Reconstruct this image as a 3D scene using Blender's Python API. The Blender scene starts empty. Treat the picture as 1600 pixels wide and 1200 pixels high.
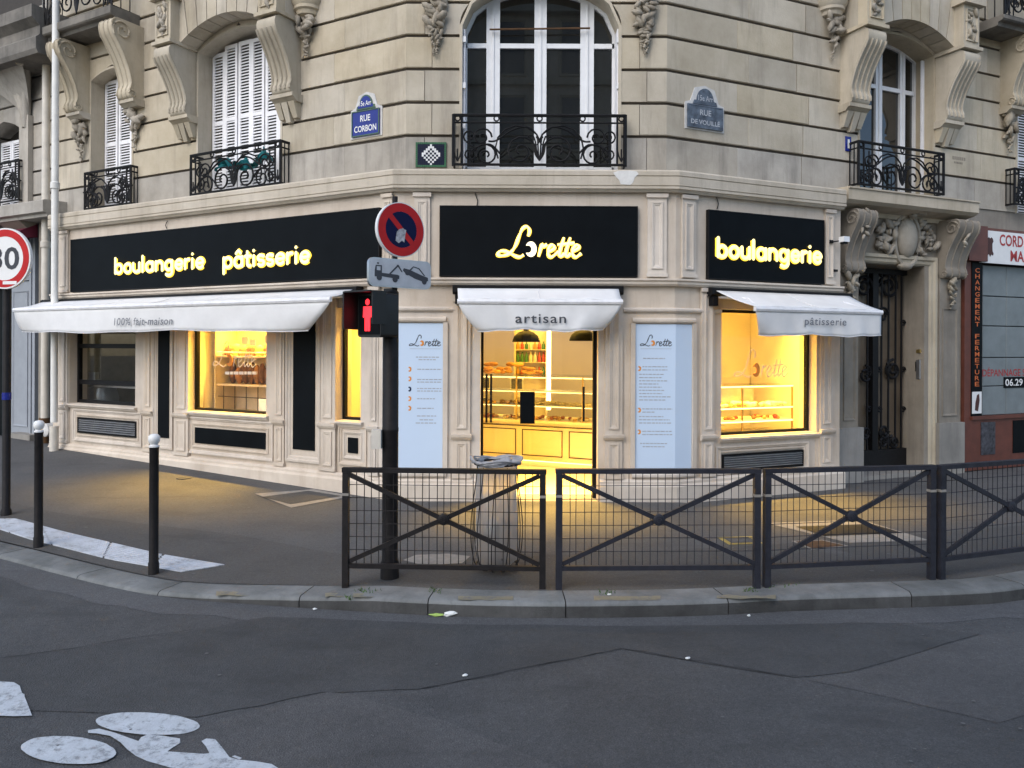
import bpy, bmesh, math, random
from mathutils import Vector, Matrix
random.seed(7)
R = math.radians
S = bpy.context.scene
COL = S.collection
# ------------------------------------------------------------------ camera, sky, sun, exposure
FPX, CX, CY, ROLL, HCAM = 1200.0, 800.0, 542.0, 0.0044, 1.85
cd = bpy.data.cameras.new('camera'); cam = bpy.data.objects.new('camera', cd); COL.objects.link(cam)
cd.sensor_width = 36.0; cd.lens = FPX / 1600 * 36.0; cd.shift_y = -(600 - CY) / 1600
cd.clip_start = 0.1; cd.clip_end = 600
cam.matrix_world = Matrix.Translation((0, 0, HCAM)) @ Matrix.Rotation(R(90), 4, 'X') @ Matrix.Rotation(ROLL, 4, 'Z')
S.camera = cam
w = bpy.data.worlds.new('World'); S.world = w; w.use_nodes = True
nt = w.node_tree; bg = nt.nodes['Background']
sky = nt.nodes.new('ShaderNodeTexSky'); sky.sky_type = 'NISHITA'; sky.sun_disc = False
SUN_EL, SUN_ROT = 42.0, 210.0
sky.sun_elevation = R(SUN_EL); sky.sun_rotation = R(SUN_ROT); sky.air_density = 1.0; sky.dust_density = 1.5; sky.ozone_density = 1.5
nt.links.new(sky.outputs[0], bg.inputs[0]); bg.inputs[1].default_value = 0.12
sd = bpy.data.lights.new('sun', 'SUN'); sd.energy = 0.8; sd.angle = R(60); sd.color = (1.0, 0.97, 0.93)
so = bpy.data.objects.new('sun', sd); COL.objects.link(so); so.location = (0, -5, 20)
a_ = R(SUN_ROT); e_ = R(SUN_EL)
sdir = Vector((math.sin(a_) * math.cos(e_), math.cos(a_) * math.cos(e_), math.sin(e_)))
so.rotation_euler = (-sdir).to_track_quat('-Z', 'Y').to_euler()
vs = S.view_settings; vs.view_transform = 'Standard'; vs.look = 'None'; vs.exposure = 1.12; vs.gamma = 1.0; vs.use_curve_mapping = False

# ------------------------------------------------------------------ materials
MATS = {}
def nodes(name):
    m = bpy.data.materials.new(name); m.use_nodes = True; MATS[name] = m
    t = m.node_tree; return m, t, t.nodes['Principled BSDF']
def N(t, kind, **kw):
    n = t.nodes.new(kind)
    for k, v in kw.items():
        if k in n.inputs: n.inputs[k].default_value = v
        else: setattr(n, k, v)
    return n
def plain(name, col, rough=0.6, metal=0.0, var=0.12, scale=9.0, bump=0.0, bscale=60.0, spec=0.4):
    m, t, b = nodes(name)
    b.inputs['Roughness'].default_value = rough; b.inputs['Metallic'].default_value = metal
    b.inputs['Specular IOR Level'].default_value = spec
    tc = N(t, 'ShaderNodeTexCoord'); no = N(t, 'ShaderNodeTexNoise', Scale=scale, Detail=6.0, Roughness=0.62)
    t.links.new(tc.outputs['Object'], no.inputs['Vector'])
    rp = N(t, 'ShaderNodeValToRGB')
    rp.color_ramp.elements[0].position = 0.3; rp.color_ramp.elements[1].position = 0.72
    rp.color_ramp.elements[0].color = tuple(max(0, c * (1 - var)) for c in col) + (1,)
    rp.color_ramp.elements[1].color = tuple(min(1, c * (1 + var)) for c in col) + (1,)
    t.links.new(no.outputs[0], rp.inputs[0]); t.links.new(rp.outputs[0], b.inputs['Base Color'])
    if bump:
        n2 = N(t, 'ShaderNodeTexNoise', Scale=bscale, Detail=4.0)
        t.links.new(tc.outputs['Object'], n2.inputs['Vector'])
        bp = N(t, 'ShaderNodeBump', Strength=bump, Distance=0.01)
        t.links.new(n2.outputs[0], bp.inputs['Height']); t.links.new(bp.outputs[0], b.inputs['Normal'])
    return m
def stone(name, c0, c1, stain, sa=0.5, rnd=0.1, rough=0.85, grain=0.25):
    """limestone: mottled, per-block tint, streaky rain stains, grain bump"""
    m, t, b = nodes(name); b.inputs['Roughness'].default_value = rough; b.inputs['Specular IOR Level'].default_value = 0.25
    geo = N(t, 'ShaderNodeNewGeometry'); oi = N(t, 'ShaderNodeObjectInfo')
    n1 = N(t, 'ShaderNodeTexNoise', Scale=1.7, Detail=8.0, Roughness=0.65); t.links.new(geo.outputs['Position'], n1.inputs['Vector'])
    r1 = N(t, 'ShaderNodeValToRGB'); e = r1.color_ramp.elements
    e[0].position, e[1].position = 0.32, 0.7; e[0].color, e[1].color = c0 + (1,), c1 + (1,)
    t.links.new(n1.outputs[0], r1.inputs[0])
    mp = N(t, 'ShaderNodeMapping'); mp.inputs['Scale'].default_value = (5.0, 5.0, 0.55); t.links.new(geo.outputs['Position'], mp.inputs[0])
    n2 = N(t, 'ShaderNodeTexNoise', Scale=1.0, Detail=7.0, Roughness=0.7); t.links.new(mp.outputs[0], n2.inputs['Vector'])
    r2 = N(t, 'ShaderNodeValToRGB'); e = r2.color_ramp.elements; e[0].position, e[1].position = 0.5, 0.78
    e[0].color, e[1].color = (0, 0, 0, 1), (sa, sa, sa, 1); t.links.new(n2.outputs[0], r2.inputs[0])
    mx = N(t, 'ShaderNodeMix', data_type='RGBA'); mx.inputs['B'].default_value = stain + (1,)
    for i in mx.inputs:
        if i.name == 'B' and i.type == 'RGBA': i.default_value = stain + (1,)
    A = [i for i in mx.inputs if i.name == 'A' and i.type == 'RGBA'][0]
    t.links.new(r2.outputs[0], mx.inputs[0]); t.links.new(r1.outputs[0], A)
    hs = N(t, 'ShaderNodeHueSaturation'); ma = N(t, 'ShaderNodeMapRange')
    ma.inputs['To Min'].default_value = 1 - rnd; ma.inputs['To Max'].default_value = 1 + rnd
    t.links.new(oi.outputs['Random'], ma.inputs[0]); t.links.new(ma.outputs[0], hs.inputs['Value'])
    m2 = N(t, 'ShaderNodeMath', operation='MULTIPLY_ADD'); m2.inputs[1].default_value = 0.3; m2.inputs[2].default_value = 0.83
    ml = N(t, 'ShaderNodeMath', operation='FRACT'); m3 = N(t, 'ShaderNodeMath', operation='MULTIPLY'); m3.inputs[1].default_value = 7.31
    t.links.new(oi.outputs['Random'], m3.inputs[0]); t.links.new(m3.outputs[0], ml.inputs[0]); t.links.new(ml.outputs[0], m2.inputs[0]); t.links.new(m2.outputs[0], hs.inputs['Saturation'])
    out = [o for o in mx.outputs if o.type == 'RGBA'][0]
    t.links.new(out, hs.inputs['Color']); t.links.new(hs.outputs[0], b.inputs['Base Color'])
    n3 = N(t, 'ShaderNodeTexNoise', Scale=38.0, Detail=6.0, Roughness=0.7); t.links.new(geo.outputs['Position'], n3.inputs['Vector'])
    bp = N(t, 'ShaderNodeBump', Strength=grain, Distance=0.012); t.links.new(n3.outputs[0], bp.inputs['Height']); t.links.new(bp.outputs[0], b.inputs['Normal'])
    return m
def asphalt(name, base, tint, agg=0.35, rough=0.8, big=0.18):
    m, t, b = nodes(name); b.inputs['Roughness'].default_value = rough; b.inputs['Specular IOR Level'].default_value = 0.35
    geo = N(t, 'ShaderNodeNewGeometry')
    v = N(t, 'ShaderNodeTexVoronoi', Scale=110.0); t.links.new(geo.outputs['Position'], v.inputs['Vector'])
    n1 = N(t, 'ShaderNodeTexNoise', Scale=0.9, Detail=9.0, Roughness=0.68); t.links.new(geo.outputs['Position'], n1.inputs['Vector'])
    n2 = N(t, 'ShaderNodeTexNoise', Scale=160.0, Detail=2.0); t.links.new(geo.outputs['Position'], n2.inputs['Vector'])
    r1 = N(t, 'ShaderNodeValToRGB'); e = r1.color_ramp.elements; e[0].position, e[1].position = 0.3, 0.72
    e[0].color = tuple(base * c * (1 - big) for c in tint) + (1,); e[1].color = tuple(base * c * (1 + big) for c in tint) + (1,)
    t.links.new(n1.outputs[0], r1.inputs[0])
    r2 = N(t, 'ShaderNodeValToRGB'); e = r2.color_ramp.elements; e[0].position, e[1].position = 0.25, 0.75
    e[0].color = (1 - agg,) * 3 + (1,); e[1].color = (1 + agg,) * 3 + (1,); t.links.new(n2.outputs[0], r2.inputs[0])
    mx = N(t, 'ShaderNodeMix', data_type='RGBA', blend_type='MULTIPLY'); mx.inputs[0].default_value = 1.0
    A = [i for i in mx.inputs if i.name == 'A' and i.type == 'RGBA'][0]; B = [i for i in mx.inputs if i.name == 'B' and i.type == 'RGBA'][0]
    t.links.new(r1.outputs[0], A); t.links.new(r2.outputs[0], B)
    n5 = N(t, 'ShaderNodeTexNoise', Scale=34.0, Detail=8.0, Roughness=0.8); t.links.new(geo.outputs['Position'], n5.inputs['Vector'])
    r5 = N(t, 'ShaderNodeValToRGB'); e = r5.color_ramp.elements; e[0].position, e[1].position = 0.3, 0.7; e[0].color = (0.74,) * 3 + (1,); e[1].color = (1.26,) * 3 + (1,); t.links.new(n5.outputs[0], r5.inputs[0])
    mx5 = N(t, 'ShaderNodeMix', data_type='RGBA', blend_type='MULTIPLY'); mx5.inputs[0].default_value = 1.0
    t.links.new([o for o in mx.outputs if o.type == 'RGBA'][0], [i for i in mx5.inputs if i.name == 'A' and i.type == 'RGBA'][0]); t.links.new(r5.outputs[0], [i for i in mx5.inputs if i.name == 'B' and i.type == 'RGBA'][0]); mx = mx5
    n6 = N(t, 'ShaderNodeTexNoise', Scale=95.0, Detail=2.0, Roughness=0.6); t.links.new(geo.outputs['Position'], n6.inputs['Vector'])
    r6 = N(t, 'ShaderNodeValToRGB'); e = r6.color_ramp.elements; e[0].position, e[1].position = 0.60, 0.72; e[0].color = (1.0,) * 3 + (1,); e[1].color = (1.6,) * 3 + (1,); t.links.new(n6.outputs[0], r6.inputs[0])
    mx6 = N(t, 'ShaderNodeMix', data_type='RGBA', blend_type='MULTIPLY'); mx6.inputs[0].default_value = 1.0
    t.links.new([o for o in mx.outputs if o.type == 'RGBA'][0], [i for i in mx6.inputs if i.name == 'A' and i.type == 'RGBA'][0]); t.links.new(r6.outputs[0], [i for i in mx6.inputs if i.name == 'B' and i.type == 'RGBA'][0]); mx = mx6
    # pale worn flecks and oil spots
    n4 = N(t, 'ShaderNodeTexNoise', Scale=3.2, Detail=5.0, Roughness=0.6); mp4 = N(t, 'ShaderNodeMapping'); mp4.inputs['Scale'].default_value = (.35, 1.0, 1.0); mp4.inputs['Rotation'].default_value = (0, 0, .25); t.links.new(geo.outputs['Position'], mp4.inputs[0]); t.links.new(mp4.outputs[0], n4.inputs['Vector'])
    r4 = N(t, 'ShaderNodeValToRGB'); e = r4.color_ramp.elements; e[0].position, e[1].position = 0.56, 0.72; e[0].color = (0, 0, 0, 1); e[1].color = (0.6,) * 3 + (1,)
    t.links.new(n4.outputs[0], r4.inputs[0])
    m2 = N(t, 'ShaderNodeMix', data_type='RGBA'); A2 = [i for i in m2.inputs if i.name == 'A' and i.type == 'RGBA'][0]; B2 = [i for i in m2.inputs if i.name == 'B' and i.type == 'RGBA'][0]
    B2.default_value = tuple(base * 0.6 * c for c in tint) + (1,)
    t.links.new(r4.outputs[0], m2.inputs[0]); t.links.new([o for o in mx.outputs if o.type == 'RGBA'][0], A2)
    t.links.new([o for o in m2.outputs if o.type == 'RGBA'][0], b.inputs['Base Color'])
    bp = N(t, 'ShaderNodeBump', Strength=0.5, Distance=0.006); t.links.new(v.outputs['Distance'], bp.inputs['Height']); t.links.new(bp.outputs[0], b.inputs['Normal'])
    return m
def emit(name, col, strength):
    m, t, b = nodes(name); b.inputs['Base Color'].default_value = col + (1,); b.inputs['Emission Color'].default_value = col + (1,)
    b.inputs['Emission Strength'].default_value = strength; return m
def glass(name, tint=(1, 1, 1), rough=0.02):
    m = bpy.data.materials.new(name); m.use_nodes = True; MATS[name] = m; t = m.node_tree; t.nodes.remove(t.nodes['Principled BSDF'])
    tr = N(t, 'ShaderNodeBsdfTransparent'); tr.inputs[0].default_value = tint + (1,)
    gl = N(t, 'ShaderNodeBsdfGlossy', Roughness=rough); geo = N(t, 'ShaderNodeNewGeometry'); dt = N(t, 'ShaderNodeVectorMath', operation='DOT_PRODUCT')
    t.links.new(geo.outputs['Normal'], dt.inputs[0]); t.links.new(geo.outputs['Incoming'], dt.inputs[1])
    ab = N(t, 'ShaderNodeMath', operation='ABSOLUTE'); t.links.new(dt.outputs['Value'], ab.inputs[0]); om = N(t, 'ShaderNodeMath', operation='SUBTRACT'); om.inputs[0].default_value = 1.0; t.links.new(ab.outputs[0], om.inputs[1])
    pw = N(t, 'ShaderNodeMath', operation='POWER'); pw.inputs[1].default_value = 5.0; t.links.new(om.outputs[0], pw.inputs[0]); ad = N(t, 'ShaderNodeMath', operation='MULTIPLY_ADD'); ad.inputs[1].default_value = 0.96; ad.inputs[2].default_value = 0.04; t.links.new(pw.outputs[0], ad.inputs[0])
    mx = N(t, 'ShaderNodeMixShader'); t.links.new(ad.outputs[0], mx.inputs[0]); t.links.new(tr.outputs[0], mx.inputs[1]); t.links.new(gl.outputs[0], mx.inputs[2])
    t.links.new(mx.outputs[0], t.nodes['Material Output'].inputs[0]); return m

stone('limestone', (0.395, 0.342, 0.254), (0.535, 0.477, 0.375), (0.21, 0.18, 0.145), 0.6, 0.10)
stone('limestone_pale', (0.50, 0.43, 0.355), (0.65, 0.575, 0.485), (0.36, 0.28, 0.20), 0.5, 0.05)
stone('limestone_cornice', (0.43, 0.375, 0.29), (0.55, 0.49, 0.40), (0.28, 0.23, 0.17), 0.6, 0.04)
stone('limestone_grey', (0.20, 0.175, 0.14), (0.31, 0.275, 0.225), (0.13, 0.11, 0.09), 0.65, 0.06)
stone('limestone_sooty', (0.10, 0.095, 0.085), (0.24, 0.22, 0.19), (0.05, 0.047, 0.042), 0.7, 0.06)
stone('limestone_sooted', (0.29, 0.265, 0.225), (0.45, 0.415, 0.36), (0.14, 0.13, 0.115), 0.7, 0.08); stone('carved_stone', (0.24, 0.21, 0.165), (0.44, 0.39, 0.31), (0.12, 0.10, 0.08), 0.8, 0.05, grain=0.5)
stone('plinth_stone', (0.22, 0.21, 0.19), (0.32, 0.30, 0.27), (0.12, 0.11, 0.10), 0.6, 0.05)
stone('granite', (0.095, 0.10, 0.097), (0.22, 0.228, 0.225), (0.08, 0.085, 0.08), 0.8, 0.16, rough=0.75, grain=0.6); stone('granite_dark', (0.030, 0.030, 0.029), (0.085, 0.085, 0.083), (0.03, 0.03, 0.03), 0.8, 0.1, rough=0.8, grain=0.7)
asphalt('road_asphalt', 0.064, (0.97, 1.0, 1.02), big=.24); asphalt('road_patch', 0.055, (0.96, 1.0, 1.02), big=.24); asphalt('road_pale', 0.073, (0.99, 1.0, 1.01), big=.2)
asphalt('pavement_asphalt', 0.084, (1.0, 0.98, 0.96), agg=0.25); asphalt('pavement_patch', 0.072, (1.0, 0.97, 0.92), agg=0.25); asphalt('gutter', 0.085, (0.98, 1.0, 1.03), agg=0.3)
plain('mortar', (0.09, 0.075, 0.06), 0.95); plain('backing', (0.05, 0.045, 0.04), 0.95)
plain('iron', (0.008, 0.008, 0.009), 0.5, 0.0, 0.3, 30, 0.2, 80, spec=.2); plain('street_iron', (0.013, 0.0115, 0.012), 0.55, 0.0, 0.35, 14, 0.25, 90, spec=.22)
plain('black_panel', (0.0045, 0.006, 0.0075), 0.5, 0, 0.2, 3, spec=0.06); plain('black_frame', (0.008, 0.008, 0.009), 0.45, spec=.15)
plain('white_paint', (0.74, 0.75, 0.76), 0.45, 0, 0.06, 6); plain('shutter_paint', (0.80, 0.80, 0.82), 0.55, 0, 0.1, 5)
plain('paint_smear', (0.66, 0.65, 0.62), 0.6, 0, 0.15, 8); plain('dirty_white', (0.55, 0.54, 0.52), 0.6, 0, 0.2, 8); plain('pipe_paint', (0.58, 0.54, 0.47), 0.5, 0, 0.14, 5); plain('pipe_white', (0.70, 0.69, 0.65), 0.45, 0, 0.1, 4)
plain('awning_fabric', (0.67, 0.67, 0.665), 0.85, 0, 0.07, 3, 0.5, 4); plain('awning_bar', (0.72, 0.72, 0.73), 0.4); plain('charcoal_print', (0.05, 0.055, 0.065), 0.8)
plain('grey_print', (0.16, 0.17, 0.19), 0.8); plain('poster_white', (0.54, 0.655, 0.80), 0.32, 0, 0.02, 2); plain('orange_print', (0.70, 0.27, 0.05), 0.6); plain('navy_print', (0.02, 0.025, 0.06), 0.6); plain('pale_print', (0.36, 0.38, 0.42), 0.8)
plain('decal', (0.72, 0.66, 0.58), 0.7); plain('enamel_blue', (0.012, 0.022, 0.20), 0.22, 0, 0.15, 8); plain('enamel_worn', (0.10, 0.125, 0.16), 0.6, 0, 0.6, 9, spec=.2); plain('enamel_green', (0.05, 0.10, 0.06), 0.3); plain('enamel_white', (0.74, 0.74, 0.72), 0.3); plain('worn_white', (0.42, 0.44, 0.47), 0.6, 0, 0.3, 20)
plain('tile_navy', (0.010, 0.014, 0.035), 0.25); plain('tile_white', (0.75, 0.76, 0.76), 0.25); plain('tile_green', (0.035, 0.12, 0.06), 0.3)
plain('sign_red', (0.46, 0.018, 0.02), 0.5, 0, 0.12, 9, spec=.15); plain('sign_blue', (0.006, 0.009, 0.045), 0.5, spec=.1); plain('sign_white', (0.72, 0.72, 0.71), 0.4, 0, 0.05, 6); plain('sign_grey', (0.47, 0.49, 0.52), 0.45, spec=.2); plain('sticker', (0.38, 0.38, 0.40), 0.5, 0, 0.6, 40); plain('aluminium', (0.45, 0.46, 0.48), 0.35, 0.8)
plain('signal_black', (0.010, 0.010, 0.010), 0.5); plain('shop_wall', (0.78, 0.72, 0.60), 0.7, 0, 0.03, 2); plain('shop_floor', (0.70, 0.66, 0.58), 0.35, 0, 0.08, 5); plain('counter_cream', (0.78, 0.70, 0.52), 0.4, 0, 0.03, 3); plain('counter_line', (0.05, 0.035, 0.02), 0.5)
plain('shelf_wood', (0.60, 0.50, 0.34), 0.55, 0, 0.12, 6); plain('bread', (0.34, 0.16, 0.05), 0.75, 0, 0.45, 14, 0.3, 40); plain('bread_dark', (0.16, 0.075, 0.03), 0.8, 0, 0.4, 14, 0.3, 40); plain('bread_gold', (0.55, 0.30, 0.08), 0.6, 0, 0.3, 12); plain('card', (0.75, 0.73, 0.66), 0.7)
plain('cream_cake', (0.78, 0.68, 0.45), 0.6, 0, 0.1, 10); plain('berry', (0.35, 0.05, 0.03), 0.4); plain('steel', (0.5, 0.5, 0.5), 0.3, 0.9); plain('brass', (0.5, 0.36, 0.14), 0.35, 0.8); plain('kitchen_wall', (0.25, 0.24, 0.18), 0.6); plain('pot', (0.45, 0.46, 0.46), 0.3, 0.6)
plain('bottle_green', (0.05, 0.16, 0.04), 0.2); plain('bottle_red', (0.35, 0.05, 0.02), 0.2); plain('bottle_amber', (0.45, 0.22, 0.03), 0.2); plain('bottle_pale', (0.6, 0.55, 0.4), 0.2)
plain('brown_paint', (0.115, 0.035, 0.022), 0.5, 0, 0.2, 6); plain('shutter_grey', (0.17, 0.195, 0.20), 0.5, 0.0, 0.14, 4); plain('red_print', (0.35, 0.03, 0.03), 0.6); plain('leather_print', (0.06, 0.02, 0.015), 0.6); plain('orange_letter', (0.55, 0.13, 0.03), 0.6); plain('photo_print', (0.05, 0.05, 0.06), 0.35, 0, 0.9, 16)
plain('grey_metal_door', (0.27, 0.29, 0.32), 0.5, 0, 0.1, 4); plain('crimson_cloth', (0.12, 0.012, 0.03), 0.8); plain('door_glass', (0.13, 0.10, 0.07), 0.3, 0, 0.25, 3); plain('teal_net', (0.0, 0.13, 0.145), 0.7, 0, 0.3, 20)
plain('window_glass', (0.014, 0.0145, 0.0135), 0.02, 0, 0.3, 1.5, spec=1.0); plain('marking_white', (0.50, 0.54, 0.57), 0.65, 0, 0.14, 11, 0.3, 70); plain('tactile_white', (0.52, 0.55, 0.58), 0.7, 0, 0.12, 10); plain('faded_yellow', (0.26, 0.235, 0.16), 0.8, 0, 0.25, 16); plain('yellow_paint', (0.36, 0.27, 0.07), 0.7, 0, 0.3, 14)
plain('cast_iron', (0.022, 0.021, 0.020), 0.6, 0.2, 0.4, 20, 0.4, 50); plain('cover_frame', (0.26, 0.24, 0.21), 0.8, 0, 0.2, 16, 0.3, 50); plain('rust', (0.10, 0.05, 0.02), 0.8, 0, 0.4, 12); plain('weed', (0.06, 0.11, 0.03), 0.8, 0, 0.4, 40); plain('paper', (0.72, 0.74, 0.72), 0.7); plain('litter_green', (0.35, 0.5, 0.12), 0.6); plain('crack', (0.024, 0.025, 0.027), 0.95)
plain('bag_grey', (0.30, 0.30, 0.31), 0.35, 0, 0.3, 9, 0.6, 18); plain('rubbish', (0.22, 0.20, 0.19), 0.7, 0, 0.8, 6)
emit('sign_light', (1.0, 0.82, 0.33), 0.62); emit('sign_halo', (1.0, 0.66, 0.04), 0.5); emit('sign_glow_white', (1.0, 0.86, 0.55), 0.6); emit('signal_red', (1.0, 0.02, 0.03), 1.2); emit('led_white', (1.0, 0.72, 0.30), 4.0); emit('lamp_glow', (1.0, 0.62, 0.22), 3.0); emit('case_light', (1.0, 0.72, 0.26), 1.6); emit('kick_glow', (1.0, 0.66, 0.22), 2.5)
glass('shop_glass'); glass('display_glass', (0.97, 0.98, 0.96))
def worn_paint(name, col, under, amt=0.45, scale=7.0):
    m = plain(name, col, 0.65, 0, 0.12, 11, 0.3, 70); t = m.node_tree; b = t.nodes['Principled BSDF']; src = b.inputs['Base Color'].links[0].from_socket
    geo = N(t, 'ShaderNodeNewGeometry'); no = N(t, 'ShaderNodeTexNoise', Scale=scale, Detail=10.0, Roughness=0.82); t.links.new(geo.outputs['Position'], no.inputs['Vector'])
    rp = N(t, 'ShaderNodeValToRGB'); e = rp.color_ramp.elements; e[0].position, e[1].position = 0.50, 0.60; e[0].color = (0, 0, 0, 1); e[1].color = (amt,) * 3 + (1,); t.links.new(no.outputs[0], rp.inputs[0])
    mx = N(t, 'ShaderNodeMix', data_type='RGBA'); [i for i in mx.inputs if i.name == 'B' and i.type == 'RGBA'][0].default_value = under + (1,); t.links.new(src, [i for i in mx.inputs if i.name == 'A' and i.type == 'RGBA'][0]); t.links.new(rp.outputs[0], mx.inputs[0]); t.links.new([o for o in mx.outputs if o.type == 'RGBA'][0], b.inputs['Base Color'])
worn_paint('marking_white', (0.46, 0.50, 0.53), (0.16, 0.17, 0.18), 0.75, 16.0); worn_paint('tactile_white', (0.48, 0.51, 0.55), (0.2, 0.2, 0.2), 0.55, 5.0); worn_paint('faded_yellow', (0.21, 0.19, 0.13), (0.14, 0.142, 0.138), 1.0, 12.0)
def bagmat():
    m = bpy.data.materials.new('clear_bag'); m.use_nodes = True; MATS['clear_bag'] = m; t = m.node_tree; t.nodes.remove(t.nodes['Principled BSDF'])
    tr = N(t, 'ShaderNodeBsdfTransparent'); tr.inputs[0].default_value = (0.96, 0.95, 0.94, 1); tl = N(t, 'ShaderNodeBsdfTranslucent'); tl.inputs[0].default_value = (0.88, 0.83, 0.78, 1)
    gl = N(t, 'ShaderNodeBsdfGlossy', Roughness=0.25); df = N(t, 'ShaderNodeBsdfDiffuse'); df.inputs[0].default_value = (0.72, 0.69, 0.66, 1)
    geo = N(t, 'ShaderNodeNewGeometry'); mp = N(t, 'ShaderNodeMapping'); mp.inputs['Scale'].default_value = (14, 14, 1.4); no = N(t, 'ShaderNodeTexNoise', Scale=1.6, Detail=4.0)
    t.links.new(geo.outputs['Position'], mp.inputs[0]); t.links.new(mp.outputs[0], no.inputs['Vector']); bp = N(t, 'ShaderNodeBump', Strength=0.8, Distance=0.03); t.links.new(no.outputs[0], bp.inputs['Height'])
    for s in (tl, gl, df): t.links.new(bp.outputs[0], s.inputs['Normal'])
    a = N(t, 'ShaderNodeMixShader'); a.inputs[0].default_value = 0.35; t.links.new(tl.outputs[0], a.inputs[1]); t.links.new(df.outputs[0], a.inputs[2])
    b2 = N(t, 'ShaderNodeMixShader'); b2.inputs[0].default_value = 0.25; t.links.new(a.outputs[0], b2.inputs[1]); t.links.new(gl.outputs[0], b2.inputs[2])
    c = N(t, 'ShaderNodeMixShader'); c.inputs[0].default_value = 0.7; t.links.new(tr.outputs[0], c.inputs[1]); t.links.new(b2.outputs[0], c.inputs[2])
    t.links.new(c.outputs[0], t.nodes['Material Output'].inputs[0])
bagmat()

# ------------------------------------------------------------------ frames: a facade plane with u along it, n outward, z up
class Frame:
    def __init__(s, o, d, n, sg): s.o, s.d, s.n, s.sg = Vector((o[0], o[1], 0)), Vector((d[0], d[1], 0)), Vector((n[0], n[1], 0)), sg
    def p(s, u, n, z): return s.o + s.d * u + s.n * n + Vector((0, 0, z))
    def uv(s, px, py, n=0.0):
        r = ray(px, py); q = s.o + s.n * n; t = (q - C0).dot(s.n) / r.dot(s.n); P = C0 + r * t
        return (P - s.o).dot(s.d), P.z
    def u(s, px, n=0.0, py=542): return s.uv(px, py, n)[0]
    def z(s, px, py, n=0.0): return s.uv(px, py, n)[1]
C0 = Vector((0, 0, HCAM))
def ray(px, py):
    dx, dy = px - CX, py - CY; c, s_ = math.cos(ROLL), math.sin(ROLL)
    x, y = dx * c + dy * s_, -dx * s_ + dy * c
    return Vector((x / FPX, 1.0, -y / FPX))
def on_z(px, py, z):
    r = ray(px, py); t = (z - HCAM) / r.z; return C0 + r * t
YC = 9.21; XL, XR = (618 - 800) / FPX * YC, (1055 - 800) / FPX * YC
FL_A, FR_A = R(28.7), R(23.8)
FC = Frame((XL, YC), (1, 0), (0, -1), 1)
FL = Frame((XL, YC), (-math.cos(FL_A), math.sin(FL_A)), (-math.sin(FL_A), -math.cos(FL_A)), -1)
FR = Frame((XR, YC), (math.cos(FR_A), math.sin(FR_A)), (math.sin(FR_A), -math.cos(FR_A)), 1)
WC = XR - XL
def corner(side, n):            # plan point of an offset corner
    a, o = (FL, Vector((XL, YC, 0))) if side < 0 else (FR, Vector((XR, YC, 0)))
    return o + (FC.n + a.n) * (n / (1 + FC.n.dot(a.n)))

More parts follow.
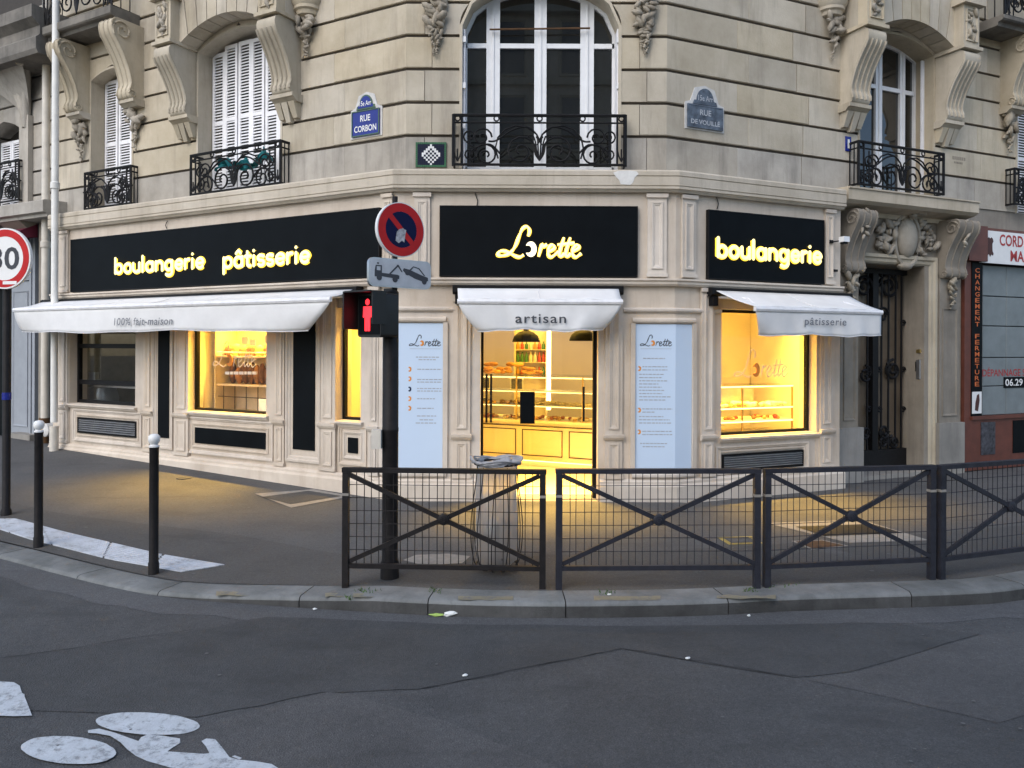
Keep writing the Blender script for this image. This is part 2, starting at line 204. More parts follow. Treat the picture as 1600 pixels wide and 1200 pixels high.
# ------------------------------------------------------------------ mesh builder
class MB:
    def __init__(s): s.v, s.f = [], []
    def add(s, vs_, fs):
        k = len(s.v); s.v += [Vector(q) for q in vs_]; s.f += [tuple(i + k for i in f) for f in fs]; return s
    def box8(s, b, t): return s.add(list(b) + list(t), [(3, 2, 1, 0), (4, 5, 6, 7), (0, 1, 5, 4), (1, 2, 6, 5), (2, 3, 7, 6), (3, 0, 4, 7)])
    def fbox(s, F, u0, u1, n0, n1, z0, z1):
        q = [(u0, n0), (u1, n0), (u1, n1), (u0, n1)]
        return s.box8([F.p(a, b, z0) for a, b in q], [F.p(a, b, z1) for a, b in q])
    def block(s, F, u0, u1, z0, z1, n0, n1, c=0.012):      # box with a chamfered front
        r = lambda du, n: [F.p(u0 + du, n, z0 + du), F.p(u1 - du, n, z0 + du), F.p(u1 - du, n, z1 - du), F.p(u0 + du, n, z1 - du)]
        fs = [(0, 1, 2, 3)] + [(i, (i + 1) % 4, 4 + (i + 1) % 4, 4 + i) for i in range(4)] + [(4 + i, 4 + (i + 1) % 4, 8 + (i + 1) % 4, 8 + i) for i in range(4)] + [(8, 9, 10, 11)]
        return s.add(r(0, n0) + r(0, n1 - c) + r(c, n1), fs)
    def prism(s, F, pts, n0, n1):      # polygon in (u, z), extruded along n
        k = len(pts); return s.add([F.p(a, n0, b) for a, b in pts] + [F.p(a, n1, b) for a, b in pts], [tuple(range(k))[::-1], tuple(range(k, 2 * k))] + [(i, (i + 1) % k, k + (i + 1) % k, k + i) for i in range(k)])
    def prism_nz(s, F, pts, u0, u1):   # polygon in (n, z), extruded along u
        k = len(pts); return s.add([F.p(u0, a, b) for a, b in pts] + [F.p(u1, a, b) for a, b in pts], [tuple(range(k))[::-1], tuple(range(k, 2 * k))] + [(i, (i + 1) % k, k + (i + 1) % k, k + i) for i in range(k)])
    def ring(s, F, u0, u1, z0, z1, n, w, d, prof=None):  # moulded picture frame standing d proud of n
        prof = prof or [(0, 0), (0, 1), (0.35, 1), (0.5, 0.55), (0.8, 0.45), (1, 0.0)]
        L = []
        for t, h in prof: L += [F.p(u0 + t * w, n + h * d, z0 + t * w), F.p(u1 - t * w, n + h * d, z0 + t * w), F.p(u1 - t * w, n + h * d, z1 - t * w), F.p(u0 + t * w, n + h * d, z1 - t * w)]
        fs = []
        for j in range(len(prof) - 1):
            for i in range(4): fs.append((j * 4 + i, j * 4 + (i + 1) % 4, (j + 1) * 4 + (i + 1) % 4, (j + 1) * 4 + i))
        return s.add(L, fs)
    def sweep(s, prof, path):          # prof list of (n, z); path: functions n -> plan point
        k = len(prof); vs_ = []
        for g in path:
            for n, z in prof: q = g(n); vs_.append((q[0], q[1], z))
        fs = [tuple(range(k))[::-1], tuple(range((len(path) - 1) * k, len(path) * k))]
        for j in range(len(path) - 1):
            for i in range(k): fs.append((j * k + i, j * k + (i + 1) % k, (j + 1) * k + (i + 1) % k, (j + 1) * k + i))
        return s.add(vs_, fs)
    def tube(s, pts, r, seg=6, closed=False, squash=None):
        pts = [Vector(q) for q in pts]; m = len(pts); vs_ = []; up0 = Vector((0.123, 0.31, 0.94))
        rr = r if isinstance(r, (list, tuple)) else [r] * m
        for i in range(m):
            a = pts[(i - 1) % m] if (closed or i) else pts[0]; b = pts[(i + 1) % m] if (closed or i < m - 1) else pts[-1]
            t = (b - a).normalized() if (b - a).length > 1e-9 else Vector((0, 0, 1))
            x = (squash[0] if squash else (up0 if abs(t.dot(up0)) < 0.95 else Vector((1, 0, 0)))); x = (x - t * x.dot(t)).normalized(); y = t.cross(x)
            sx = squash[1] if squash else 1
            for j in range(seg):
                an = 2 * math.pi * (j + 0.5) / seg; vs_.append(pts[i] + x * (math.cos(an) * rr[i] * sx) + y * (math.sin(an) * rr[i]))
        fs = []
        for i in range(m if closed else m - 1):
            k, l = i * seg, ((i + 1) % m) * seg
            for j in range(seg): fs.append((k + j, k + (j + 1) % seg, l + (j + 1) % seg, l + j))
        if not closed: fs += [tuple(range(seg))[::-1], tuple(range((m - 1) * seg, m * seg))]
        return s.add(vs_, fs)
    def lathe(s, c, prof, seg=16, axis=None):
        c = Vector(c); M = Matrix.Identity(3) if axis is None else Vector((0, 0, 1)).rotation_difference(Vector(axis)).to_matrix()
        vs_ = []
        for r, z in prof:
            for j in range(seg): a = 2 * math.pi * j / seg; vs_.append(c + M @ Vector((r * math.cos(a), r * math.sin(a), z)))
        fs = [tuple(range(seg))[::-1], tuple(range((len(prof) - 1) * seg, len(prof) * seg))]
        for i in range(len(prof) - 1):
            for j in range(seg): fs.append((i * seg + j, i * seg + (j + 1) % seg, (i + 1) * seg + (j + 1) % seg, (i + 1) * seg + j))
        return s.add(vs_, fs)
    def ell(s, c, ax, seg=7, rings=4, jit=0.0):
        c = Vector(c); vs_ = [c - ax[2]]; fs = []
        for i in range(1, rings):
            t = math.pi * i / rings
            for j in range(seg):
                a = 2 * math.pi * j / seg; q = 1 + random.uniform(-jit, jit)
                vs_.append(c + (ax[0] * math.cos(a) * math.sin(t) + ax[1] * math.sin(a) * math.sin(t) - ax[2] * math.cos(t)) * q)
        vs_.append(c + ax[2]); e = len(vs_) - 1
        for j in range(seg):
            fs.append((0, 1 + (j + 1) % seg, 1 + j)); fs.append((e, e - seg + j, e - seg + (j + 1) % seg))
            for i in range(rings - 2): k = 1 + i * seg; fs.append((k + j, k + (j + 1) % seg, k + seg + (j + 1) % seg, k + seg + j))
        return s.add(vs_, fs)
    def sheet(s, pts): return s.add(pts, [tuple(range(len(pts)))])
    def build(s, name, mat, parent=None, smooth=None, kind=None, label=None, cat=None, group=None, origin=None):
        base = Vector((0, 0, 0))
        if parent is not None: base = Vector(parent['_base'])
        elif origin is not None: base = Vector(origin)
        elif s.v:
            xs = [q.x for q in s.v]; ys = [q.y for q in s.v]; base = Vector(((min(xs) + max(xs)) / 2, (min(ys) + max(ys)) / 2, min(q.z for q in s.v)))
        me = bpy.data.meshes.new(name); me.from_pydata([q - base for q in s.v], [], s.f); me.update()
        bm = bmesh.new(); bm.from_mesh(me); bmesh.ops.recalc_face_normals(bm, faces=bm.faces)
        if smooth is not None:
            for f in bm.faces: f.smooth = True
        bm.to_mesh(me); bm.free()
        if smooth is not None: me.set_sharp_from_angle(angle=R(smooth))
        me.materials.append(MATS[mat])
        o = bpy.data.objects.new(name, me); COL.objects.link(o); o['_base'] = tuple(base)
        if parent is not None: o.parent = parent
        else: o.location = base
        tag(o, label, cat, group, kind); return o
def tag(o, label=None, cat=None, group=None, kind=None):
    if label: o['label'] = label
    if cat: o['category'] = cat
    if group: o['group'] = group
    if kind: o['kind'] = kind
    return o
def thing(name, loc, label=None, cat=None, group=None, kind=None):
    o = bpy.data.objects.new(name, None); COL.objects.link(o); o.location = loc; o['_base'] = tuple(loc); o.empty_display_size = 0.2
    return tag(o, label, cat, group, kind)
def smooth_path(pts, k=6, closed=False):
    out = []; m = len(pts); P = [Vector(q) for q in pts]
    for i in range(m if closed else m - 1):
        a, b, c, d = (P[(i - 1) % m], P[i], P[(i + 1) % m], P[(i + 2) % m]) if closed else (P[max(i - 1, 0)], P[i], P[i + 1], P[min(i + 2, m - 1)])
        for j in range(k):
            t = j / k; out.append(0.5 * ((2 * b) + (c - a) * t + (2 * a - 5 * b + 4 * c - d) * t * t + (3 * b - a - 3 * c + d) * t ** 3))
    if not closed: out.append(P[-1])
    return out
def spiral(cx, cz, r0, r1, a0, turns, k=14):
    m = max(4, int(abs(turns) * k)); return [(cx + (r0 + (r1 - r0) * i / m) * math.cos(a0 + 2 * math.pi * turns * i / m), cz + (r0 + (r1 - r0) * i / m) * math.sin(a0 + 2 * math.pi * turns * i / m)) for i in range(m + 1)]
_txt = {}
def text_geo(st, off=0.0, spacing=1.0):
    key = (st, off, spacing)
    if key not in _txt:
        cu = bpy.data.curves.new('t', 'FONT'); cu.body = st; cu.size = 1; cu.offset = off; cu.resolution_u = 3; cu.space_character = spacing
        ob = bpy.data.objects.new('t', cu); COL.objects.link(ob); bpy.context.view_layer.update()
        me = bpy.data.meshes.new_from_object(ob.evaluated_get(bpy.context.evaluated_depsgraph_get()))
        _txt[key] = ([tuple(q.co) for q in me.vertices], [tuple(p.vertices) for p in me.polygons])
        bpy.data.objects.remove(ob); bpy.data.curves.remove(cu); bpy.data.meshes.remove(me)
    return _txt[key]
def text_on(F, st, u0, u1, z0, z1, n, off=0.0, spacing=1.0, mb=None, skew=0.0):
    """flat lettering whose glyph box fills u0..u1 (reading direction) by z0..z1, laid on plane n"""
    vs_, fs = text_geo(st, off, spacing); mb = mb or MB()
    if not vs_: return mb
    x0, x1 = min(q[0] for q in vs_), max(q[0] for q in vs_); y0, y1 = min(q[1] for q in vs_), max(q[1] for q in vs_)
    if isinstance(F, Frame): f = lambda a, b: F.p(a, n, b)
    else: f = lambda a, b: F(a, b)
    return mb.add([f(u0 + (u1 - u0) * (q[0] - x0) / (x1 - x0) + skew * (z1 - z0) * (q[1] - y0) / (y1 - y0) * (1 if u1 > u0 else -1), z0 + (z1 - z0) * (q[1] - y0) / (y1 - y0)) for q in vs_], fs)
# ================================================================== GROUND
ZR = -0.11
kpx = [(0, 873), (75, 893), (171, 917), (267, 934), (400, 945), (536, 954), (705, 963), (877, 966), (1090, 962.5), (1240, 955), (1484, 947), (1600, 937)]
kw = [on_z(x, y, ZR) for x, y in kpx]
KL = [kw[0] + (FL.d * 1.0 + (kw[0] - kw[1]).normalized() * 0.6).normalized() * t for t in (14, 6, 2)] + kw + [kw[-1] + FR.d * t for t in (1.5, 5, 14)]
KP = [Vector((q.x, q.y, 0)) for q in smooth_path(KL, 4)]          # kerb front line, left to right
def kz_px(P): return -0.085 + 0.085 * max(0.0, min(1.0, (P.x + 2.9) / 1.9)) ** 1.2 if P.x < -1.0 else 0.0
def near(poly, P):
    best = (1e9, None)
    for a, b in zip(poly[:-1], poly[1:]):
        d = b - a; t = max(0, min(1, (P - a).dot(d) / d.length_squared)); q = a + d * t; l = (P - q).length
        if l < best[0]: best = (l, q)
    return best
FACP = [FL.p(15, 0, 0), FL.p(0, 0, 0), FR.p(0, 0, 0), FR.p(15, 0, 0)]
def fz(q):
    u = (q - FL.o).dot(FL.d)
    return max(0.0, min(0.35, 0.015 + 0.026 * u)) if u > 0 else (0.01 if q.x < XR else -0.015)
def gz(x, y):
    P = Vector((x, y, 0)); a, qa = near(KP, P); b, qb = near(FACP, P); w_ = a / (a + b + 1e-6)
    return (1 - w_) * kz_px(qa) + w_ * fz(qb)
def gpt(px, py):
    z = 0.0
    for _ in range(6): q = on_z(px, py, z); z = gz(q.x, q.y)
    return Vector((q.x, q.y, z))
# road: one sheet to the horizon, cut nowhere (it runs under the pavement)
MB().sheet([(-150, -150, ZR), (150, -150, ZR), (150, 150, ZR), (-150, 150, ZR)]).build('road', 'road_asphalt', kind='structure', label='dark grey asphalt road in front of the kerb', cat='road', origin=(0, 0, ZR))
# pavement: ruled grid between the kerb's back edge and the facade line
def offset(poly, d):
    out = []
    for i, q in enumerate(poly):
        t = (poly[min(i + 1, len(poly) - 1)] - poly[max(i - 1, 0)]).normalized(); out.append(q + Vector((-t.y, t.x, 0)) * d)
    return out
KB = offset(KP, 0.27)
mb = MB(); M_, NV = 44, len(KB); rows = []
for i, q in enumerate(KB):
    b, qb = near(FACP, q)
    t = i / (NV - 1)
    qb = qb + (Vector((qb.x, qb.y, 0)) - q).normalized() * 0.25
    rows.append([q.lerp(qb, j / M_) for j in range(M_ + 1)])
for r in rows: mb.v += [Vector((q.x, q.y, gz(q.x, q.y))) for q in r]
for i in range(NV - 1):
    for j in range(M_): k = i * (M_ + 1) + j; mb.f.append((k, k + M_ + 1, k + M_ + 2, k + 1))
pav = mb.build('pavement', 'pavement_asphalt', smooth=60, kind='structure', label='worn grey asphalt pavement round the shop corner', cat='pavement')
# kerb: granite stones, each a piece
kerb = thing('kerb', KP[len(KP) // 2], 'curved granite kerb along the pavement edge', 'kerb', kind='structure')
L_ = [0.0]
for a, b in zip(KP[:-1], KP[1:]): L_.append(L_[-1] + (b - a).length)
def kat(s):
    for i in range(len(KP) - 1):
        if L_[i + 1] >= s: return KP[i].lerp(KP[i + 1], (s - L_[i]) / max(1e-6, L_[i + 1] - L_[i])), (KP[i + 1] - KP[i]).normalized()
    return KP[-1], (KP[-1] - KP[-2]).normalized()
s0 = 6.0
while s0 < L_[-1] - 7:
    ln = random.uniform(0.95, 1.55); mb = MB(); K = 5; vv = []; dz = 0.0
    for i in range(K + 1):
        P, t = kat(s0 + 0.004 + (ln - 0.008) * i / K); nrm = Vector((-t.y, t.x, 0)); z = kz_px(P) + 0.004 + dz
        for a, h in ((0.0, ZR - 0.1), (0.0, z - 0.03), (0.012, z - 0.01), (0.035, z), (0.27, z), (0.27, ZR - 0.1)): vv.append(Vector((P.x, P.y, 0)) + nrm * a + Vector((0, 0, h)))
    fs = [tuple(range(6))[::-1], tuple(range(K * 6, K * 6 + 6))]
    for i in range(K):
        for j in range(6): fs.append((i * 6 + j, i * 6 + (j + 1) % 6, (i + 1) * 6 + (j + 1) % 6, (i + 1) * 6 + j))
    o = mb.add(vv, fs).build('kerb_stone', 'granite', kerb, smooth=50); s0 += ln; o.data.materials.append(MATS['granite_dark'])
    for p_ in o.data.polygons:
        if abs(p_.normal.z) < .45: p_.material_index = 1  # steep faces of each stone take the darker granite
# gutter strip, road repairs, cracks
def road_poly(pts, h): return [on_z(x, y, ZR) + Vector((0, 0, h)) for x, y in pts]
mb = MB(); A, B = offset(KP, -0.004), offset(KP, -0.30)
for i in range(len(KP)): mb.v += [Vector((A[i].x, A[i].y, ZR + 0.002)), Vector((B[i].x + 0.02 * math.sin(i), B[i].y + 0.03 * math.sin(i * 1.7), ZR + 0.002))]
mb.f = [(2 * i, 2 * i + 1, 2 * i + 3, 2 * i + 2) for i in range(len(KP) - 1)]
mb.build('gutter', 'gutter', kind='structure', label='paler asphalt gutter strip along the kerb', cat='gutter')
def jag(pts, k=5, j=2.5):
    out = []
    for a, b in zip(pts, pts[1:] + pts[:1]):
        for i in range(k): t = i / k; out.append((a[0] + (b[0] - a[0]) * t + random.uniform(-j, j) * 1.5, a[1] + (b[1] - a[1]) * t + random.uniform(-j, j) * 0.4))
    return out
MB().sheet(road_poly(jag([(420, 964), (700, 976), (1000, 979), (1390, 974), (1530, 992), (1330, 1050), (1240, 1060), (970, 1015), (655, 1078), (500, 1083), (310, 1122), (30, 1110), (-60, 1050), (0, 1028), (200, 1004), (310, 985)], 4), 0.004)).build('road_patch', 'road_patch', kind='structure', label='darker asphalt resurfacing strip beside the gutter', cat='road patch')
MB().sheet(road_poly(jag([(130, 1215), (312, 1135), (515, 1082), (560, 1090), (700, 1130), (905, 1215)], 5), 0.006)).build('road_patch', 'road_pale', kind='structure', label='paler asphalt repair next to the painted bicycle', cat='road patch')
MB().sheet(road_poly(jag([(1260, 1062), (1340, 1050), (1535, 992), (1640, 985), (1700, 1090), (1560, 1130)], 5), 0.0025)).build('road_patch', 'road_pale', kind='structure', label='paler asphalt wedge at the mouth of the street', cat='road patch')
def crack(pts, wpx):
    P = [on_z(x, y, ZR) for x, y in pts]; Q = smooth_path(P, 6); mb = MB()
    for i, q in enumerate(Q):
        t = (Q[min(i + 1, len(Q) - 1)] - Q[max(0, i - 1)]).normalized(); nr = Vector((-t.y, t.x, 0)) * (wpx * random.uniform(0.35, 1.2)); o = Vector((random.uniform(-.01, .01), random.uniform(-.01, .01), 0.0075))
        mb.v += [q + nr + o, q - nr + o]
    mb.f = [(2 * i, 2 * i + 1, 2 * i + 3, 2 * i + 2) for i in range(len(Q) - 1)]
    return mb
for pts, lb in (([(0, 1030), (90, 1018), (200, 1000), (300, 985)], 'dark tar seam running across the road towards the kerb'), ([(655, 1078), (800, 1050), (905, 1028), (972, 1015)], 'dark tar seam beside the resurfaced strip, left arm of the chevron'), ([(972, 1015), (1080, 1032), (1200, 1052), (1245, 1058)], 'dark tar seam beside the resurfaced strip, right arm of the chevron')):
    crack(pts, 0.0032).build('tar_seam', 'crack', kind='structure', label=lb, cat='seam')

# ================================================================== CORNER BUILDING
N0 = -0.28
ULEND, URSHOP, UREND = 6.95, 2.66, 13.0
bld = thing('corner_building', (XL + WC / 2, YC + 3, 0), 'cream limestone corner apartment building with a bakery at street level', 'building')
ZCB, ZCT = 3.70, 3.96
def PL(u): return lambda n, u=u: FL.p(u, n, 0)
def PR(u): return lambda n, u=u: FR.p(u, n, 0)
cL = lambda n: corner(-1, n)
cR = lambda n: corner(1, n)
SHOP = [PL(ULEND), cL, cR, PR(URSHOP)]
# main cornice with two incised lines
MB().sweep([(-0.72, ZCB), (0.06, ZCB), (0.085, ZCB + 0.03), (0.10, ZCB + 0.035), (0.10, ZCB + 0.062), (0.088, ZCB + 0.066), (0.088, ZCB + 0.071), (0.10, ZCB + 0.075), (0.10, ZCT - 0.082), (0.088, ZCT - 0.078), (0.088, ZCT - 0.073), (0.10, ZCT - 0.068), (0.10, ZCT - 0.02), (0.085, ZCT), (-0.25, ZCT + 0.035), (-0.72, ZCT + 0.035)], SHOP).build('cornice', 'limestone_cornice', bld)
# bakery masonry: frieze band, mouldings
MB().sweep([(-0.30, 2.60), (0.0, 2.60), (0.0, 3.70), (-0.30, 3.70)], SHOP).build('frieze', 'limestone_pale', bld)
MB().sweep([(-0.02, 2.585), (0.035, 2.585), (0.055, 2.61), (0.055, 2.635), (0.075, 2.65), (0.075, 2.672), (-0.02, 2.68)], SHOP).build('string_course', 'limestone_pale', bld)
MB().sweep([(-0.30, 2.33), (-0.02, 2.33), (-0.02, 2.60), (-0.30, 2.60)], SHOP).build('lintel', 'limestone_pale', bld)
LB, RB, ZT = 0.92, 0.75, 2.33
UW = dict(w1=(FL.u(221, -.1), FL.u(118, -.1)), w2=(FL.u(425, -.1), FL.u(302, -.1)), w3=(FL.u(572, -.1), FL.u(533, -.1)))
DOOR = (1.02, 2.43); RW = (FR.u(1119, -.1), FR.u(1267, -.1))
def wallbit(F, u0, u1, z0, z1, name='pier', n1=0.0, mat='limestone_pale', path=None):
    mb = MB()
    if path: mb.sweep([(-0.30, z0), (n1, z0), (n1, z1), (-0.30, z1)], path)
    else: mb.fbox(F, u0, u1, -0.30, n1, z0, z1)
    return mb.build(name, mat, bld)
G0 = -0.12
wallbit(FL, UW['w1'][1], ULEND, G0, ZT); wallbit(FL, UW['w2'][1], UW['w1'][0], G0, ZT); wallbit(FL, UW['w3'][1], UW['w2'][0], G0, ZT)
wallbit(None, 0, 0, G0, ZT, path=[PL(UW['w3'][0]), cL, lambda n: FC.p(DOOR[0], n, 0)])
wallbit(None, 0, 0, G0, ZT, path=[lambda n: FC.p(DOOR[1], n, 0), cR, PR(RW[0])])
wallbit(FR, RW[1], URSHOP, G0, ZT)
for k in ('w1', 'w2', 'w3'): wallbit(FL, UW[k][0], UW[k][1], G0, LB, 'window_apron', -0.012)
wallbit(FR, RW[0], RW[1], G0, RB, 'window_apron', -0.012)
# plinth and dado ledge, following the piers
pl = [(-0.02, G0), (0.075, G0), (0.075, 0.19), (0.05, 0.215), (0.05, 0.245), (0.02, 0.27), (-0.02, 0.27)]
MB().sweep(pl, [PL(ULEND + .03), cL, lambda n: FC.p(DOOR[0] - .02, n, 0)]).build('plinth', 'limestone_pale', bld)
MB().sweep(pl, [lambda n: FC.p(DOOR[1] + .02, n, 0), cR, PR(URSHOP + .03)]).build('plinth', 'limestone_pale', bld)
def ledge(F, u0, u1, z, d=0.05): MB().prism_nz(F, [(-0.02, z - .045), (d * .4, z - .045), (d * .7, z - .02), (d, z - .012), (d, z + .012), (-0.02, z + .016)], u0, u1).build('sill_ledge', 'limestone_pale', bld)
def pilaster(F, u0, u1, z0, z1, zm, sz=None):
    """flat pilaster with sunk panels above and below its ledge"""
    a, b = min(u0, u1), max(u0, u1); mb = MB(); w_ = b - a
    mb.fbox(F, a, b, -0.01, 0.03, z0, z1)
    m_ = min(0.05, w_ * 0.2)
    for q0, q1 in (((z0 + .07, zm - .09), (zm + .08, z1 - .08)) if zm else ((z0 + .1, z1 - .1),)):
        if q1 - q0 > .12: mb.ring(F, a + m_, b - m_, q0, q1, 0.03, min(.045, w_ * .22), 0.016)
    mb.fbox(F, a - .015, b + .015, 0.028, 0.055, z1 - .05, z1 - .004); mb.fbox(F, a - .012, b + .012, 0.0285, 0.05, z0 + .005, z0 + .045)
    if zm: mb.prism_nz(F, [(0.02, zm - .05), (.05, zm - .05), (.07, zm - .02), (.075, zm + .012), (0.02, zm + .018)], a - .02, b + .02)
    return mb.build('pilaster', 'limestone_pale', bld)
ul = lambda p: FL.u(p, 0.03)
for a, b in ((90, 105), (224, 238), (272, 294), (429, 444), (500, 524), (577, 591)): pilaster(FL, ul(a), ul(b), 0.272, 2.58, 0.865)
uc = lambda p: FC.u(p, 0.03)
for a, b in ((708, 735), (946, 973)): pilaster(FC, uc(a), uc(b), 0.272, 2.44, 0.79)
ur = lambda p: FR.u(p, 0.03)
for a, b in ((1097, 1117), (1283, 1302)): pilaster(FR, ur(a), ur(b), 0.272, 2.58, 0.77)
# frieze pilasters beside the sign boards
for F, a, b in ((FL, ul(90), ul(105)), (FL, ul(597), ul(611)), (FC, uc(646), uc(671)), (FC, uc(1011), uc(1041)), (FR, ur(1066), ur(1087)), (FR, ur(1290), ur(1303))): pilaster(F, a, b, 2.69, 3.69, None)
for a, b in ((UW['w1'][0], UW['w1'][1]), (UW['w2'][0], UW['w2'][1]), (UW['w3'][0], UW['w3'][1])): ledge(FL, a - .05, b + .05, 0.90)
ledge(FR, RW[0] - .03, RW[1] + .05, 0.725)
# moulded panels in the aprons and around the black panels
def frame_part(F, u0, u1, z0, z1, w_=0.05, d=0.03, n=-0.012, name='panel_moulding'):
    a, b = min(u0, u1), max(u0, u1); MB().ring(F, a, b, z0, z1, n, w_, d).build(name, 'limestone_pale', bld)
def apron(F, u0, u1, z0, z1, g1, g2):
    frame_part(F, u0 - g1, u1 + g1, max(.285, z0 - g1), z1 + g1, .05, .03); frame_part(F, u0 - g2, u1 + g2, z0 - g2, z1 + g2, .035, .02)
# black inlay panels and louvred vents
def inlay(F, x0, x1, y0, y1, n=0.0):
    a, b = sorted((F.u(x0, n), F.u(x1, n))); zt, zb = F.z((x0 + x1) / 2, y0, n), F.z((x0 + x1) / 2, y1, n)
    MB().fbox(F, a, b, n - .01, n + .012, zb, zt).build('black_inlay', 'black_panel', bld); return a, b, zb, zt
a, b, z0, z1 = inlay(FL, 248, 265, 480, 684); frame_part(FL, a - .1, b + .1, z0 - .16, 2.57, .07, .03, 0.0)
a, b, z0, z1 = inlay(FL, 459, 493, 480, 703); frame_part(FL, a - .12, b + .12, z0 - .16, 2.57, .08, .03, 0.0)
apron(FL, *inlay(FL, 306, 416, 672, 697, -.008), .15, .06); apron(FL, *inlay(FL, 545, 560, 684, 708, -.008), .15, .07)
def vent(F, u0, u1, z0, z1, ns=7, n=-0.012):
    v = thing('vent_grille', F.p((u0 + u1) / 2, n, z0)); v.parent = bld; v.location = Vector(v['_base']) - Vector(bld['_base'])
    MB().fbox(F, u0, u1, n - .01, n + .004, z0, z1).build('backing_plate', 'black_panel', v)
    MB().ring(F, u0, u1, z0, z1, n, .018, .03, [(0, 0), (0, 1), (1, 1), (1, 0)]).build('frame', 'black_frame', v)
    for i in range(ns):
        z = z0 + .03 + (z1 - z0 - .05) * (i + .5) / ns; h = (z1 - z0 - .05) / ns
        MB().box8([F.p(u0 + .02, n + .006, z), F.p(u1 - .02, n + .006, z), F.p(u1 - .02, n + .028, z - h * .45), F.p(u0 + .02, n + .028, z - h * .45)], [F.p(u0 + .02, n + .006, z + .006), F.p(u1 - .02, n + .006, z + .006), F.p(u1 - .02, n + .028, z - h * .45 + .006), F.p(u0 + .02, n + .028, z - h * .45 + .006)]).build('slat', 'aluminium', v)
a, b = sorted((FL.u(123, 0), FL.u(214, 0))); vent(FL, a, b, FL.z(168, 680), FL.z(168, 655), 6); apron(FL, a, b, FL.z(168, 680), FL.z(168, 655), .13, .045)
a, b = FR.u(1129), FR.u(1255); vent(FR, a, b, 0.315, 0.53, 6); apron(FR, a, b, .315, .53, .10, .04)
# glazed openings of the shop: frame and pane
def shop_window(F, u0, u1, z0, z1, rails=(), n=-0.16, fw=0.035):
    wd = thing('shop_window', F.p((u0 + u1) / 2, n, z0)); wd.parent = bld; wd.location = Vector(wd['_base']) - Vector(bld['_base'])
    MB().ring(F, u0, u1, z0, z1, n - .03, fw, .06, [(0, 0), (0, 1), (1, 1), (1, 0)]).build('frame', 'black_frame', wd)
    for zz, h in rails: MB().fbox(F, u0 + fw, u1 - fw, n - .025, n + .025, zz, zz + h).build('rail', 'black_frame', wd)
    MB().fbox(F, u0 + fw, u1 - fw, n - .004, n + .004, z0 + fw, z1 - fw).build('pane', 'shop_glass', wd)
    return wd
shop_window(FL, *UW['w1'], LB, ZT, ((1.22, .07), (1.80, .07)), fw=.05); shop_window(FL, *UW['w2'], LB, ZT); shop_window(FL, *UW['w3'], LB, ZT)
shop_window(FR, *RW, RB, ZT)
# door: two glass leaves in a slim frame
dr = thing('shop_door', FC.p(1.72, -.18, 0)); dr.parent = bld; dr.location = Vector(dr['_base']) - Vector(bld['_base'])
MB().fbox(FC, DOOR[0], DOOR[0] + .03, -.22, -.14, 0, ZT).fbox(FC, DOOR[1] - .045, DOOR[1], -.22, -.14, 0, ZT).fbox(FC, DOOR[0] + .03, DOOR[1] - .045, -.22, -.14, ZT - .06, ZT).build('frame', 'black_frame', dr)
MB().fbox(FC, DOOR[0] + .035, 1.615, -.182, -.174, 0.02, ZT - .065).build('pane', 'shop_glass', dr); MB().fbox(FC, 1.625, DOOR[1] - .05, -.182, -.174, 0.02, ZT - .065).build('pane', 'shop_glass', dr)
for u_, z0, z1 in ((1.09, .93, 1.52), (1.145, .93, 1.52), (2.27, .95, 1.37)):
    h = MB(); h.tube([FC.p(u_, -.12, z0), FC.p(u_, -.12, z1)], .014, 8)
    for z in (z0 + .05, z1 - .05): h.tube([FC.p(u_, -.17, z), FC.p(u_, -.12, z)], .009, 6)
    h.build('handle', 'iron', dr, smooth=40)
MB().fbox(FC, FC.u(813, -.16), FC.u(836, -.16), -.168, -.155, FC.z(825, 662, -.16), FC.z(825, 612, -.16)).build('door_notice', 'black_panel', dr)
MB().fbox(FC, DOOR[0], DOOR[1], -.30, .05, -.1, 0.012).build('threshold', 'plinth_stone', dr)

# ------------------------------------------------------------------ upper storey: coursed blocks, openings, carved brackets
J0, JH = 4.455, 0.4125
joints = [ZCT + 0.036] + [J0 + JH * k for k in range(0, 9)]
class Op:
    def __init__(s, u0, u1, zb, zs, zt, ell=False): s.u0, s.u1, s.zb, s.zs, s.zt, s.ell = u0, u1, zb, zs, zt, ell; s.c = (u0 + u1) / 2; s.h = (u1 - u0) / 2
    def hw(s, z):
        if z >= s.zt: return 0.0
        if z <= s.zs: return s.h
        t = (z - s.zs) / (s.zt - s.zs); return s.h * (math.sqrt(max(0, 1 - t * t)) if s.ell else math.sqrt(max(0, 1 - t)))
    def pts(s, d=0.0, k=16):
        o = [(s.u0 + d, s.zb + d)]
        for i in range(k + 1):
            x = -1 + 2 * i / k; zz = (math.sqrt(max(0, 1 - x * x)) if s.ell else 1 - x * x); o.append((s.c + x * (s.h - d), s.zs + (s.zt - s.zs - d) * zz))
        o.append((s.u1 - d, s.zb + d)); return o
def opL(x0, x1, yb, ys, yt, F=FL, **k):
    a, b = sorted((F.u(x0, N0), F.u(x1, N0))); xm = (x0 + x1) / 2
    return Op(a, b, ZCT + .037, F.z(x0 if F is FL else x1, ys, N0), F.z(xm, yt, N0), **k)
OA = opL(139, 207, 330, 128, 104); OB = opL(306, 440, 300, 84, 40)
OCn = Op(FC.u(716, N0), FC.u(969, N0), ZCT + .037, FC.z(716, 40, N0), FC.z(840, -34, N0), ell=True)
OD = opL(1339, 1459, 300, 88, 50, F=FR); OE = opL(1586, 1668, 320, 160, 125, F=FR)
ONE = Op(FL.u(28, N0), FL.u(-28, N0), ZCT + .037, 5.65, 5.85)
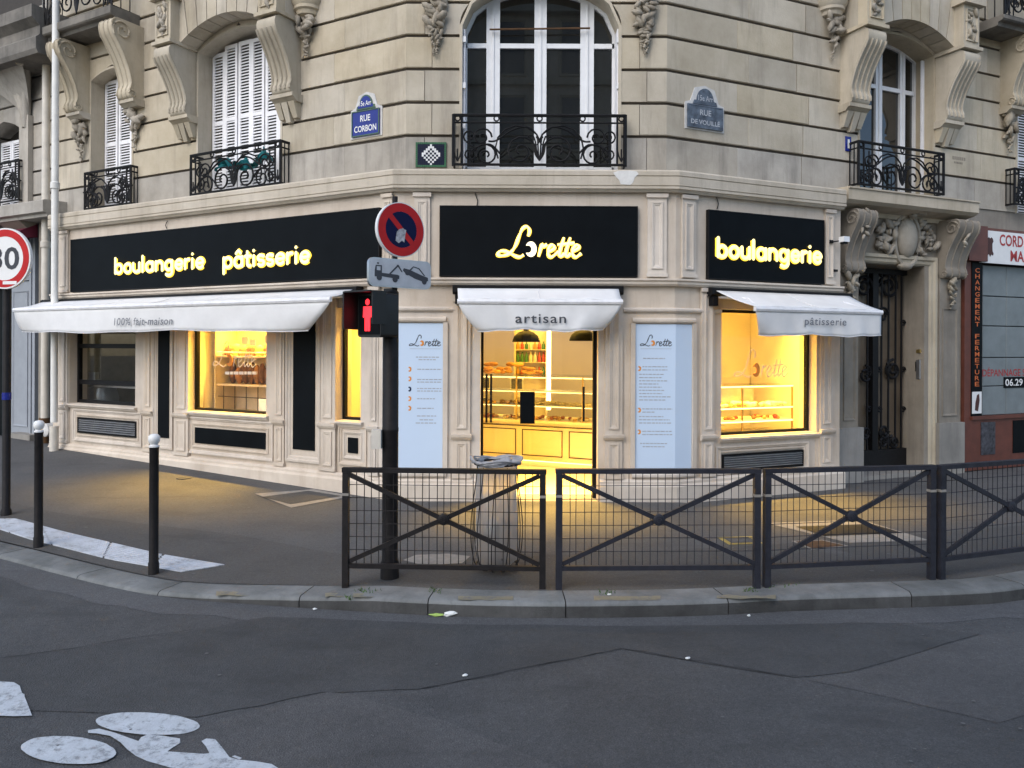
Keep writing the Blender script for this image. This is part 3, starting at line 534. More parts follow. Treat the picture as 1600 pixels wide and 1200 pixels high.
def course(F, ua, ub, ops, z0, z1, seed, mat='limestone', parent=None, n1=N0):
    par = parent or bld; rnd = random.Random(seed); segs = [(ua, None, ub, None)]
    hit = sorted([o for o in ops if o.zt > z0 and o.zb < z1 - .05], key=lambda o: o.c); cur, co = ua, None; segs = []
    for o in hit: segs.append((cur, co, o.c, o)); cur, co = o.c, o
    segs.append((cur, co, ub, None)); g = 0.019
    for a, oa, b, ob in segs:
        la = a + (oa.hw((z0 + z1) / 2) if oa else 0); lb = b - (ob.hw((z0 + z1) / 2) if ob else 0); cuts = [a]; k = max(1, round((lb - la) / 1.12))
        for i in range(1, k): cuts.append(la + (lb - la) * (i + rnd.uniform(-.16, .16)) / k)
        cuts.append(b)
        for i in range(len(cuts) - 1):
            c0, c1 = cuts[i], cuts[i + 1]; left = oa if (oa and i == 0) else None; right = ob if (ob and i == len(cuts) - 2) else None
            zz0, zz1 = z0 + g, z1 - g; mb = MB()
            if not left and not right: mb.block(F, c0 + .0025, c1 - .0025, zz0, zz1, n1 - .38, n1, .008)
            else:
                zs = [zz0 + (zz1 - zz0) * q / 7 for q in range(8)]
                R_ = [((c1 - right.hw(z)) if right else c1 - .0025, z) for z in zs]; L2 = [((c0 + left.hw(z)) if left else c0 + .0025, z) for z in reversed(zs)]
                P = R_ + L2
                if max(q[0] for q in R_) - min(q[0] for q in L2) < .03: continue
                if left and right and c1 - c0 < .1: continue
                if any(r[0] - l[0] < .01 for r, l in zip(R_, reversed(L2))): continue
                mb.prism(F, P, n1 - .38, n1)
            mb.build('stone_block', mat, par)
DL = (FL.n + FC.n).normalized()
cu = (corner(-1, N0) - FC.o).dot(FC.d); cuL = (corner(-1, N0) - FL.o).dot(FL.d); cur_ = (corner(1, N0) - FC.o).dot(FC.d); cuR = (corner(1, N0) - FR.o).dot(FR.d)
UDIV = FL.u(81, N0)
for r in range(len(joints) - 1):
    z0, z1 = joints[r], joints[r + 1]; st = 0.18 * (r % 2)
    sm = 'limestone_sooted' if r == 0 else 'limestone'; course(FL, 1.05 + st, UDIV, [OA, OB], z0, z1, 100 + r, sm); course(FR, 1.15 + st, UREND, [OD, OE], z0, z1, 300 + r, sm)
    # corner stones wrap the angle; the chamfer between them is split by its window
    g = .019; e1, e2 = 0.30 + st * .5, WC - 0.30 - st * .5
    for sd, path in ((-1, [PL(1.05 + st), cL, lambda n, e=e1: FC.p(e, n, 0)]), (1, [lambda n, e=e2: FC.p(e, n, 0), cR, PR(1.15 + st)])):
        MB().sweep([(N0 - .38, z0 + g), (N0 - .008, z0 + g), (N0, z0 + g + .008), (N0, z1 - g - .008), (N0 - .008, z1 - g), (N0 - .38, z1 - g)], path).build('stone_block', sm, bld)
    course(FC, e1 + .005, e2 - .005, [OCn], z0, z1, 200 + r, sm)
for pth in ([PL(UDIV), cL, cR, PR(UREND)],):
    for zlo, zhi, nn in ((ZCT + .03, 9.5, N0 - .62),): MB().sweep([(nn - .25, zlo), (nn, zlo), (nn, zhi), (nn - .25, zhi)], pth).build('core_wall', 'backing', bld)
    for k in joints[:]: MB().sweep([(N0 - .42, k - .02), (N0 - .022, k - .02), (N0 - .022, k + .02), (N0 - .42, k + .02)], [pth[0], lambda n: FL.p(OB.u1 + .0, n, 0)]).build('mortar_bed', 'mortar', bld)
    for a_, b_ in (((FL, OA.u0), (FL, OB.u1)),): pass
def bed(path):
    for k in joints: MB().sweep([(N0 - .37, k - .022), (N0 - .034, k - .022), (N0 - .034, k + .022), (N0 - .37, k + .022)], path).build('mortar_bed', 'mortar', bld)
for o in [q for q in list(COL.objects) if q.name.startswith('mortar_bed')]: bpy.data.objects.remove(o)
bed([PL(UDIV), PL(OA.u1)]); bed([PL(OA.u0), PL(OB.u1)]); bed([PL(OB.u0), cL, lambda n: FC.p(OCn.u0, n, 0)]); bed([lambda n: FC.p(OCn.u1, n, 0), cR, PR(OD.u0)]); bed([PR(OD.u1), PR(OE.u0)]); bed([PR(OE.u1), PR(UREND)])

def sub(name, F, u, n, z):
    o = thing(name, F.p(u, n, z)); o.parent = bld; o.location = Vector(o['_base']) - Vector(bld['_base']); return o
def reveal(F, op, n0, n1, mat='limestone', d=.035):
    a, b = op.pts(0), op.pts(d); k = len(a); mb = MB()
    mb.v = [F.p(u, n1, z) for u, z in a] + [F.p(u, n1 + .012, z) for u, z in a] + [F.p(u, n1 + .012, z) for u, z in b] + [F.p(u, n0, z) for u, z in b] + [F.p(u, n0, z) for u, z in a]
    for q in range(4):
        for i in range(k - 1): mb.f.append((q * k + i, q * k + i + 1, (q + 1) * k + i + 1, (q + 1) * k + i))
    mb.build('reveal', mat, bld, smooth=35)
for F, op in ((FL, OA), (FL, OB), (FC, OCn), (FR, OD), (FR, OE)): reveal(F, op, N0 - .42, N0 - .004)
def shutter_leaf(F, u0, u1, z0, z1, n, parent, ztop=None, slope=0.0):
    """metal louvred leaf: stiles and rails plus fine slats"""
    zt0, zt1 = z1, z1 + slope
    mb = MB(); w_ = .046; P = lambda u: zt0 + (zt1 - zt0) * (u - u0) / (u1 - u0)
    mb.prism(F, [(u0, z0), (u0 + w_, z0), (u0 + w_, P(u0 + w_)), (u0, P(u0))], n - .012, n + .012); mb.prism(F, [(u1 - w_, z0), (u1, z0), (u1, P(u1)), (u1 - w_, P(u1 - w_))], n - .012, n + .012)
    for zz in (z0, z0 + (z1 - z0) * .5): mb.fbox(F, u0 + w_, u1 - w_, n - .011, n + .011, zz, zz + .05)
    mb.prism(F, [(u0 + w_, P(u0 + w_) - .05), (u1 - w_, P(u1 - w_) - .05), (u1 - w_, P(u1 - w_)), (u0 + w_, P(u0 + w_))], n - .011, n + .011)
    lf = mb.build('shutter_leaf', 'shutter_paint', parent); lf['_base'] = parent['_base']
    sl = MB(); z = z0 + .07
    while z < min(zt0, zt1) - .06:
        sl.box8([F.p(u0 + w_, n - .014, z + .024), F.p(u1 - w_, n - .014, z + .024), F.p(u1 - w_, n + .009, z), F.p(u0 + w_, n + .009, z)], [F.p(u0 + w_, n - .014, z + .031), F.p(u1 - w_, n - .014, z + .031), F.p(u1 - w_, n + .009, z + .014), F.p(u0 + w_, n + .009, z + .014)]); z += .044
    sl.build('louvres', 'shutter_paint', lf, kind='stuff')
def op_top(op, u): x = (u - op.c) / op.h; return op.zs + (op.zt - op.zs) * (1 - x * x)
# shuttered windows A and B
for op, k, lab in ((OA, 3, 'closed white louvred shutters of the narrow window'), (OB, 6, 'closed white louvred shutters of the wide window')):
    wd = sub('upper_window', FL, op.c, N0 - .3, op.zb); wd['label'] = lab
    a, b = op.u0 + .04, op.u1 - .04; n_ = N0 - .24
    for i in range(k):
        x0, x1 = a + (b - a) * i / k + .006, a + (b - a) * (i + 1) / k - .006; zt = min(op_top(op, x0), op_top(op, x1), op.zt) - .10
        zt0, zt1 = op_top(op, x0) - .09, op_top(op, x1) - .09
        shutter_leaf(FL, x0, x1, op.zb + .05, min(zt0, op.zs + .14), n_ - .012 * (i % 2), wd, slope=0.0)
    MB().fbox(FL, op.u0, op.u1, N0 - .45, N0 - .40, op.zb, op.zt).build('dark_room', 'backing', wd)
def casement(F, op, bars, transom, n, wd, bw=.06):
    """white timber frame following the opening, mullions, transom and panes"""
    a, b = op.pts(.03), op.pts(.03 + bw); k = len(a); mb = MB()
    for q, (o1, nn) in enumerate(((a, n - .04), (a, n + .03), (b, n + .03), (b, n - .04))): mb.v += [F.p(u, nn, z) for u, z in o1]
    for q in range(4):
        for i in range(k):
            j = (i + 1) % k; mb.f.append((q * k + i, q * k + j, ((q + 1) % 4) * k + j, ((q + 1) % 4) * k + i))
    mb.build('frame', 'white_paint', wd, smooth=35)
    def top(u): h = max(0.0, 1 - ((u - op.c) / (op.h - .03)) ** 2); return op.zs + (op.zt - op.zs - .05) * (math.sqrt(h) if op.ell else h)
    for u0, u1 in bars:
        mb = MB(); mb.prism(F, [(u0, op.zb + .05), (u1, op.zb + .05), (u1, top(u1)), (u0, top(u0))], n - .03, n + .035)
        mb.fbox(F, (u0 + u1) / 2 - .012, (u0 + u1) / 2 + .012, n + .033, n + .05, op.zb + .06, top((u0 + u1) / 2) - .03); mb.build('mullion', 'white_paint', wd)
    edges = [op.u0 + .03 + bw * .5] + [q for b_ in bars for q in b_] + [op.u1 - .03 - bw * .5]
    for i in range(0, len(edges), 2):
        u0, u1 = edges[i], edges[i + 1]
        MB().fbox(F, u0, u1, n - .028, n + .03, transom, transom + .06).build('transom', 'white_paint', wd)
        MB().fbox(F, u0, u1, n - .012, n - .004, op.zb + .06, transom).build('pane', 'window_glass', wd)
        zz = [(u0 + (u1 - u0) * q / 6) for q in range(7)]
        MB().prism(F, [(u0, transom + .06), (u1, transom + .06)] + [(u_, top(u_) - .01) for u_ in reversed(zz)], n - .012, n - .004).build('pane', 'window_glass', wd)
        MB().fbox(F, u0, u1, n - .028, n + .03, op.zb + .05, op.zb + .14).build('bottom_rail', 'white_paint', wd)
wd = sub('upper_window', FC, OCn.c, N0 - .3, OCn.zb); wd['label'] = 'tall arched white casement window above the bakery door'
ucw = lambda p: FC.u(p, N0 - .26)
casement(FC, OCn, [(ucw(758), ucw(779)), (ucw(833), ucw(852)), (ucw(905), ucw(926))], FC.z(840, 75, N0 - .26), N0 - .30, wd, .05)
MB().tube([FC.p(ucw(763), N0 - .2, FC.z(763, 46, N0 - .2)), FC.p(ucw(919), N0 - .2, FC.z(919, 44, N0 - .2))], .012, 6).build('curtain_bar', 'rust', wd)
for a_, b_ in ((720, 727), (958, 965)):    # folded shutters standing in the reveal
    x0, x1 = ucw(a_), ucw(b_)
    for i in range(2): MB().fbox(FC, x0 + (x1 - x0) * i / 2 + .004, x0 + (x1 - x0) * (i + 1) / 2 - .004, N0 - .25, N0 - .03 - .02 * i, OCn.zb + .03, OCn.zs - .02).build('folded_shutter', 'shutter_paint', wd)
    for z in (4.55, 5.05, 5.62): MB().fbox(FC, x0 - .005, x1 + .005, N0 - .029, N0 - .008, z, z + .07).build('hinge', 'white_paint', wd)
wd = sub('upper_window', FR, OD.c, N0 - .3, OD.zb); wd['label'] = 'white casement window with one shutter folded open above the house door'
ud = lambda p: FR.u(p, N0 - .26)
casement(FR, OD, [(ud(1369), ud(1379)), (ud(1407), ud(1415))], FR.z(1385, 140, N0 - .26), N0 - .32, wd, .05)
shutter_leaf(FR, ud(1431), OD.u1 - .045, OD.zb + .05, OD.zs - .02, N0 - .16, wd)
wd = sub('upper_window', FR, OE.c, N0 - .3, OE.zb)
for i in range(3): x0 = OE.u0 + .04 + (OE.u1 - OE.u0 - .08) * i / 3; shutter_leaf(FR, x0 + .005, x0 + (OE.u1 - OE.u0 - .08) / 3 - .005, OE.zb + .05, OE.zs - .05, N0 - .3, wd)
# projecting bays above the two wide windows: voussoirs carried on big fluted consoles
def bay(F, op, ua, ub, n1):
    zt = 7.35; K = 9
    so = Op(op.u0 - .02, op.u1 + .02, op.zb, op.zs + .03, op.zt + .06)
    def arc(x): return (so.c + x * so.h, so.zs + (so.zt - so.zs) * (1 - x * x))
    for i in range(K):
        x0, x1 = -1 + 2 * i / K, -1 + 2 * (i + 1) / K; g = .006 / so.h
        top = lambda x: (so.c + x * (so.h + .30 * abs(x)) * 1.0, zt)
        A_ = [arc(x0 + g + (x1 - x0 - 2 * g) * q / 4) for q in range(5)]; P = A_ + [top(x1 - g), top(x0 + g)]
        MB().prism(F, P, N0 + .002, n1).build('voussoir', 'limestone', bld)
    MB().fbox(F, ua, so.u0 - .008 - .0, N0 + .002, n1 - .004, so.zs, zt).build('bay_pier', 'limestone', bld); MB().fbox(F, so.u1 + .008, ub, N0 + .002, n1 - .004, so.zs, zt).build('bay_pier', 'limestone', bld)
    MB().fbox(F, ua - .05, ub + .05, N0 + .002, n1 + .07, zt + .003, 9.4).build('bay_wall', 'limestone', bld)
bay(FL, OB, OB.u0 - .34, OB.u1 + .34, 0.02); bay(FR, OD, OD.u0 - .34, OD.u1 + .34, 0.02)
def console(F, uc_, w_, zt, zb, proj, n0=N0, flutes=0, disc=True, mat='limestone', name='console', par=None):
    H = zt - zb; prof = [(.86, 1.0), (1.0, .95), (1.03, .87), (.97, .78), (.80, .66), (.60, .50), (.46, .34), (.40, .20), (.46, .11), (.43, .03), (.30, 0.0)]
    pts = [(n0 + q.x * proj, zb + q.y * H) for q in smooth_path([(a, b, 0) for a, b in prof], 4)]
    mb = MB(); mb.prism_nz(F, [(n0 - .02, zb)] + [] + [(n0 - .02, zt)] + pts, uc_ - w_ / 2, uc_ + w_ / 2)
    if flutes:
        for i in range(flutes + 1):
            u_ = uc_ - w_ / 2 + w_ * (i + .0) / flutes; sub_ = pts[10:-6]; mb.tube([F.p(u_, a + .004, b) for a, b in sub_], .018, 5)
    else:
        for u_ in (uc_ - w_ * .5, uc_ - w_ * .18, uc_ + w_ * .18, uc_ + w_ * .5): mb.tube([F.p(u_, a, b) for a, b in pts[2:]], .014, 5)
    if disc:
        for sg in (-1, 1):
            q = spiral(n0 + .70 * proj, zb + .845 * H, .31 * proj, .05 * proj, -.6, 1.6, 16); mb.tube([F.p(uc_ + sg * (w_ / 2 + .004), a, b) for a, b in q], .018, 5)
            q = spiral(n0 + .36 * proj, zb + .06 * H, .13 * proj, .03 * proj, 0, 1.2, 12); mb.tube([F.p(uc_ + sg * (w_ / 2 + .004), a, b) for a, b in q], .014, 5)
    return mb.build(name, mat, par or bld, smooth=40)
def leafy(F, u, n, z0, z1, wd_, k, dep=.05, mb=None, taper=.6, jit=.9):
    mb = mb or MB()
    for i in range(k):
        t = i / max(1, k - 1); ww = wd_ * (1 - taper * t) ; q = random.uniform(-1, 1); c = F.p(u + q * ww * .42, n + random.uniform(.3, 1) * dep, z1 + (z0 - z1) * t + random.uniform(-.02, .02)); r = random.uniform(.55, 1.1) * ww * .30
        a = random.uniform(0, math.pi); e1 = F.d * math.cos(a) + Vector((0, 0, math.sin(a))); e2 = F.d * -math.sin(a) + Vector((0, 0, math.cos(a)))
        mb.ell(c, (e1 * r * 1.35, e2 * r * .62, F.n * r * .6), 6, 4, .12)
    return mb
def drop(F, u, w_, zt, zb, n0=N0, guttae=False):
    mb = MB(); mb.prism_nz(F, [(n0 - .02, zt - .10), (n0 + .12, zt - .10), (n0 + .17, zt - .06), (n0 + .20, zt - .05), (n0 + .20, zt), (n0 - .02, zt)], u - w_ * .6, u + w_ * .6)
    mb.build('bracket_cap', 'limestone', bld)
    if guttae:
        for i in (-1, 0, 1): MB().box8([F.p(u + i * w_ * .36 - .04, n0, zb + .05 * abs(i)), F.p(u + i * w_ * .36 + .04, n0, zb + .05 * abs(i)), F.p(u + i * w_ * .36 + .04, n0 + .06, zb + .05 * abs(i)), F.p(u + i * w_ * .36 - .04, n0 + .06, zb + .05 * abs(i))], [F.p(u + i * w_ * .36 - .055, n0, zt - .101), F.p(u + i * w_ * .36 + .055, n0, zt - .101), F.p(u + i * w_ * .36 + .055, n0 + .15, zt - .101), F.p(u + i * w_ * .36 - .055, n0 + .15, zt - .101)]).build('gutta', 'limestone', bld)
    else:
        m = leafy(F, u, n0, zb + (zt - zb) * .45, zt - .12, w_ * 1.2, 12, .12, taper=.3); leafy(F, u, n0, zb, zb + (zt - zb) * .5, w_ * .8, 14, .09, m, .75); m.build('carved_drop', 'carved_stone', bld, smooth=60)
def px_console(F, xw, yt, yb, wpx, proj, ycap_b, ydrop, guttae, flutes, ncap=0.08):
    """xw: column of the bracket's foot on the wall"""
    u = F.u(xw, N0 + .1); zt, zb = F.z(xw, yt, N0 + .3), F.z(xw, yb, N0 + .12); w_ = wpx
    console(F, u, w_, zt, zb, proj, flutes=flutes, disc=not flutes); drop(F, u, w_, zb + .01, F.z(xw, ydrop, N0 + .08), guttae=guttae)
px_console(FL, 121, 62, 178, .30, .52, 0, 252, False, 0); px_console(FL, 204, 30, 158, .30, .52, 0, 237, False, 0)
for F, op in ((FL, OB), (FR, OD)):
    for sg in (-1, 1):
        u = op.c + sg * (op.h + .17); zt_, zb_ = 6.10, 5.10
        console(F, u, .33, 6.16, 5.20, .46, flutes=4, disc=False); drop(F, u, .34, 5.21, 4.86, guttae=True)
        MB().fbox(F, u - .20, u + .20, N0 + .003, .21, 6.163, 6.21).fbox(F, u - .165, u + .165, N0 + .003, .17, 6.21, 6.80).fbox(F, u - .22, u + .22, N0 + .003, .24, 6.80, 6.92).ring(F, u - .12, u + .12, 6.28, 6.74, .17, .025, .02).build('console_block', 'limestone', bld)
        m = leafy(F, u, .165, 6.32, 6.70, .2, 12, .02, taper=.1); m.build('carved_panel', 'carved_stone', bld, smooth=60)
# pendant brackets next to the bays, and scroll brackets by window E
for F, x in ((FL, 471), (FR, 1304)):
    u = F.u(x, N0 + .1); zt = F.z(x, 22, N0 + .12)
    m = MB(); m.lathe(F.p(u, N0, zt), [(.10, -.02), (.15, .0), (.16, .05), (.19, .07), (.19, .11), (.22, .16), (.24, .34), (.24, 1.2)], 20); m.build('pendant_bracket', 'limestone', bld, smooth=30)
    m = leafy(F, u, N0, zt - .20, zt - .02, .30, 14, .13, taper=.2); leafy(F, u, N0, zt - .56, zt - .2, .2, 16, .09, m, .6); m.build('carved_drop', 'carved_stone', bld, smooth=60)
px_console(FR, 1581, 52, 168, .30, .5, 0, 240, False, 0); px_console(FR, 1672, 52, 168, .30, .5, 0, 240, False, 0)
# festoons beside the chamfer window
for x in (679, 1005):
    u = FC.u(x, N0); m = leafy(FC, u, N0, FC.z(x, 40, N0), FC.z(x, -60, N0), .28, 44, .09, taper=.1); leafy(FC, u, N0, FC.z(x, 88, N0), FC.z(x, 36, N0), .21, 40, .07, m, .75); m.build('festoon', 'carved_stone', bld, smooth=60)
# balcony slabs at the top corners
def slab(F, u0, u1, n1, zb, zt):
    s_ = sub('balcony', F, (u0 + u1) / 2, N0, zb)
    MB().prism_nz(F, [(N0 - .01, zb), (n1 - .10, zb), (n1 - .08, zb + .05), (n1 - .02, zb + .06), (n1, zb + .08), (n1, zt), (N0 - .01, zt + .02)], u0, u1).build('slab', 'limestone_sooty', s_)
    return s_
zb_, zt_ = FL.z(170, 28, .21), FL.z(170, 8, .21)
a, b = sorted((FL.u(170, .21), FL.u(64, .21)))
SLA = slab(FL, a, b + .0, .21, zb_, zt_); SLE = slab(FR, FR.u(1566, .21), FR.u(1566, .21) + 1.6, .21, FR.z(1570, 36, .21), FR.z(1570, 22, .21))

# ------------------------------------------------------------------ wrought iron railings
def railing(F, u0, u1, z0, z1, n, nb, parent, k_scroll=1, name='railing'):
    W, H = u1 - u0, z1 - z0; mb = MB(); r = .010
    P = lambda x, y: F.p(u0 + x, n, z0 + y)
    T = lambda pts, rr=r: mb.tube([P(a, b) for a, b in pts], rr * 1.25, 5)
    for y, rr in ((H - .012, .02), (H * .84, .011), (.02, .016)): mb.tube([F.p(u0, nb, z0 + y), P(0, y), P(W, y), F.p(u1, nb, z0 + y)], rr, 6)
    for x in (0, W): T([(x, 0), (x, H)], .016)
    for x in (.10, W - .10): T([(x, .02), (x, H)], .011)
    for x in (0, W):
        u_ = u0 + x
        for q in (.35, .7): mb.tube([F.p(u_, n + (nb - n) * q, z0 + .02), F.p(u_, n + (nb - n) * q, z0 + H)], .009, 5)
    m = W / 2; hh = H * .80
    for sg in (-1, 1):
        X = lambda q: [(m + sg * a, b) for a, b in q]
        for a_ in (.02, .05, .085): T(X([(q.x, q.y) for q in smooth_path([(0.0, .07), (a_ * .6, hh * .3), (a_ * .9, hh * .55), (a_ * 1.5, hh * .72), (a_ * 1.9, hh * .68)], 4) for q in [Vector((q[0], q[1], 0))]]), .008)
        T(X(spiral(.23, hh * .36, .20, .03, math.pi * 1.05, -1.7)), .011); T(X(spiral(.27, hh * .42, .30, .26, math.pi * .95, -.55)), .009)
        T(X([(q[0], q[1]) for q in smooth_path([(.05, hh * .8, 0), (.16, hh * .95, 0), (.34, hh * .86, 0), (.52, hh * .62, 0), (.62, hh * .6, 0)], 5)]), .010)
        s1 = m * .62
        T(X(spiral(s1, hh * .26, .15, .02, .3, 1.6)), .010); T(X(spiral(s1 + .05, hh * .70, .12, .02, math.pi, -1.5)), .010)
        T(X([(q[0], q[1]) for q in smooth_path([(s1 - .17, hh * .3, 0), (s1 - .05, hh * .52, 0), (s1 + .12, hh * .45, 0), (s1 + .2, hh * .25, 0), (s1 + .16, .06, 0)], 5)]), .010)
        s2 = m - .20
        T(X(spiral(s2, hh * .3, .10, .015, math.pi * .5, 1.5)), .009); T(X(spiral(s2, hh * .72, .085, .015, -math.pi * .5, 1.5)), .009); T(X([(s2, .04), (s2, hh)]), .008)
        for a_ in (-.05, 0, .05): T(X([(q[0], q[1]) for q in smooth_path([(m - .05, .06, 0), (m - .05 + a_ * .6, hh * .25, 0), (m - .05 + a_, hh * .42, 0)], 3)]), .008)
        for xx in (.0, m * .5, m - .05): T(X(spiral(xx, H * .92, .032, .032, 0, 1.0, 10)), .008)
    return mb.build(name, 'iron', parent, smooth=50)
a, b = sorted((FL.u(131.5, N0 + .12), FL.u(203, N0 + .12))); railing(FL, a, b, FL.z(165, 324.5, N0 + .12), FL.z(165, 264.5, N0 + .12), N0 + .12, N0 - .05, bld)
a, b = sorted((FL.u(297, N0 + .16), FL.u(437, N0 + .16))); railing(FL, a, b, FL.z(370, 297, N0 + .16), FL.z(370, 230, N0 + .16), N0 + .16, N0 - .05, bld)
railing(FC, FC.u(707, N0 + .16), FC.u(976, N0 + .16), FC.z(840, 260, N0 + .16), FC.z(840, 179, N0 + .16), N0 + .16, N0 - .05, bld)
railing(FR, FR.u(1340, N0 + .16), FR.u(1473, N0 + .16), FR.z(1405, 297, N0 + .16), FR.z(1405, 229, N0 + .16), N0 + .16, N0 - .05, bld)
railing(FR, FR.u(1584, N0 + .14), FR.u(1584, N0 + .14) + 1.2, FR.z(1590, 321, N0 + .14), FR.z(1590, 263, N0 + .14), N0 + .14, N0 - .05, bld)
railing(FL, FL.u(170, .17), FL.u(64, .17), zt_ + .01, zt_ + 1.0, .15, N0, SLA); railing(FR, FR.u(1566, .17) + .05, FR.u(1566, .17) + 1.55, FR.z(1570, 22, .21) + .01, FR.z(1570, 22, .21) + 1.0, .15, N0, SLE)

# ------------------------------------------------------------------ house entrance on the right
ent = sub('entrance', FR, 4.0, N0, 0)
ue = lambda p, n=N0: FR.u(p, n)
EW = N0                                    # wall plane of the entrance bay
DO0, DO1 = ue(1343, N0 + .06), ue(1420, N0 - .33)
DZ = FR.z(1400, 415, N0 - .05)
EL0, EL1 = URSHOP + .01, ue(1503)
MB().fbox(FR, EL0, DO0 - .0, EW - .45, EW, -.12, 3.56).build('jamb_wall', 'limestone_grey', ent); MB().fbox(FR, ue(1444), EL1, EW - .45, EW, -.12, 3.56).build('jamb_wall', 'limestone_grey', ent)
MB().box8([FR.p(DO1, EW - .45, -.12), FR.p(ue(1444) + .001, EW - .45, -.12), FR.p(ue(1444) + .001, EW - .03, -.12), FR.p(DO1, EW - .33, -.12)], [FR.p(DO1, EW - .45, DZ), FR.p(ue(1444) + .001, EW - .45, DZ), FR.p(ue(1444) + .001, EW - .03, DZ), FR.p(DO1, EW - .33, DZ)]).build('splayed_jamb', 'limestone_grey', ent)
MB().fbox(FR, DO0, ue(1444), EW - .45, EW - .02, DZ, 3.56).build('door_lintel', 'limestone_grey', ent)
MB().ring(FR, DO0 - .125, ue(1460), -.5, DZ + .14, EW, .13, .05).build('architrave', 'limestone', ent)
for a_, b_ in ((1312, 1340), (1467, 1498)):
    u0, u1 = ue(a_, EW + .05), ue(b_, EW + .05)
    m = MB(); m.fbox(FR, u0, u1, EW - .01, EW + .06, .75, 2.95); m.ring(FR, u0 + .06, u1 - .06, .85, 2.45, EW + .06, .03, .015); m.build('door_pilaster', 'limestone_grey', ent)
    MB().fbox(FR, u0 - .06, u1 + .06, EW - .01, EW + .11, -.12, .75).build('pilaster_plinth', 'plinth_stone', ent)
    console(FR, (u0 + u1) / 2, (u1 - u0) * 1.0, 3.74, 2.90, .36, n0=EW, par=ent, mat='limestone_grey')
    m = leafy(FR, (u0 + u1) / 2, EW + .06, 2.45, 2.88, .24, 20, .07, taper=.6); m.build('carved_drop', 'carved_stone', ent, smooth=60)
    m = leafy(FR, (u0 + u1) / 2, EW + .30, 3.35, 3.72, .2, 9, .05, taper=.3); m.build('acanthus_leaf', 'carved_stone', ent, smooth=60)
# cartouche
cu_, cz_ = ue(1413), FR.z(1413, 372, EW)
m = MB(); m.ell(FR.p(cu_, EW + .02, cz_), (FR.d * .20, Vector((0, 0, .30)), FR.n * .12), 16, 12); m.tube([FR.p(cu_ + .25 * math.cos(t * .21), EW + .03, cz_ + .35 * math.sin(t * .21) - (.06 if math.sin(t * .21) < 0 else 0)) for t in range(30)], .035, 6, True); m.ell(FR.p(cu_ - .06, EW + .05, cz_ - .42), (FR.d * .12, Vector((0, 0, .06)), FR.n * .09), 10, 6); m.build('cartouche', 'carved_stone', ent, smooth=50)
m = MB()
for sg in (-1, 1):
    for i in range(34):
        x = sg * random.uniform(.25, .62); c = FR.p(cu_ + x, EW + random.uniform(.0, .07), cz_ + random.uniform(-.32, .30) * (1.1 - abs(x))); r = random.uniform(.035, .075); a = random.uniform(0, 3.1)
        e1 = FR.d * math.cos(a) + Vector((0, 0, math.sin(a))); e2 = FR.d * -math.sin(a) + Vector((0, 0, math.cos(a))); m.ell(c, (e1 * r * 1.3, e2 * r * .6, FR.n * r * .7), 6, 4, .15)
for i in range(10): m.ell(FR.p(cu_ + random.uniform(-.03, .2), EW + random.uniform(.08, .2), cz_ + random.uniform(.30, .46)), (FR.d * .07, Vector((0, 0, .05)), FR.n * .06), 6, 4, .15)
m.build('carved_leaves', 'carved_stone', ent, smooth=60)
e0, e1 = FR.u(1325, .08), FR.u(1529, .08); zt = FR.z(1430, 303, .08); zb = FR.z(1430, 324, .08)
MB().prism_nz(FR, [(EW - .3, zb - .12), (EW + .03, zb - .12), (EW + .06, zb - .06), (.02, zb - .02), (.05, zb), (.08, zb + .02), (.08, zt - .03), (.10, zt - .02), (.10, zt), (EW - .3, zt + .03)], e0, e1).build('entrance_cornice', 'limestone_cornice', ent)
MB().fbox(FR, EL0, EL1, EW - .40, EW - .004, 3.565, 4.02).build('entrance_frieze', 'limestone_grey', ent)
# the iron and glass door
gd = EW - .32; Z0, Z1 = .05, DZ - .02; db0, db1 = FR.u(1360.5, gd), FR.u(1369, gd)
MB().fbox(FR, DO0 - .02, DO1 + .02, gd - .06, gd - .04, Z0, Z1).build('door_glass', 'door_glass', ent)
MB().fbox(FR, DO0, DO0 + .06, gd - .04, gd + .03, Z0, Z1).fbox(FR, DO1 - .06, DO1, gd - .04, gd + .03, Z0, Z1).fbox(FR, DO0 + .06, DO1 - .06, gd - .04, gd + .03, Z1 - .08, Z1).fbox(FR, DO0 + .06, DO1 - .06, gd - .04, gd + .03, Z0, Z0 + .30).fbox(FR, db0, db1, gd - .041, gd + .04, Z0 + .30, Z1 - .08).build('door_frame', 'iron', ent)
m = MB(); DP = lambda x, y: FR.p(x, gd + .012, y)
T = lambda q, r=.012: m.tube([DP(a, b) for a, b in q], r * 1.3, 5)
def sc(px, py, r0, r1, a0, tn, r=.016):
    u_, z_ = FR.uv(px, py, gd); T(spiral(u_, z_, r0, r1, a0, tn), r)
for px in (1354, 1376, 1387, 1398, 1407): u_ = FR.u(px, gd); T([(u_, Z0 + .30), (u_, Z1 - .08)])
sc(1388, 448, .21, .05, math.pi, -1.7, .018); sc(1349, 448, .17, .04, 0, 1.7, .018); sc(1378, 492, .12, .03, 0, 1.5); sc(1394, 578, .16, .04, math.pi / 2, 1.6, .018); sc(1351, 585, .13, .03, math.pi / 2, -1.5); sc(1380, 674, .11, .03, 0, -1.5, .018); sc(1396, 690, .11, .02, 2, 1.5); sc(1351, 676, .10, .03, 3, 1.5); sc(1378, 690, .09, .02, 1, -1.4)
for px in (1373, 1357, 1410):
    for py in (505, 578, 640): sc(px, py, .05, .012, 0, 1.3, .010)
m.build('door_scrollwork', 'iron', ent, smooth=50)
MB().fbox(FR, DO0 - .05, ue(1444), EW - .45, EW + .02, -.1, .045).build('door_step', 'plinth_stone', ent)
def jp(x, y): return FR.uv(x, y, EW - .17)

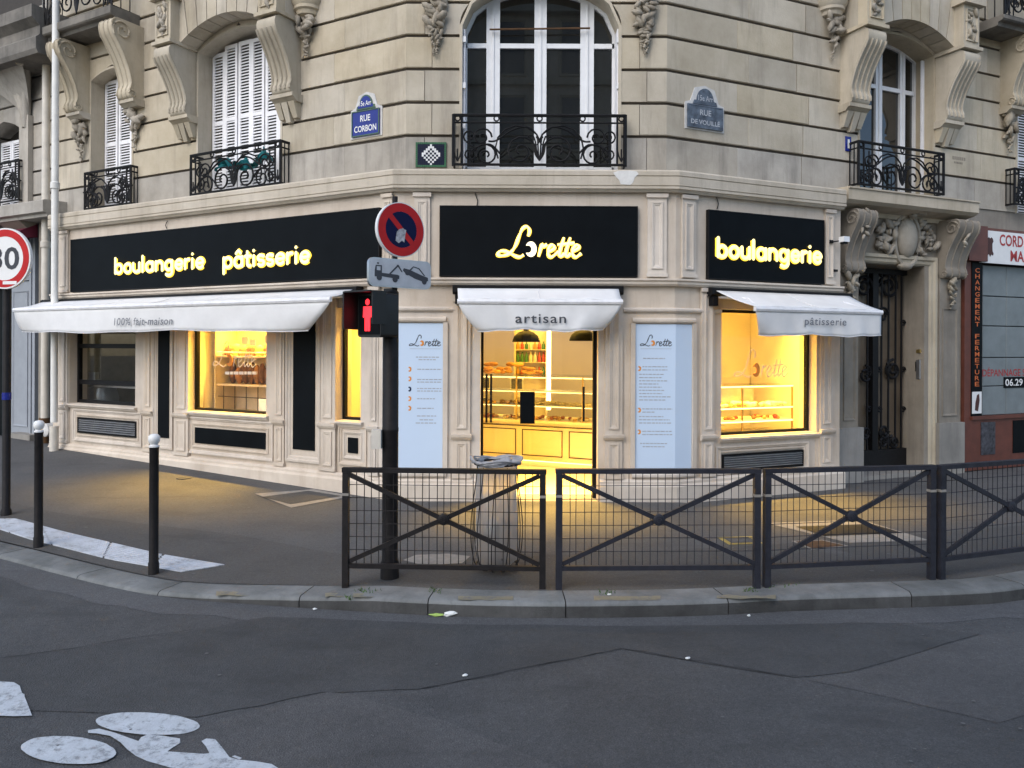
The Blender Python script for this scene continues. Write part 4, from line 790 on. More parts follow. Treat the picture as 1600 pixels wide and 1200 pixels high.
# darker resurfaced band of pavement along the kerb
lineA = [gpt(x, y) for x, y in ((-40, 770), (100, 803), (380, 838), (535, 866), (700, 873), (860, 868), (1190, 852), (1400, 838), (1640, 818))]; lineA = smooth_path(lineA, 8); m = MB(); KK = 10
for q in lineA:
    l, e = near(KB, Vector((q.x, q.y, 0)))
    for j in range(KK + 1): r_ = Vector((q.x, q.y, 0)).lerp(e, j / KK); m.v.append(Vector((r_.x, r_.y, gz(r_.x, r_.y) + .0035)))
m.f = [(i * (KK + 1) + j, (i + 1) * (KK + 1) + j, (i + 1) * (KK + 1) + j + 1, i * (KK + 1) + j + 1) for i in range(len(lineA) - 1) for j in range(KK)]
m.build('pavement_band', 'pavement_patch', smooth=60, kind='structure', label='darker resurfaced band of pavement behind the kerb', cat='pavement')
# ================================================================== LETTERS drawn with strokes
def arc(cx, cy, rx, ry, a0, a1, k=12): return [(cx + rx * math.cos(R(a0 + (a1 - a0) * i / k)), cy + ry * math.sin(R(a0 + (a1 - a0) * i / k))) for i in range(k + 1)]
O_ = arc(.5, .5, .36, .38, 90, 450, 20)
GL = {  # width, strokes (x-height 1)
 'b': (1.02, [[(.14, 1.42), (.14, .13)], O_]), 'o': (1.0, [O_]), 'l': (.42, [[(.18, 1.42), (.18, .13)]]), 'i': (.42, [[(.18, .88), (.18, .13)], [(.18, 1.27), (.18, 1.28)]]),
 'u': (.98, [[(.14, .88), (.14, .45)] + arc(.47, .45, .33, .33, 180, 360) + [(.80, .88)], [(.80, .5), (.80, .13)]]), 'n': (.98, [[(.14, .88), (.14, .13)], arc(.47, .52, .33, .35, 180, 0) + [(.80, .13)]]),
 'a': (1.05, [arc(.48, .5, .35, .38, 0, 360, 20), [(.84, .88), (.84, .13)]]), 'g': (1.05, [arc(.48, .5, .35, .38, 0, 360, 20), [(.84, .88), (.84, 0.0)] + arc(.5, -.05, .34, .27, 0, -140)]),
 'e': (.98, [[(.20, .5), (.82, .5)] + arc(.5, .5, .34, .38, 8, 318, 18)]), 'r': (.68, [[(.14, .88), (.14, .13)], arc(.44, .5, .30, .37, 170, 70, 6)]), 'p': (1.02, [[(.14, .88), (.14, -.34)], O_]),
 't': (.66, [[(.26, 1.22), (.26, .35)] + arc(.47, .35, .21, .23, 180, 290, 6), [(.05, .88), (.56, .88)]]), 's': (.80, [[(.64, .80)] + arc(.38, .69, .24, .19, 60, 260, 9) + arc(.42, .30, .25, .19, 80, -150, 10)]),
}
GL['â'] = (1.05, GL['a'][1] + [[(.28, 1.16), (.48, 1.38), (.68, 1.16)]])
def word_width(w_): return sum(GL[c][0] for c in w_)
def stroke_word(F, st, ua, ub, zbase, xh, n, r, mat, parent, name='letter'):
    """ua..ub in reading direction"""
    k = (ub - ua) / (word_width(st) - .1); x = 0.0
    for c in st:
        mb = MB()
        for s_ in GL[c][1]:
            s2 = s_ if len(s_) > 2 else [s_[0], ((s_[0][0] + s_[1][0]) / 2, (s_[0][1] + s_[1][1]) / 2), s_[1]]
            P = [F.p(ua + (x + a) * k, n + .012, zbase + b * xh) for a, b in s2]; mb.tube(P, r, 8, squash=(F.n, .55))
            for e in (P[0], P[-1]): mb.ell(e, (F.d * r, Vector((0, 0, r)), F.n * r * .55), 8, 5)
        o = mb.build(name, mat, parent, smooth=60); hm = MB()
        for s_ in GL[c][1]:
            s2 = s_ if len(s_) > 2 else [s_[0], ((s_[0][0] + s_[1][0]) / 2, (s_[0][1] + s_[1][1]) / 2), s_[1]]
            hm.tube([F.p(ua + (x + a) * k, n - .002, zbase + b * xh) for a, b in s2], r * 1.5, 8, squash=(F.n, .25))
        hm.build('letter_halo', 'sign_halo', o, smooth=60); x += GL[c][0]  # letter's glow on the board put in as a wider emissive tube
SCRIPT = [[(378, 205), (383, 186), (374, 171), (358, 178), (345, 205), (332, 238), (314, 262), (290, 273), (268, 271), (276, 258), (297, 258), (322, 270), (345, 278), (362, 270)],
 [(416, 276), (428, 234), (432, 242), (447, 233)], [(449, 261), (473, 247), (466, 234), (453, 245), (451, 268), (463, 277), (488, 258)], [(508, 208), (492, 262), (496, 276), (510, 264)], [(531, 208), (515, 262), (519, 276), (533, 264)], [(484, 234), (546, 228)], [(538, 259), (563, 244), (554, 234), (540, 250), (541, 270), (552, 277), (571, 264)]]
def script_logo(F, ua, ub, z0, z1, n, r, mat, parent, omat=None, name='script_lettering', sep=True):
    mp = lambda a, b: F.p(ua + (ub - ua) * (a - 265) / 307, n, z1 - (z1 - z0) * (b - 168) / 112)
    allm = MB()
    for s_ in SCRIPT:
        Q = smooth_path([(a, b, 0) for a, b in s_], 5); mb = MB() if sep else allm
        rr = [r * (.75 + .45 * abs(math.sin(i * .35))) for i in range(len(Q))]
        mb.tube([mp(q.x, q.y) for q in Q], rr, 6, squash=(F.n, .5))
        if sep:
            o = mb.build('letter', mat, parent, smooth=60)
            MB().tube([mp(q.x, q.y) - F.n * .014 for q in Q], [v * 1.5 for v in rr], 6, squash=(F.n, .2)).build('letter_halo', 'sign_halo', o, smooth=60)  # script glow likewise an added emissive tube behind the stroke
    # the o: a crescent roll shape
    pts = [(388 + 21 * math.cos(t), 250 + 27 * math.sin(t)) for t in [R(a) for a in range(-150, 151, 15)]] + [(377 + 13 * math.cos(t), 250 + 13 * math.sin(t)) for t in [R(a) for a in range(110, -111, -20)]]
    mo = MB(); base = [mp(a, b) for a, b in pts]; k = len(base); mo.add([q - F.n * .004 for q in base] + [q + F.n * r * .4 for q in base], [tuple(range(k)), tuple(range(k, 2 * k))] + [(i, (i + 1) % k, k + (i + 1) % k, k + i) for i in range(k)])
    mo.build('crescent', omat or mat, parent)
    if not sep: allm.build(name, mat, parent, smooth=60)

# ================================================================== SIGN BOARDS
def board(F, u0, u1, z0, z1, label):
    t = thing('signboard', F.p((u0 + u1) / 2, .03, z0), label, 'signboard', 'black bakery fascia boards')
    MB().fbox(F, u0, u1, .001, .05, z0, z1).build('panel', 'black_panel', t); MB().ring(F, u0 - .012, u1 + .012, z0 - .012, z1 + .012, .001, .012, .054, [(0, 0), (0, 1), (1, 1), (1, 0)]).build('trim', 'black_frame', t)
    return t
t = board(FL, .225, 6.40, 2.70, 3.515, 'long black fascia board lettered boulangerie pâtisserie in glowing yellow')
nn = .055
for st, x0, x1, yb, xm in (('boulangerie', 179, 319, 427, 190), ('pâtisserie', 348, 484, 418, 360)):
    stroke_word(FL, st, FL.u(x0, nn), FL.u(x1, nn), FL.z(xm, yb, nn) - .02, .175, nn, .023, 'sign_light', t)
t = board(FC, .538, 2.88, 2.70, 3.522, 'black fascia board above the door with a glowing yellow script name')
script_logo(FC, FC.u(776, nn), FC.u(908, nn), FC.z(840, 403, nn), FC.z(840, 353, nn), nn + .012, .0145, 'sign_light', t, 'sign_glow_white')
t = board(FR, .456, 2.31, 2.70, 3.522, 'black fascia board beside the house door lettered boulangerie in glowing yellow')
stroke_word(FR, 'boulangerie', FR.u(1118, nn), FR.u(1282, nn), FR.z(1125, 404, nn), .175, nn, .024, 'sign_light', t)
# hanging wires above the boards
for F, px, y0, y1 in ((FL, 258, 345, 357), (FC, 744, 301, 322), (FR, 1121, 306, 326)):
    u = F.u(px, .03); z0, z1 = F.z(px, y1, .03), F.z(px, y0, .03)
    MB().tube([F.p(u + a, .012 + b, z0 + (z1 - z0) * c) for a, b, c in ((0, 0, 0), (.012, .01, .4), (-.01, .012, .75), (-.02, .0, 1))], .006, 5).build('cable_end', 'iron', label={258: 'short loose cable end above the long black fascia board', 744: 'short loose cable end above the script name board', 1121: 'short loose cable end above the single-word black board'}[px], cat='cable')

# ================================================================== AWNINGS
def awning(F, c0, c1, b0, b1, zb, p, zv, cut0, cut1, label, txt, tx0, tx1, ty0, ty1, skew=0.0, tm='charcoal_print', zc=2.545):
    t = thing('awning', F.p((c0 + c1) / 2, .1, zv), label, 'awning', 'white shop awnings')
    MB().prism_nz(F, [(.0, 2.475), (.10, 2.475), (.13, 2.50), (.13, 2.57), (.10, 2.583), (.0, 2.583)], c0, c1).build('cassette', 'black_frame', t)
    mb = MB(); K, M = 24, 6
    for i in range(K + 1):
        for j in range(M + 1):
            x, y = i / K, j / M; ua, ub = c0 + .06 + (c1 - c0 - .12) * x, b0 + (b1 - b0) * x
            mb.v.append(F.p(ua + (ub - ua) * y, .12 + (p - .12) * y, zc - (zc - zb - .03) * y - .018 * math.sin(math.pi * y) - .006 * math.sin(9 * x * math.pi) * y))
    mb.f = [(i * (M + 1) + j, (i + 1) * (M + 1) + j, (i + 1) * (M + 1) + j + 1, i * (M + 1) + j + 1) for i in range(K) for j in range(M)]
    o = mb.build('canopy', 'awning_fabric', t, smooth=60); md = o.modifiers.new('thickness', 'SOLIDIFY'); md.thickness = .006; md.offset = 0
    MB().prism_nz(F, [(p - .02, zb - .025), (p + .02, zb - .025), (p + .03, zb), (p + .02, zb + .03), (p - .02, zb + .032)], b0 - .01, b1 + .01).build('front_bar', 'awning_bar', t)
    mb = MB(); K, M = 60, 8; H = zb - .02 - zv
    for i in range(K + 1):
        for j in range(M + 1):
            x, y = i / K, j / M; e0 = b0 + cut0 * y ** 1.3; e1 = b1 - cut1 * y ** 1.3
            wob = .012 * math.sin(x * 17 + 1.3) + .008 * math.sin(x * 41)
            mb.v.append(F.p(e0 + (e1 - e0) * x, p + .004 + y * wob - (.10 * y * y * (max(0, 1 - x * 8) * (cut0 > 0) + max(0, 1 - (1 - x) * 8) * (cut1 > 0))), zb - .02 - H * y * (1 + .035 * math.sin(x * 11 + c0) + .02 * math.sin(x * 29))))
    mb.f = [(i * (M + 1) + j, (i + 1) * (M + 1) + j, (i + 1) * (M + 1) + j + 1, i * (M + 1) + j + 1) for i in range(K) for j in range(M)]
    o = mb.build('valance', 'awning_fabric', t, smooth=60); md = o.modifiers.new('thickness', 'SOLIDIFY'); md.thickness = .003; md.offset = 0
    MB().tube([q + F.n * .003 for q in mb.v[M::M + 1]], .005, 5).build('hem', 'awning_bar', t, smooth=50)
    ns = max(1, int((c1 - c0) / 1.25))
    for k in range(1, ns + 1):
        x = k / (ns + 1); ua, ub = c0 + .06 + (c1 - c0 - .12) * x, b0 + (b1 - b0) * x
        MB().tube([F.p(ua + (ub - ua) * y, .12 + (p - .12) * y, zc - (zc - zb - .03) * y - .018 * math.sin(math.pi * y) + .004) for y in (0.05, .25, .5, .75, .95)], .004, 5).build('seam', 'awning_bar', t, smooth=50)
    for e in (c0 + .12, c1 - .12):
        s_ = 1 if e < (c0 + c1) / 2 else -1; bx = (b0 if s_ > 0 else b1) + s_ * .1
        m = MB(); m.tube([F.p(e, .06, 2.47), F.p(e + s_ * .25, p * .55, 2.44), F.p(bx, p - .03, zb)], .018, 6); m.build('arm', 'awning_bar', t, smooth=40)
        MB().fbox(F, e - .05 * s_ - .04, e - .05 * s_ + .04, .0005, .11, 2.36, 2.474).build('bracket', 'black_frame', t)
    ua, ub = F.u(tx0, p), F.u(tx1, p); za, zb_ = F.z((tx0 + tx1) / 2, ty1, p), F.z((tx0 + tx1) / 2, ty0, p)
    text_on(F, txt, ua, ub, za, zb_, p + .03, off=.008, spacing=1.12, skew=skew).build('lettering', tm, t)
awning(FL, .50, 7.10, .53, 7.06, 2.395, .55, 2.04, .42, .03, 'long white awning over the two lit bakery windows and the kitchen window', '100% fait-maison', 181, 272, 496, 508, .12, 'grey_print')
awning(FC, .69, 2.715, .775, 2.66, 2.37, .36, 2.04, .22, .20, 'short white awning above the bakery door lettered artisan', 'artisan', 805, 884, 491, 505)
awning(FR, .44, 2.745, .69, 2.72, 2.305, .60, 2.005, .12, 0.0, 'white awning over the pastry display window beside the house door', 'pâtisserie', 1254, 1319, 497, 512, .08, 'grey_print')

# ================================================================== POSTERS folded round the corner piers
def poster(path, F, u0, u1, label, x0, blocks, dots):
    t = thing('poster', F.p((u0 + u1) / 2, .01, .36), label, 'poster', 'tall pale blue-white shop posters')
    MB().sweep([(.001, .36), (.012, .36), (.012, 2.13), (.001, 2.13)], path).build('sheet', 'poster_white', t)
    ux = lambda p: F.u(p, .014); zx = lambda y: F.z(F_mid, y, .014); F_mid = x0 + 30
    script_logo(F, ux(x0 + 3), ux(x0 + 53), zx(541), zx(523), .0145, .0042, 'charcoal_print', t, 'orange_print', sep=False)
    m = MB(); m.fbox(F, ux(x0 + 4), ux(x0 + 52), .0125, .0135, zx(545) - .002, zx(545) + .002); m.build('rule', 'pale_print', t)
    m = MB()
    for y, a, b in blocks:
        xx = a
        while xx < b:
            l = random.uniform(2.5, 7); e = min(xx + l, b); m.fbox(F, ux(x0 + xx), ux(x0 + e), .0125, .0135, zx(y + .75), zx(y - .75)); xx = e + 1.2
    m.build('small_print', 'pale_print', t, kind='stuff')
    for x, y, c in dots:
        cu_, cz = ux(x0 + x), zx(y); pts = [(cu_ + .024 * math.cos(R(a)), cz + .03 * math.sin(R(a))) for a in range(-120, 121, 20)] + [(cu_ - .012 + .016 * math.cos(R(a)), cz + .016 * math.sin(R(a))) for a in range(100, -101, -25)]
        MB().prism(F, pts, .0125, .0136).build('crescent_mark', c, t)
bl = [(558, 14, 50), (562, 18, 46)] + [(y, 16, 54) for y in (577, 593, 597, 607, 611)] + [(623, 16, 44), (638, 16, 42), (650, 16, 46), (656, 20, 42), (661, 14, 46)]
poster([PL(FL.u(597, .01)), cL, lambda n: FC.p(FC.u(692, .01), n, 0)], FC, 0, .57, 'tall pale poster with four orange and one dark crescent, behind the signal pole', 636, bl, [(4, 577, 'orange_print'), (4, 592, 'orange_print'), (4, 608, 'navy_print'), (4, 623, 'orange_print'), (4, 638, 'orange_print')])
bl = [(560, 8, 42)] + [(y, 7, 46) for y in (573, 578)] + [(y, 2, random.randint(30, 52)) for y in (585, 590, 595, 600, 605, 610, 615, 620, 625)] + [(639, 7, 54), (644, 7, 26), (651, 2, 40), (656, 2, 50), (661, 2, 52), (674, 7, 54), (679, 7, 54), (693, 4, 46), (698, 8, 42)]
poster([lambda n: FC.p(FC.u(993, .01), n, 0), cR, PR(FR.u(1081, .01))], FC, 2.87, 3.35, 'tall pale poster with three orange crescents and dense small print', 997, bl, [(2, 576, 'orange_print'), (2, 641, 'orange_print'), (2, 675, 'orange_print')])
# stone surround of the two poster niches
for pa, pb, ends in (([PL(FL.u(595, .02)), cL, lambda n: FC.p(FC.u(697, .02), n, 0)], None, ((FL, FL.u(596, .02)), (FC, FC.u(696, .02)))), ([lambda n: FC.p(FC.u(988, .02), n, 0), cR, PR(FR.u(1086, .02))], None, ((FC, FC.u(989, .02)), (FR, FR.u(1085, .02))))):
    for z in (2.14, .285): MB().sweep([(-.01, z), (.03, z), (.045, z + .02), (.045, z + .045), (.03, z + .065), (-.01, z + .065)], pa).build('niche_moulding', 'limestone_pale', bld)
    for F, u in ends: MB().prism(F, [(u - .028, .351), (u + .028, .351), (u + .028, 2.139), (u - .028, 2.139)], -.01, .036).build('niche_moulding', 'limestone_pale', bld)
MB().sweep([(-.005, 2.27), (.02, 2.27), (.035, 2.29), (.035, 2.31), (-.005, 2.33)], [lambda n: FC.p(DOOR[1] + .3, n, 0), cR, PR(RW[0] - .02)]).build('string_course', 'limestone_pale', bld)
MB().sweep([(-.005, 2.27), (.02, 2.27), (.035, 2.29), (.035, 2.31), (-.005, 2.33)], [PL(UW['w3'][0] - .02), cL, lambda n: FC.p(DOOR[0] - .3, n, 0)]).build('string_course', 'limestone_pale', bld)

# ================================================================== PLATES AND SMALL FITTINGS ON THE WALLS
def street_plate(F, x0, x1, yb, ym, yt, lines, face, ink, label):
    n = N0; a, b = F.u(x0, n + .03), F.u(x1, n + .03); xm = (x0 + x1) / 2; zb, zm, zt = F.z(xm, yb, n + .03), F.z(xm, ym, n + .03), F.z(xm, yt, n + .03); c = (a + b) / 2; W = abs(b - a)
    t = thing('street_name_plate', F.p(c, n, zb), label, 'street sign', 'enamel street name plates')
    lo, hi = min(a, b), max(a, b)
    cap = [(c - W * .34, zm + .012), (c + W * .34, zm + .012), (c + W * .31, zm + .06)] + [(c + W * .24 * math.cos(R(q)), zm + .06 + (zt - zm - .06) * math.sin(R(q))) for q in range(0, 181, 15)] + [(c - W * .31, zm + .06)]
    if face == 'enamel_worn' or True:
        MB().prism(F, [(lo - .03, zb - .02), (hi + .03, zb - .02), (hi + .03, zm + .02), (c + W * .4, zm + .05), (c + W * .28, zt), (c, zt + .04), (c - W * .28, zt), (c - W * .4, zm + .05), (lo - .03, zm + .02)], n - .005, n + .012).build('mortar_bed', 'dirty_white', t)
    MB().fbox(F, lo, hi, n + .012, n + .03, zb, zm).build('name_panel', face, t); MB().ring(F, lo, hi, zb, zm, n + .0301, .014, .006, [(0, 0), (0, 1), (1, 1), (1, 0)]).build('border', 'enamel_green' if face == 'enamel_blue' else 'enamel_worn', t)
    MB().prism(F, cap, n + .012, n + .028).build('crest_panel', 'enamel_green' if face == 'enamel_blue' else 'enamel_worn', t)
    k = .82; cap2 = [(c + (u - c) * k, zm + .03 + (z - zm - .012) * .8) for u, z in cap]; MB().prism(F, cap2, n + .0285, n + .031).build('crest_field', face, t)
    ra, rb = (a, b)
    text_on(F, '15e Arr', c + (ra - c) * .42, c + (rb - c) * .42, zm + .055, zm + .055 + (zt - zm) * .32, n + .033, .01).build('lettering', ink, t)
    h = (zm - zb)
    for i, (s_, wk) in enumerate(lines): z1 = zb + h * (.56 if i == 0 else .16); text_on(F, s_, c + (ra - c) * wk, c + (rb - c) * wk, z1, z1 + h * .25, n + .033, .018).build('lettering', ink, t)
street_plate(FL, 548, 591, 212, 172, 148, [('RUE', .36), ('CORBON', .8)], 'enamel_blue', 'enamel_white', 'bright blue enamel street plate reading RUE CORBON')
street_plate(FR, 1073, 1128, 201, 165, 138, [('RUE', .32), ('DE VOUILLÉ', .82)], 'enamel_worn', 'worn_white', 'weathered grey-blue enamel street plate reading RUE DE VOUILLÉ')
# small tiled panel: plain stepped diamond stand-in
t = thing('mosaic_panel', FC.p(FC.u(672, N0), N0, FC.z(672, 261, N0)), 'small dark tiled panel with white pattern and green border on the corner wall', 'mosaic')
a, b, z0, z1 = FC.u(648, N0 + .02), FC.u(696, N0 + .02), FC.z(672, 261, N0 + .02), FC.z(672, 222, N0 + .02)
MB().fbox(FC, a, b, N0, N0 + .008, z0, z1).build('grout_bed', 'mortar', t)
g = {'border_tiles': MB(), 'field_tiles': MB(), 'motif_tiles': MB()}; NX, NY = 15, 12
for i in range(NX):
    for j in range(NY):
        k = 'border_tiles' if i in (0, NX - 1) or j in (0, NY - 1) else ('motif_tiles' if abs(i - 7) + abs(j - 5.5) < 4.6 and (i + int(j)) % 2 == 0 or abs(i - 7) + abs(j - 5.5) in (4.5,) else 'field_tiles')
        g[k].fbox(FC, a + (b - a) * i / NX + .001, a + (b - a) * (i + 1) / NX - .001, N0 + .006, N0 + .02 + random.uniform(0, .002), z0 + (z1 - z0) * j / NY + .001, z0 + (z1 - z0) * (j + 1) / NY - .001)
for k, m in (('border_tiles', 'tile_green'), ('field_tiles', 'tile_navy'), ('motif_tiles', 'tile_white')): g[k].build(k, m, t, kind='stuff')
# little blue vertical plate
t = thing('small_plate', FR.p(FR.u(1324, N0), N0, FR.z(1324, 236, N0)), 'tiny upright blue enamel plate beside the right-hand upper window', 'plate')
a, b, z0, z1 = FR.u(1320, N0 + .01), FR.u(1328.5, N0 + .01), FR.z(1324, 236, N0 + .01), FR.z(1324, 213, N0 + .01)
MB().fbox(FR, a, b, N0, N0 + .012, z0, z1).build('plate', 'enamel_blue', t); MB().fbox(FR, a + (b - a) * .35, b - (b - a) * .3, N0 + .0125, N0 + .014, z0 + .04, z1 - .04).build('mark', 'enamel_white', t)
# faint carved signature
a, b = FR.u(1487, N0), FR.u(1508, N0); m = MB()
for i in range(7): m.fbox(FR, a + (b - a) * i / 7, a + (b - a) * (i + .6) / 7, N0 - .002, N0 + .003, FR.z(1497, 250, N0), FR.z(1497, 245, N0))
for i in range(6): m.fbox(FR, a + (b - a) * (i + 1) / 9, a + (b - a) * (i + 1.6) / 9, N0 - .002, N0 + .003, FR.z(1497, 256, N0), FR.z(1497, 253, N0))
m.build('carved_signature', 'limestone_grey', bld, kind='stuff')
# white paint splash on the cornice
q = [(958, 270), (966, 267), (984, 266.5), (995, 268), (998, 272), (992, 277), (989, 285), (985, 289), (970, 288), (967, 281), (962, 276)]
MB().prism(FC, [FC.uv(x, y, .1) for x, y in q], .1003, .1035).build('paint_splash', 'paint_smear', label='white paint splash on the cornice above the bakery door', cat='paint splash')
# intercom and plate in the house doorway, security camera
def jbox(x0, x1, y0, y1, name, mat, label, cat):
    j0, j1 = DO1, ue(1444); 
    def P(x, y, d):
        r = ray(x, y); A_ = FR.p(j0, EW - .33, 0); B_ = FR.p(j1, EW - .03, 0); dd = (B_ - A_).normalized(); nn_ = Vector((dd.y, -dd.x, 0))
        if nn_.dot(C0 - A_) < 0: nn_ = -nn_
        t_ = (A_ - C0).dot(nn_) / r.dot(nn_); return C0 + r * t_ + nn_ * d
    b = [P(x0, y1, -.004), P(x1, y1, -.004), P(x1, y1, .03), P(x0, y1, .03)]; t_ = [P(x0, y0, -.004), P(x1, y0, -.004), P(x1, y0, .03), P(x0, y0, .03)]
    th = thing(name, b[0].lerp(b[1], .5), label, cat); MB().box8(b, t_).build('casing', mat, th)
    return th, P
th, P = jbox(1427, 1439.5, 562, 592, 'intercom', 'aluminium', 'metal intercom panel in the splayed jamb of the house door', 'intercom')
MB().box8([P(1428.5, 580, .031), P(1434.5, 580, .031), P(1434.5, 580, .034), P(1428.5, 580, .034)], [P(1428.5, 565, .031), P(1434.5, 565, .031), P(1434.5, 565, .034), P(1428.5, 565, .034)]).build('screen', 'black_panel', th)
jbox(1425, 1440, 546, 551.5, 'brass_plate', 'brass', 'small brass plate above the intercom in the doorway', 'plate')
t = thing('security_camera', FR.p(FR.u(1303, .03), .03, FR.z(1303, 380, .03)), 'white security camera on a short arm beside the right fascia board', 'security camera')
q = FR.uv(1306, 377, .1); MB().fbox(FR, q[0] - .05, q[0] - .0, .0, .06, q[1] - .02, q[1] + .02).build('base', 'black_frame', t); MB().tube([FR.p(q[0], .04, q[1]), FR.p(q[0] + .07, .12, q[1] + .01)], .008, 6).build('arm', 'black_frame', t)
m = MB(); m.fbox(FR, q[0] + .05, q[0] + .15, .10, .19, q[1] - .01, q[1] + .06); m.build('body', 'white_paint', t); MB().fbox(FR, q[0] + .065, q[0] + .125, .11, .18, q[1] - .035, q[1] - .011).build('lens', 'black_frame', t)
q = FR.uv(1303, 423, .03); MB().fbox(FR, q[0] - .02, q[0] + .04, .0, .06, q[1] - .015, q[1] + .015).build('junction_box', 'black_frame', label='tiny black junction box under the security camera', cat='box')
# turquoise cloth behind the railing of the wide shuttered window
t = MB(); K, M = 40, 6
for i in range(K + 1):
    for j in range(M + 1):
        x = 338 + 86 * i / K; q = i / K; hgt = .09 + .09 * math.sin(q * 17) + .05 * math.sin(q * 41); zz = FL.z(x, 268 - (x - 335) * .18, N0)
        t.v.append(FL.p(FL.u(x, N0 - .05), N0 - .05 + .05 * math.sin(q * 23 + j) + .02 * math.sin(j * 2.1), zz + hgt * (j / M) + .05 * math.sin(q * 9)))
t.f = [(i * (M + 1) + j, (i + 1) * (M + 1) + j, (i + 1) * (M + 1) + j + 1, i * (M + 1) + j + 1) for i in range(K) for j in range(M)]
t.build('turquoise_cloth', 'teal_net', label='crumpled turquoise cloth caught behind the balcony railing', cat='cloth')

# ================================================================== NEIGHBOUR ON THE LEFT, PIPES
nb = thing('neighbouring_building', FL.p(10, -2, 0), 'older limestone neighbouring building with a ribbed corbel and grey shop door', 'building')
for r in range(len(joints) - 1): course(FL, UDIV + .03, 14.0, [ONE], joints[r], joints[r + 1], 500 + r, 'limestone_sooted', nb, N0 - .05)
MB().fbox(FL, UDIV + .03, 14, N0 - .9, N0 - .44, 3.7, 9.5).build('core_wall', 'backing', nb)
nu = lambda p, n=0.0: FL.u(p, n)
q0, q1 = nu(66, .12), 14.0; z0, z1 = FL.z(30, 337, .12), FL.z(30, 318, .12)
MB().prism_nz(FL, [(N0 - .6, z0 - .05), (.05, z0 - .05), (.05, z0), (.12, z0 + .02), (.12, z1), (.09, z1 + .02), (N0 - .6, z1 + .05)], q0, q1).build('shop_cornice', 'limestone_sooted', nb)
MB().fbox(FL, nu(62, N0), UDIV + .05, N0 - .4, N0 + .02, -.1, z0 - .055).build('pier', 'limestone_grey', nb)
MB().fbox(FL, nu(50), 14, N0 - .45, N0 - .40, -.1, z0 - .055).build('shop_back', 'black_panel', nb)
a, b = sorted((nu(47, N0 - .1), nu(18, N0 - .1))); MB().fbox(FL, a, b, N0 - .15, N0 - .10, .25, FL.z(30, 440, N0 - .1)).ring(FL, a + .06, b - .06, .4, FL.z(30, 455, N0 - .1), N0 - .10, .03, .015).build('grey_door', 'grey_metal_door', nb)
for x0, x1 in ((47, 50), (52, 56)): a, b = sorted((nu(x0, N0 - .08), nu(x1, N0 - .08))); MB().fbox(FL, a, b, N0 - .2, N0 - .06, .2, z0 - .06).build('door_post', 'grey_metal_door', nb)
MB().fbox(FL, nu(50, N0 - .08), 14, N0 - .2, N0 - .07, FL.z(30, 440, N0 - .1) + .01, FL.z(30, 430, N0 - .1)).build('door_transom', 'grey_metal_door', nb)
MB().fbox(FL, nu(58, N0), nu(22, N0), N0 - .2, N0 + .12, .1, .30).build('door_step', 'plinth_stone', nb)
a, b = nu(58, N0), nu(26, N0); MB().prism_nz(FL, [(N0, z0 - .25), (N0 + .1, z0 - .22), (.02, z0 - .06), (.02, z0 - .051), (N0, z0 - .051)], a, b).build('corbel', 'limestone_grey', nb)
a = nu(27, .05); MB().prism_nz(FL, [(N0, z0 - .30), (.25, z0 - .36), (.25, z0 - .34), (N0, z0 - .07)], a, 14).build('folded_blind', 'crimson_cloth', nb)
# ribbed corbel
uk = nu(40, N0); zk = FL.z(38, 200, N0)
MB().prism_nz(FL, [(N0 - .05, 6.55), (.25, 6.55), (.28, 6.62), (.28, 6.80), (.22, 6.86), (.22, 7.0), (.35, 7.1), (.35, 7.3), (N0 - .05, 7.3)], nu(62, .2) , 14).build('oriel_base', 'limestone_sooty', nb)
MB().fbox(FL, nu(46, N0), nu(32, N0), N0 - .045, N0 + .04, 3.99, zk + .2).build('rib_shaft', 'limestone_sooted', nb)
for sg, dx in ((1, 1.0), (1, .45), (-1, .55)):
    pts = smooth_path([FL.p(uk, N0 + .0, zk), FL.p(uk + sg * dx * .12, N0 + .04, zk + .45), FL.p(uk + sg * dx * .45, N0 + .16, zk + .95), FL.p(uk + sg * dx * .95, N0 + .42, 6.58)], 6); MB().tube(pts, .07, 8).build('rib', 'limestone_sooted', nb, smooth=50)
m = MB(); rows_ = []
for i in range(9):
    t_ = i / 8; rows_.append([FL.p(uk + (-.55 + 1.6 * j / 8) * (t_ ** 1.6), N0 + .0 + .42 * t_ ** 2.0 - .03, zk + (6.58 - zk) * t_) for j in range(9)])
for r_ in rows_: m.v += r_
m.f = [(i * 9 + j, i * 9 + j + 1, (i + 1) * 9 + j + 1, (i + 1) * 9 + j) for i in range(8) for j in range(8)]; m.build('corbel_web', 'limestone_sooted', nb, smooth=60)
wd = thing('upper_window', FL.p(ONE.c, N0 - .3, ONE.zb)); wd.parent = nb; wd.location = Vector(wd['_base']) - Vector(nb['_base'])
for i in range(3): x0 = ONE.u0 + .04 + (ONE.u1 - ONE.u0 - .08) * i / 3; shutter_leaf(FL, x0 + .005, x0 + (ONE.u1 - ONE.u0 - .08) / 3 - .005, ONE.zb + .05, ONE.zs - .05, N0 - .3, wd)
a = nu(28, N0 + .1); railing(FL, a, a + 1.1, FL.z(14, 316, N0 + .1), FL.z(14, 252, N0 + .1), N0 + .1, N0 - .1, nb)
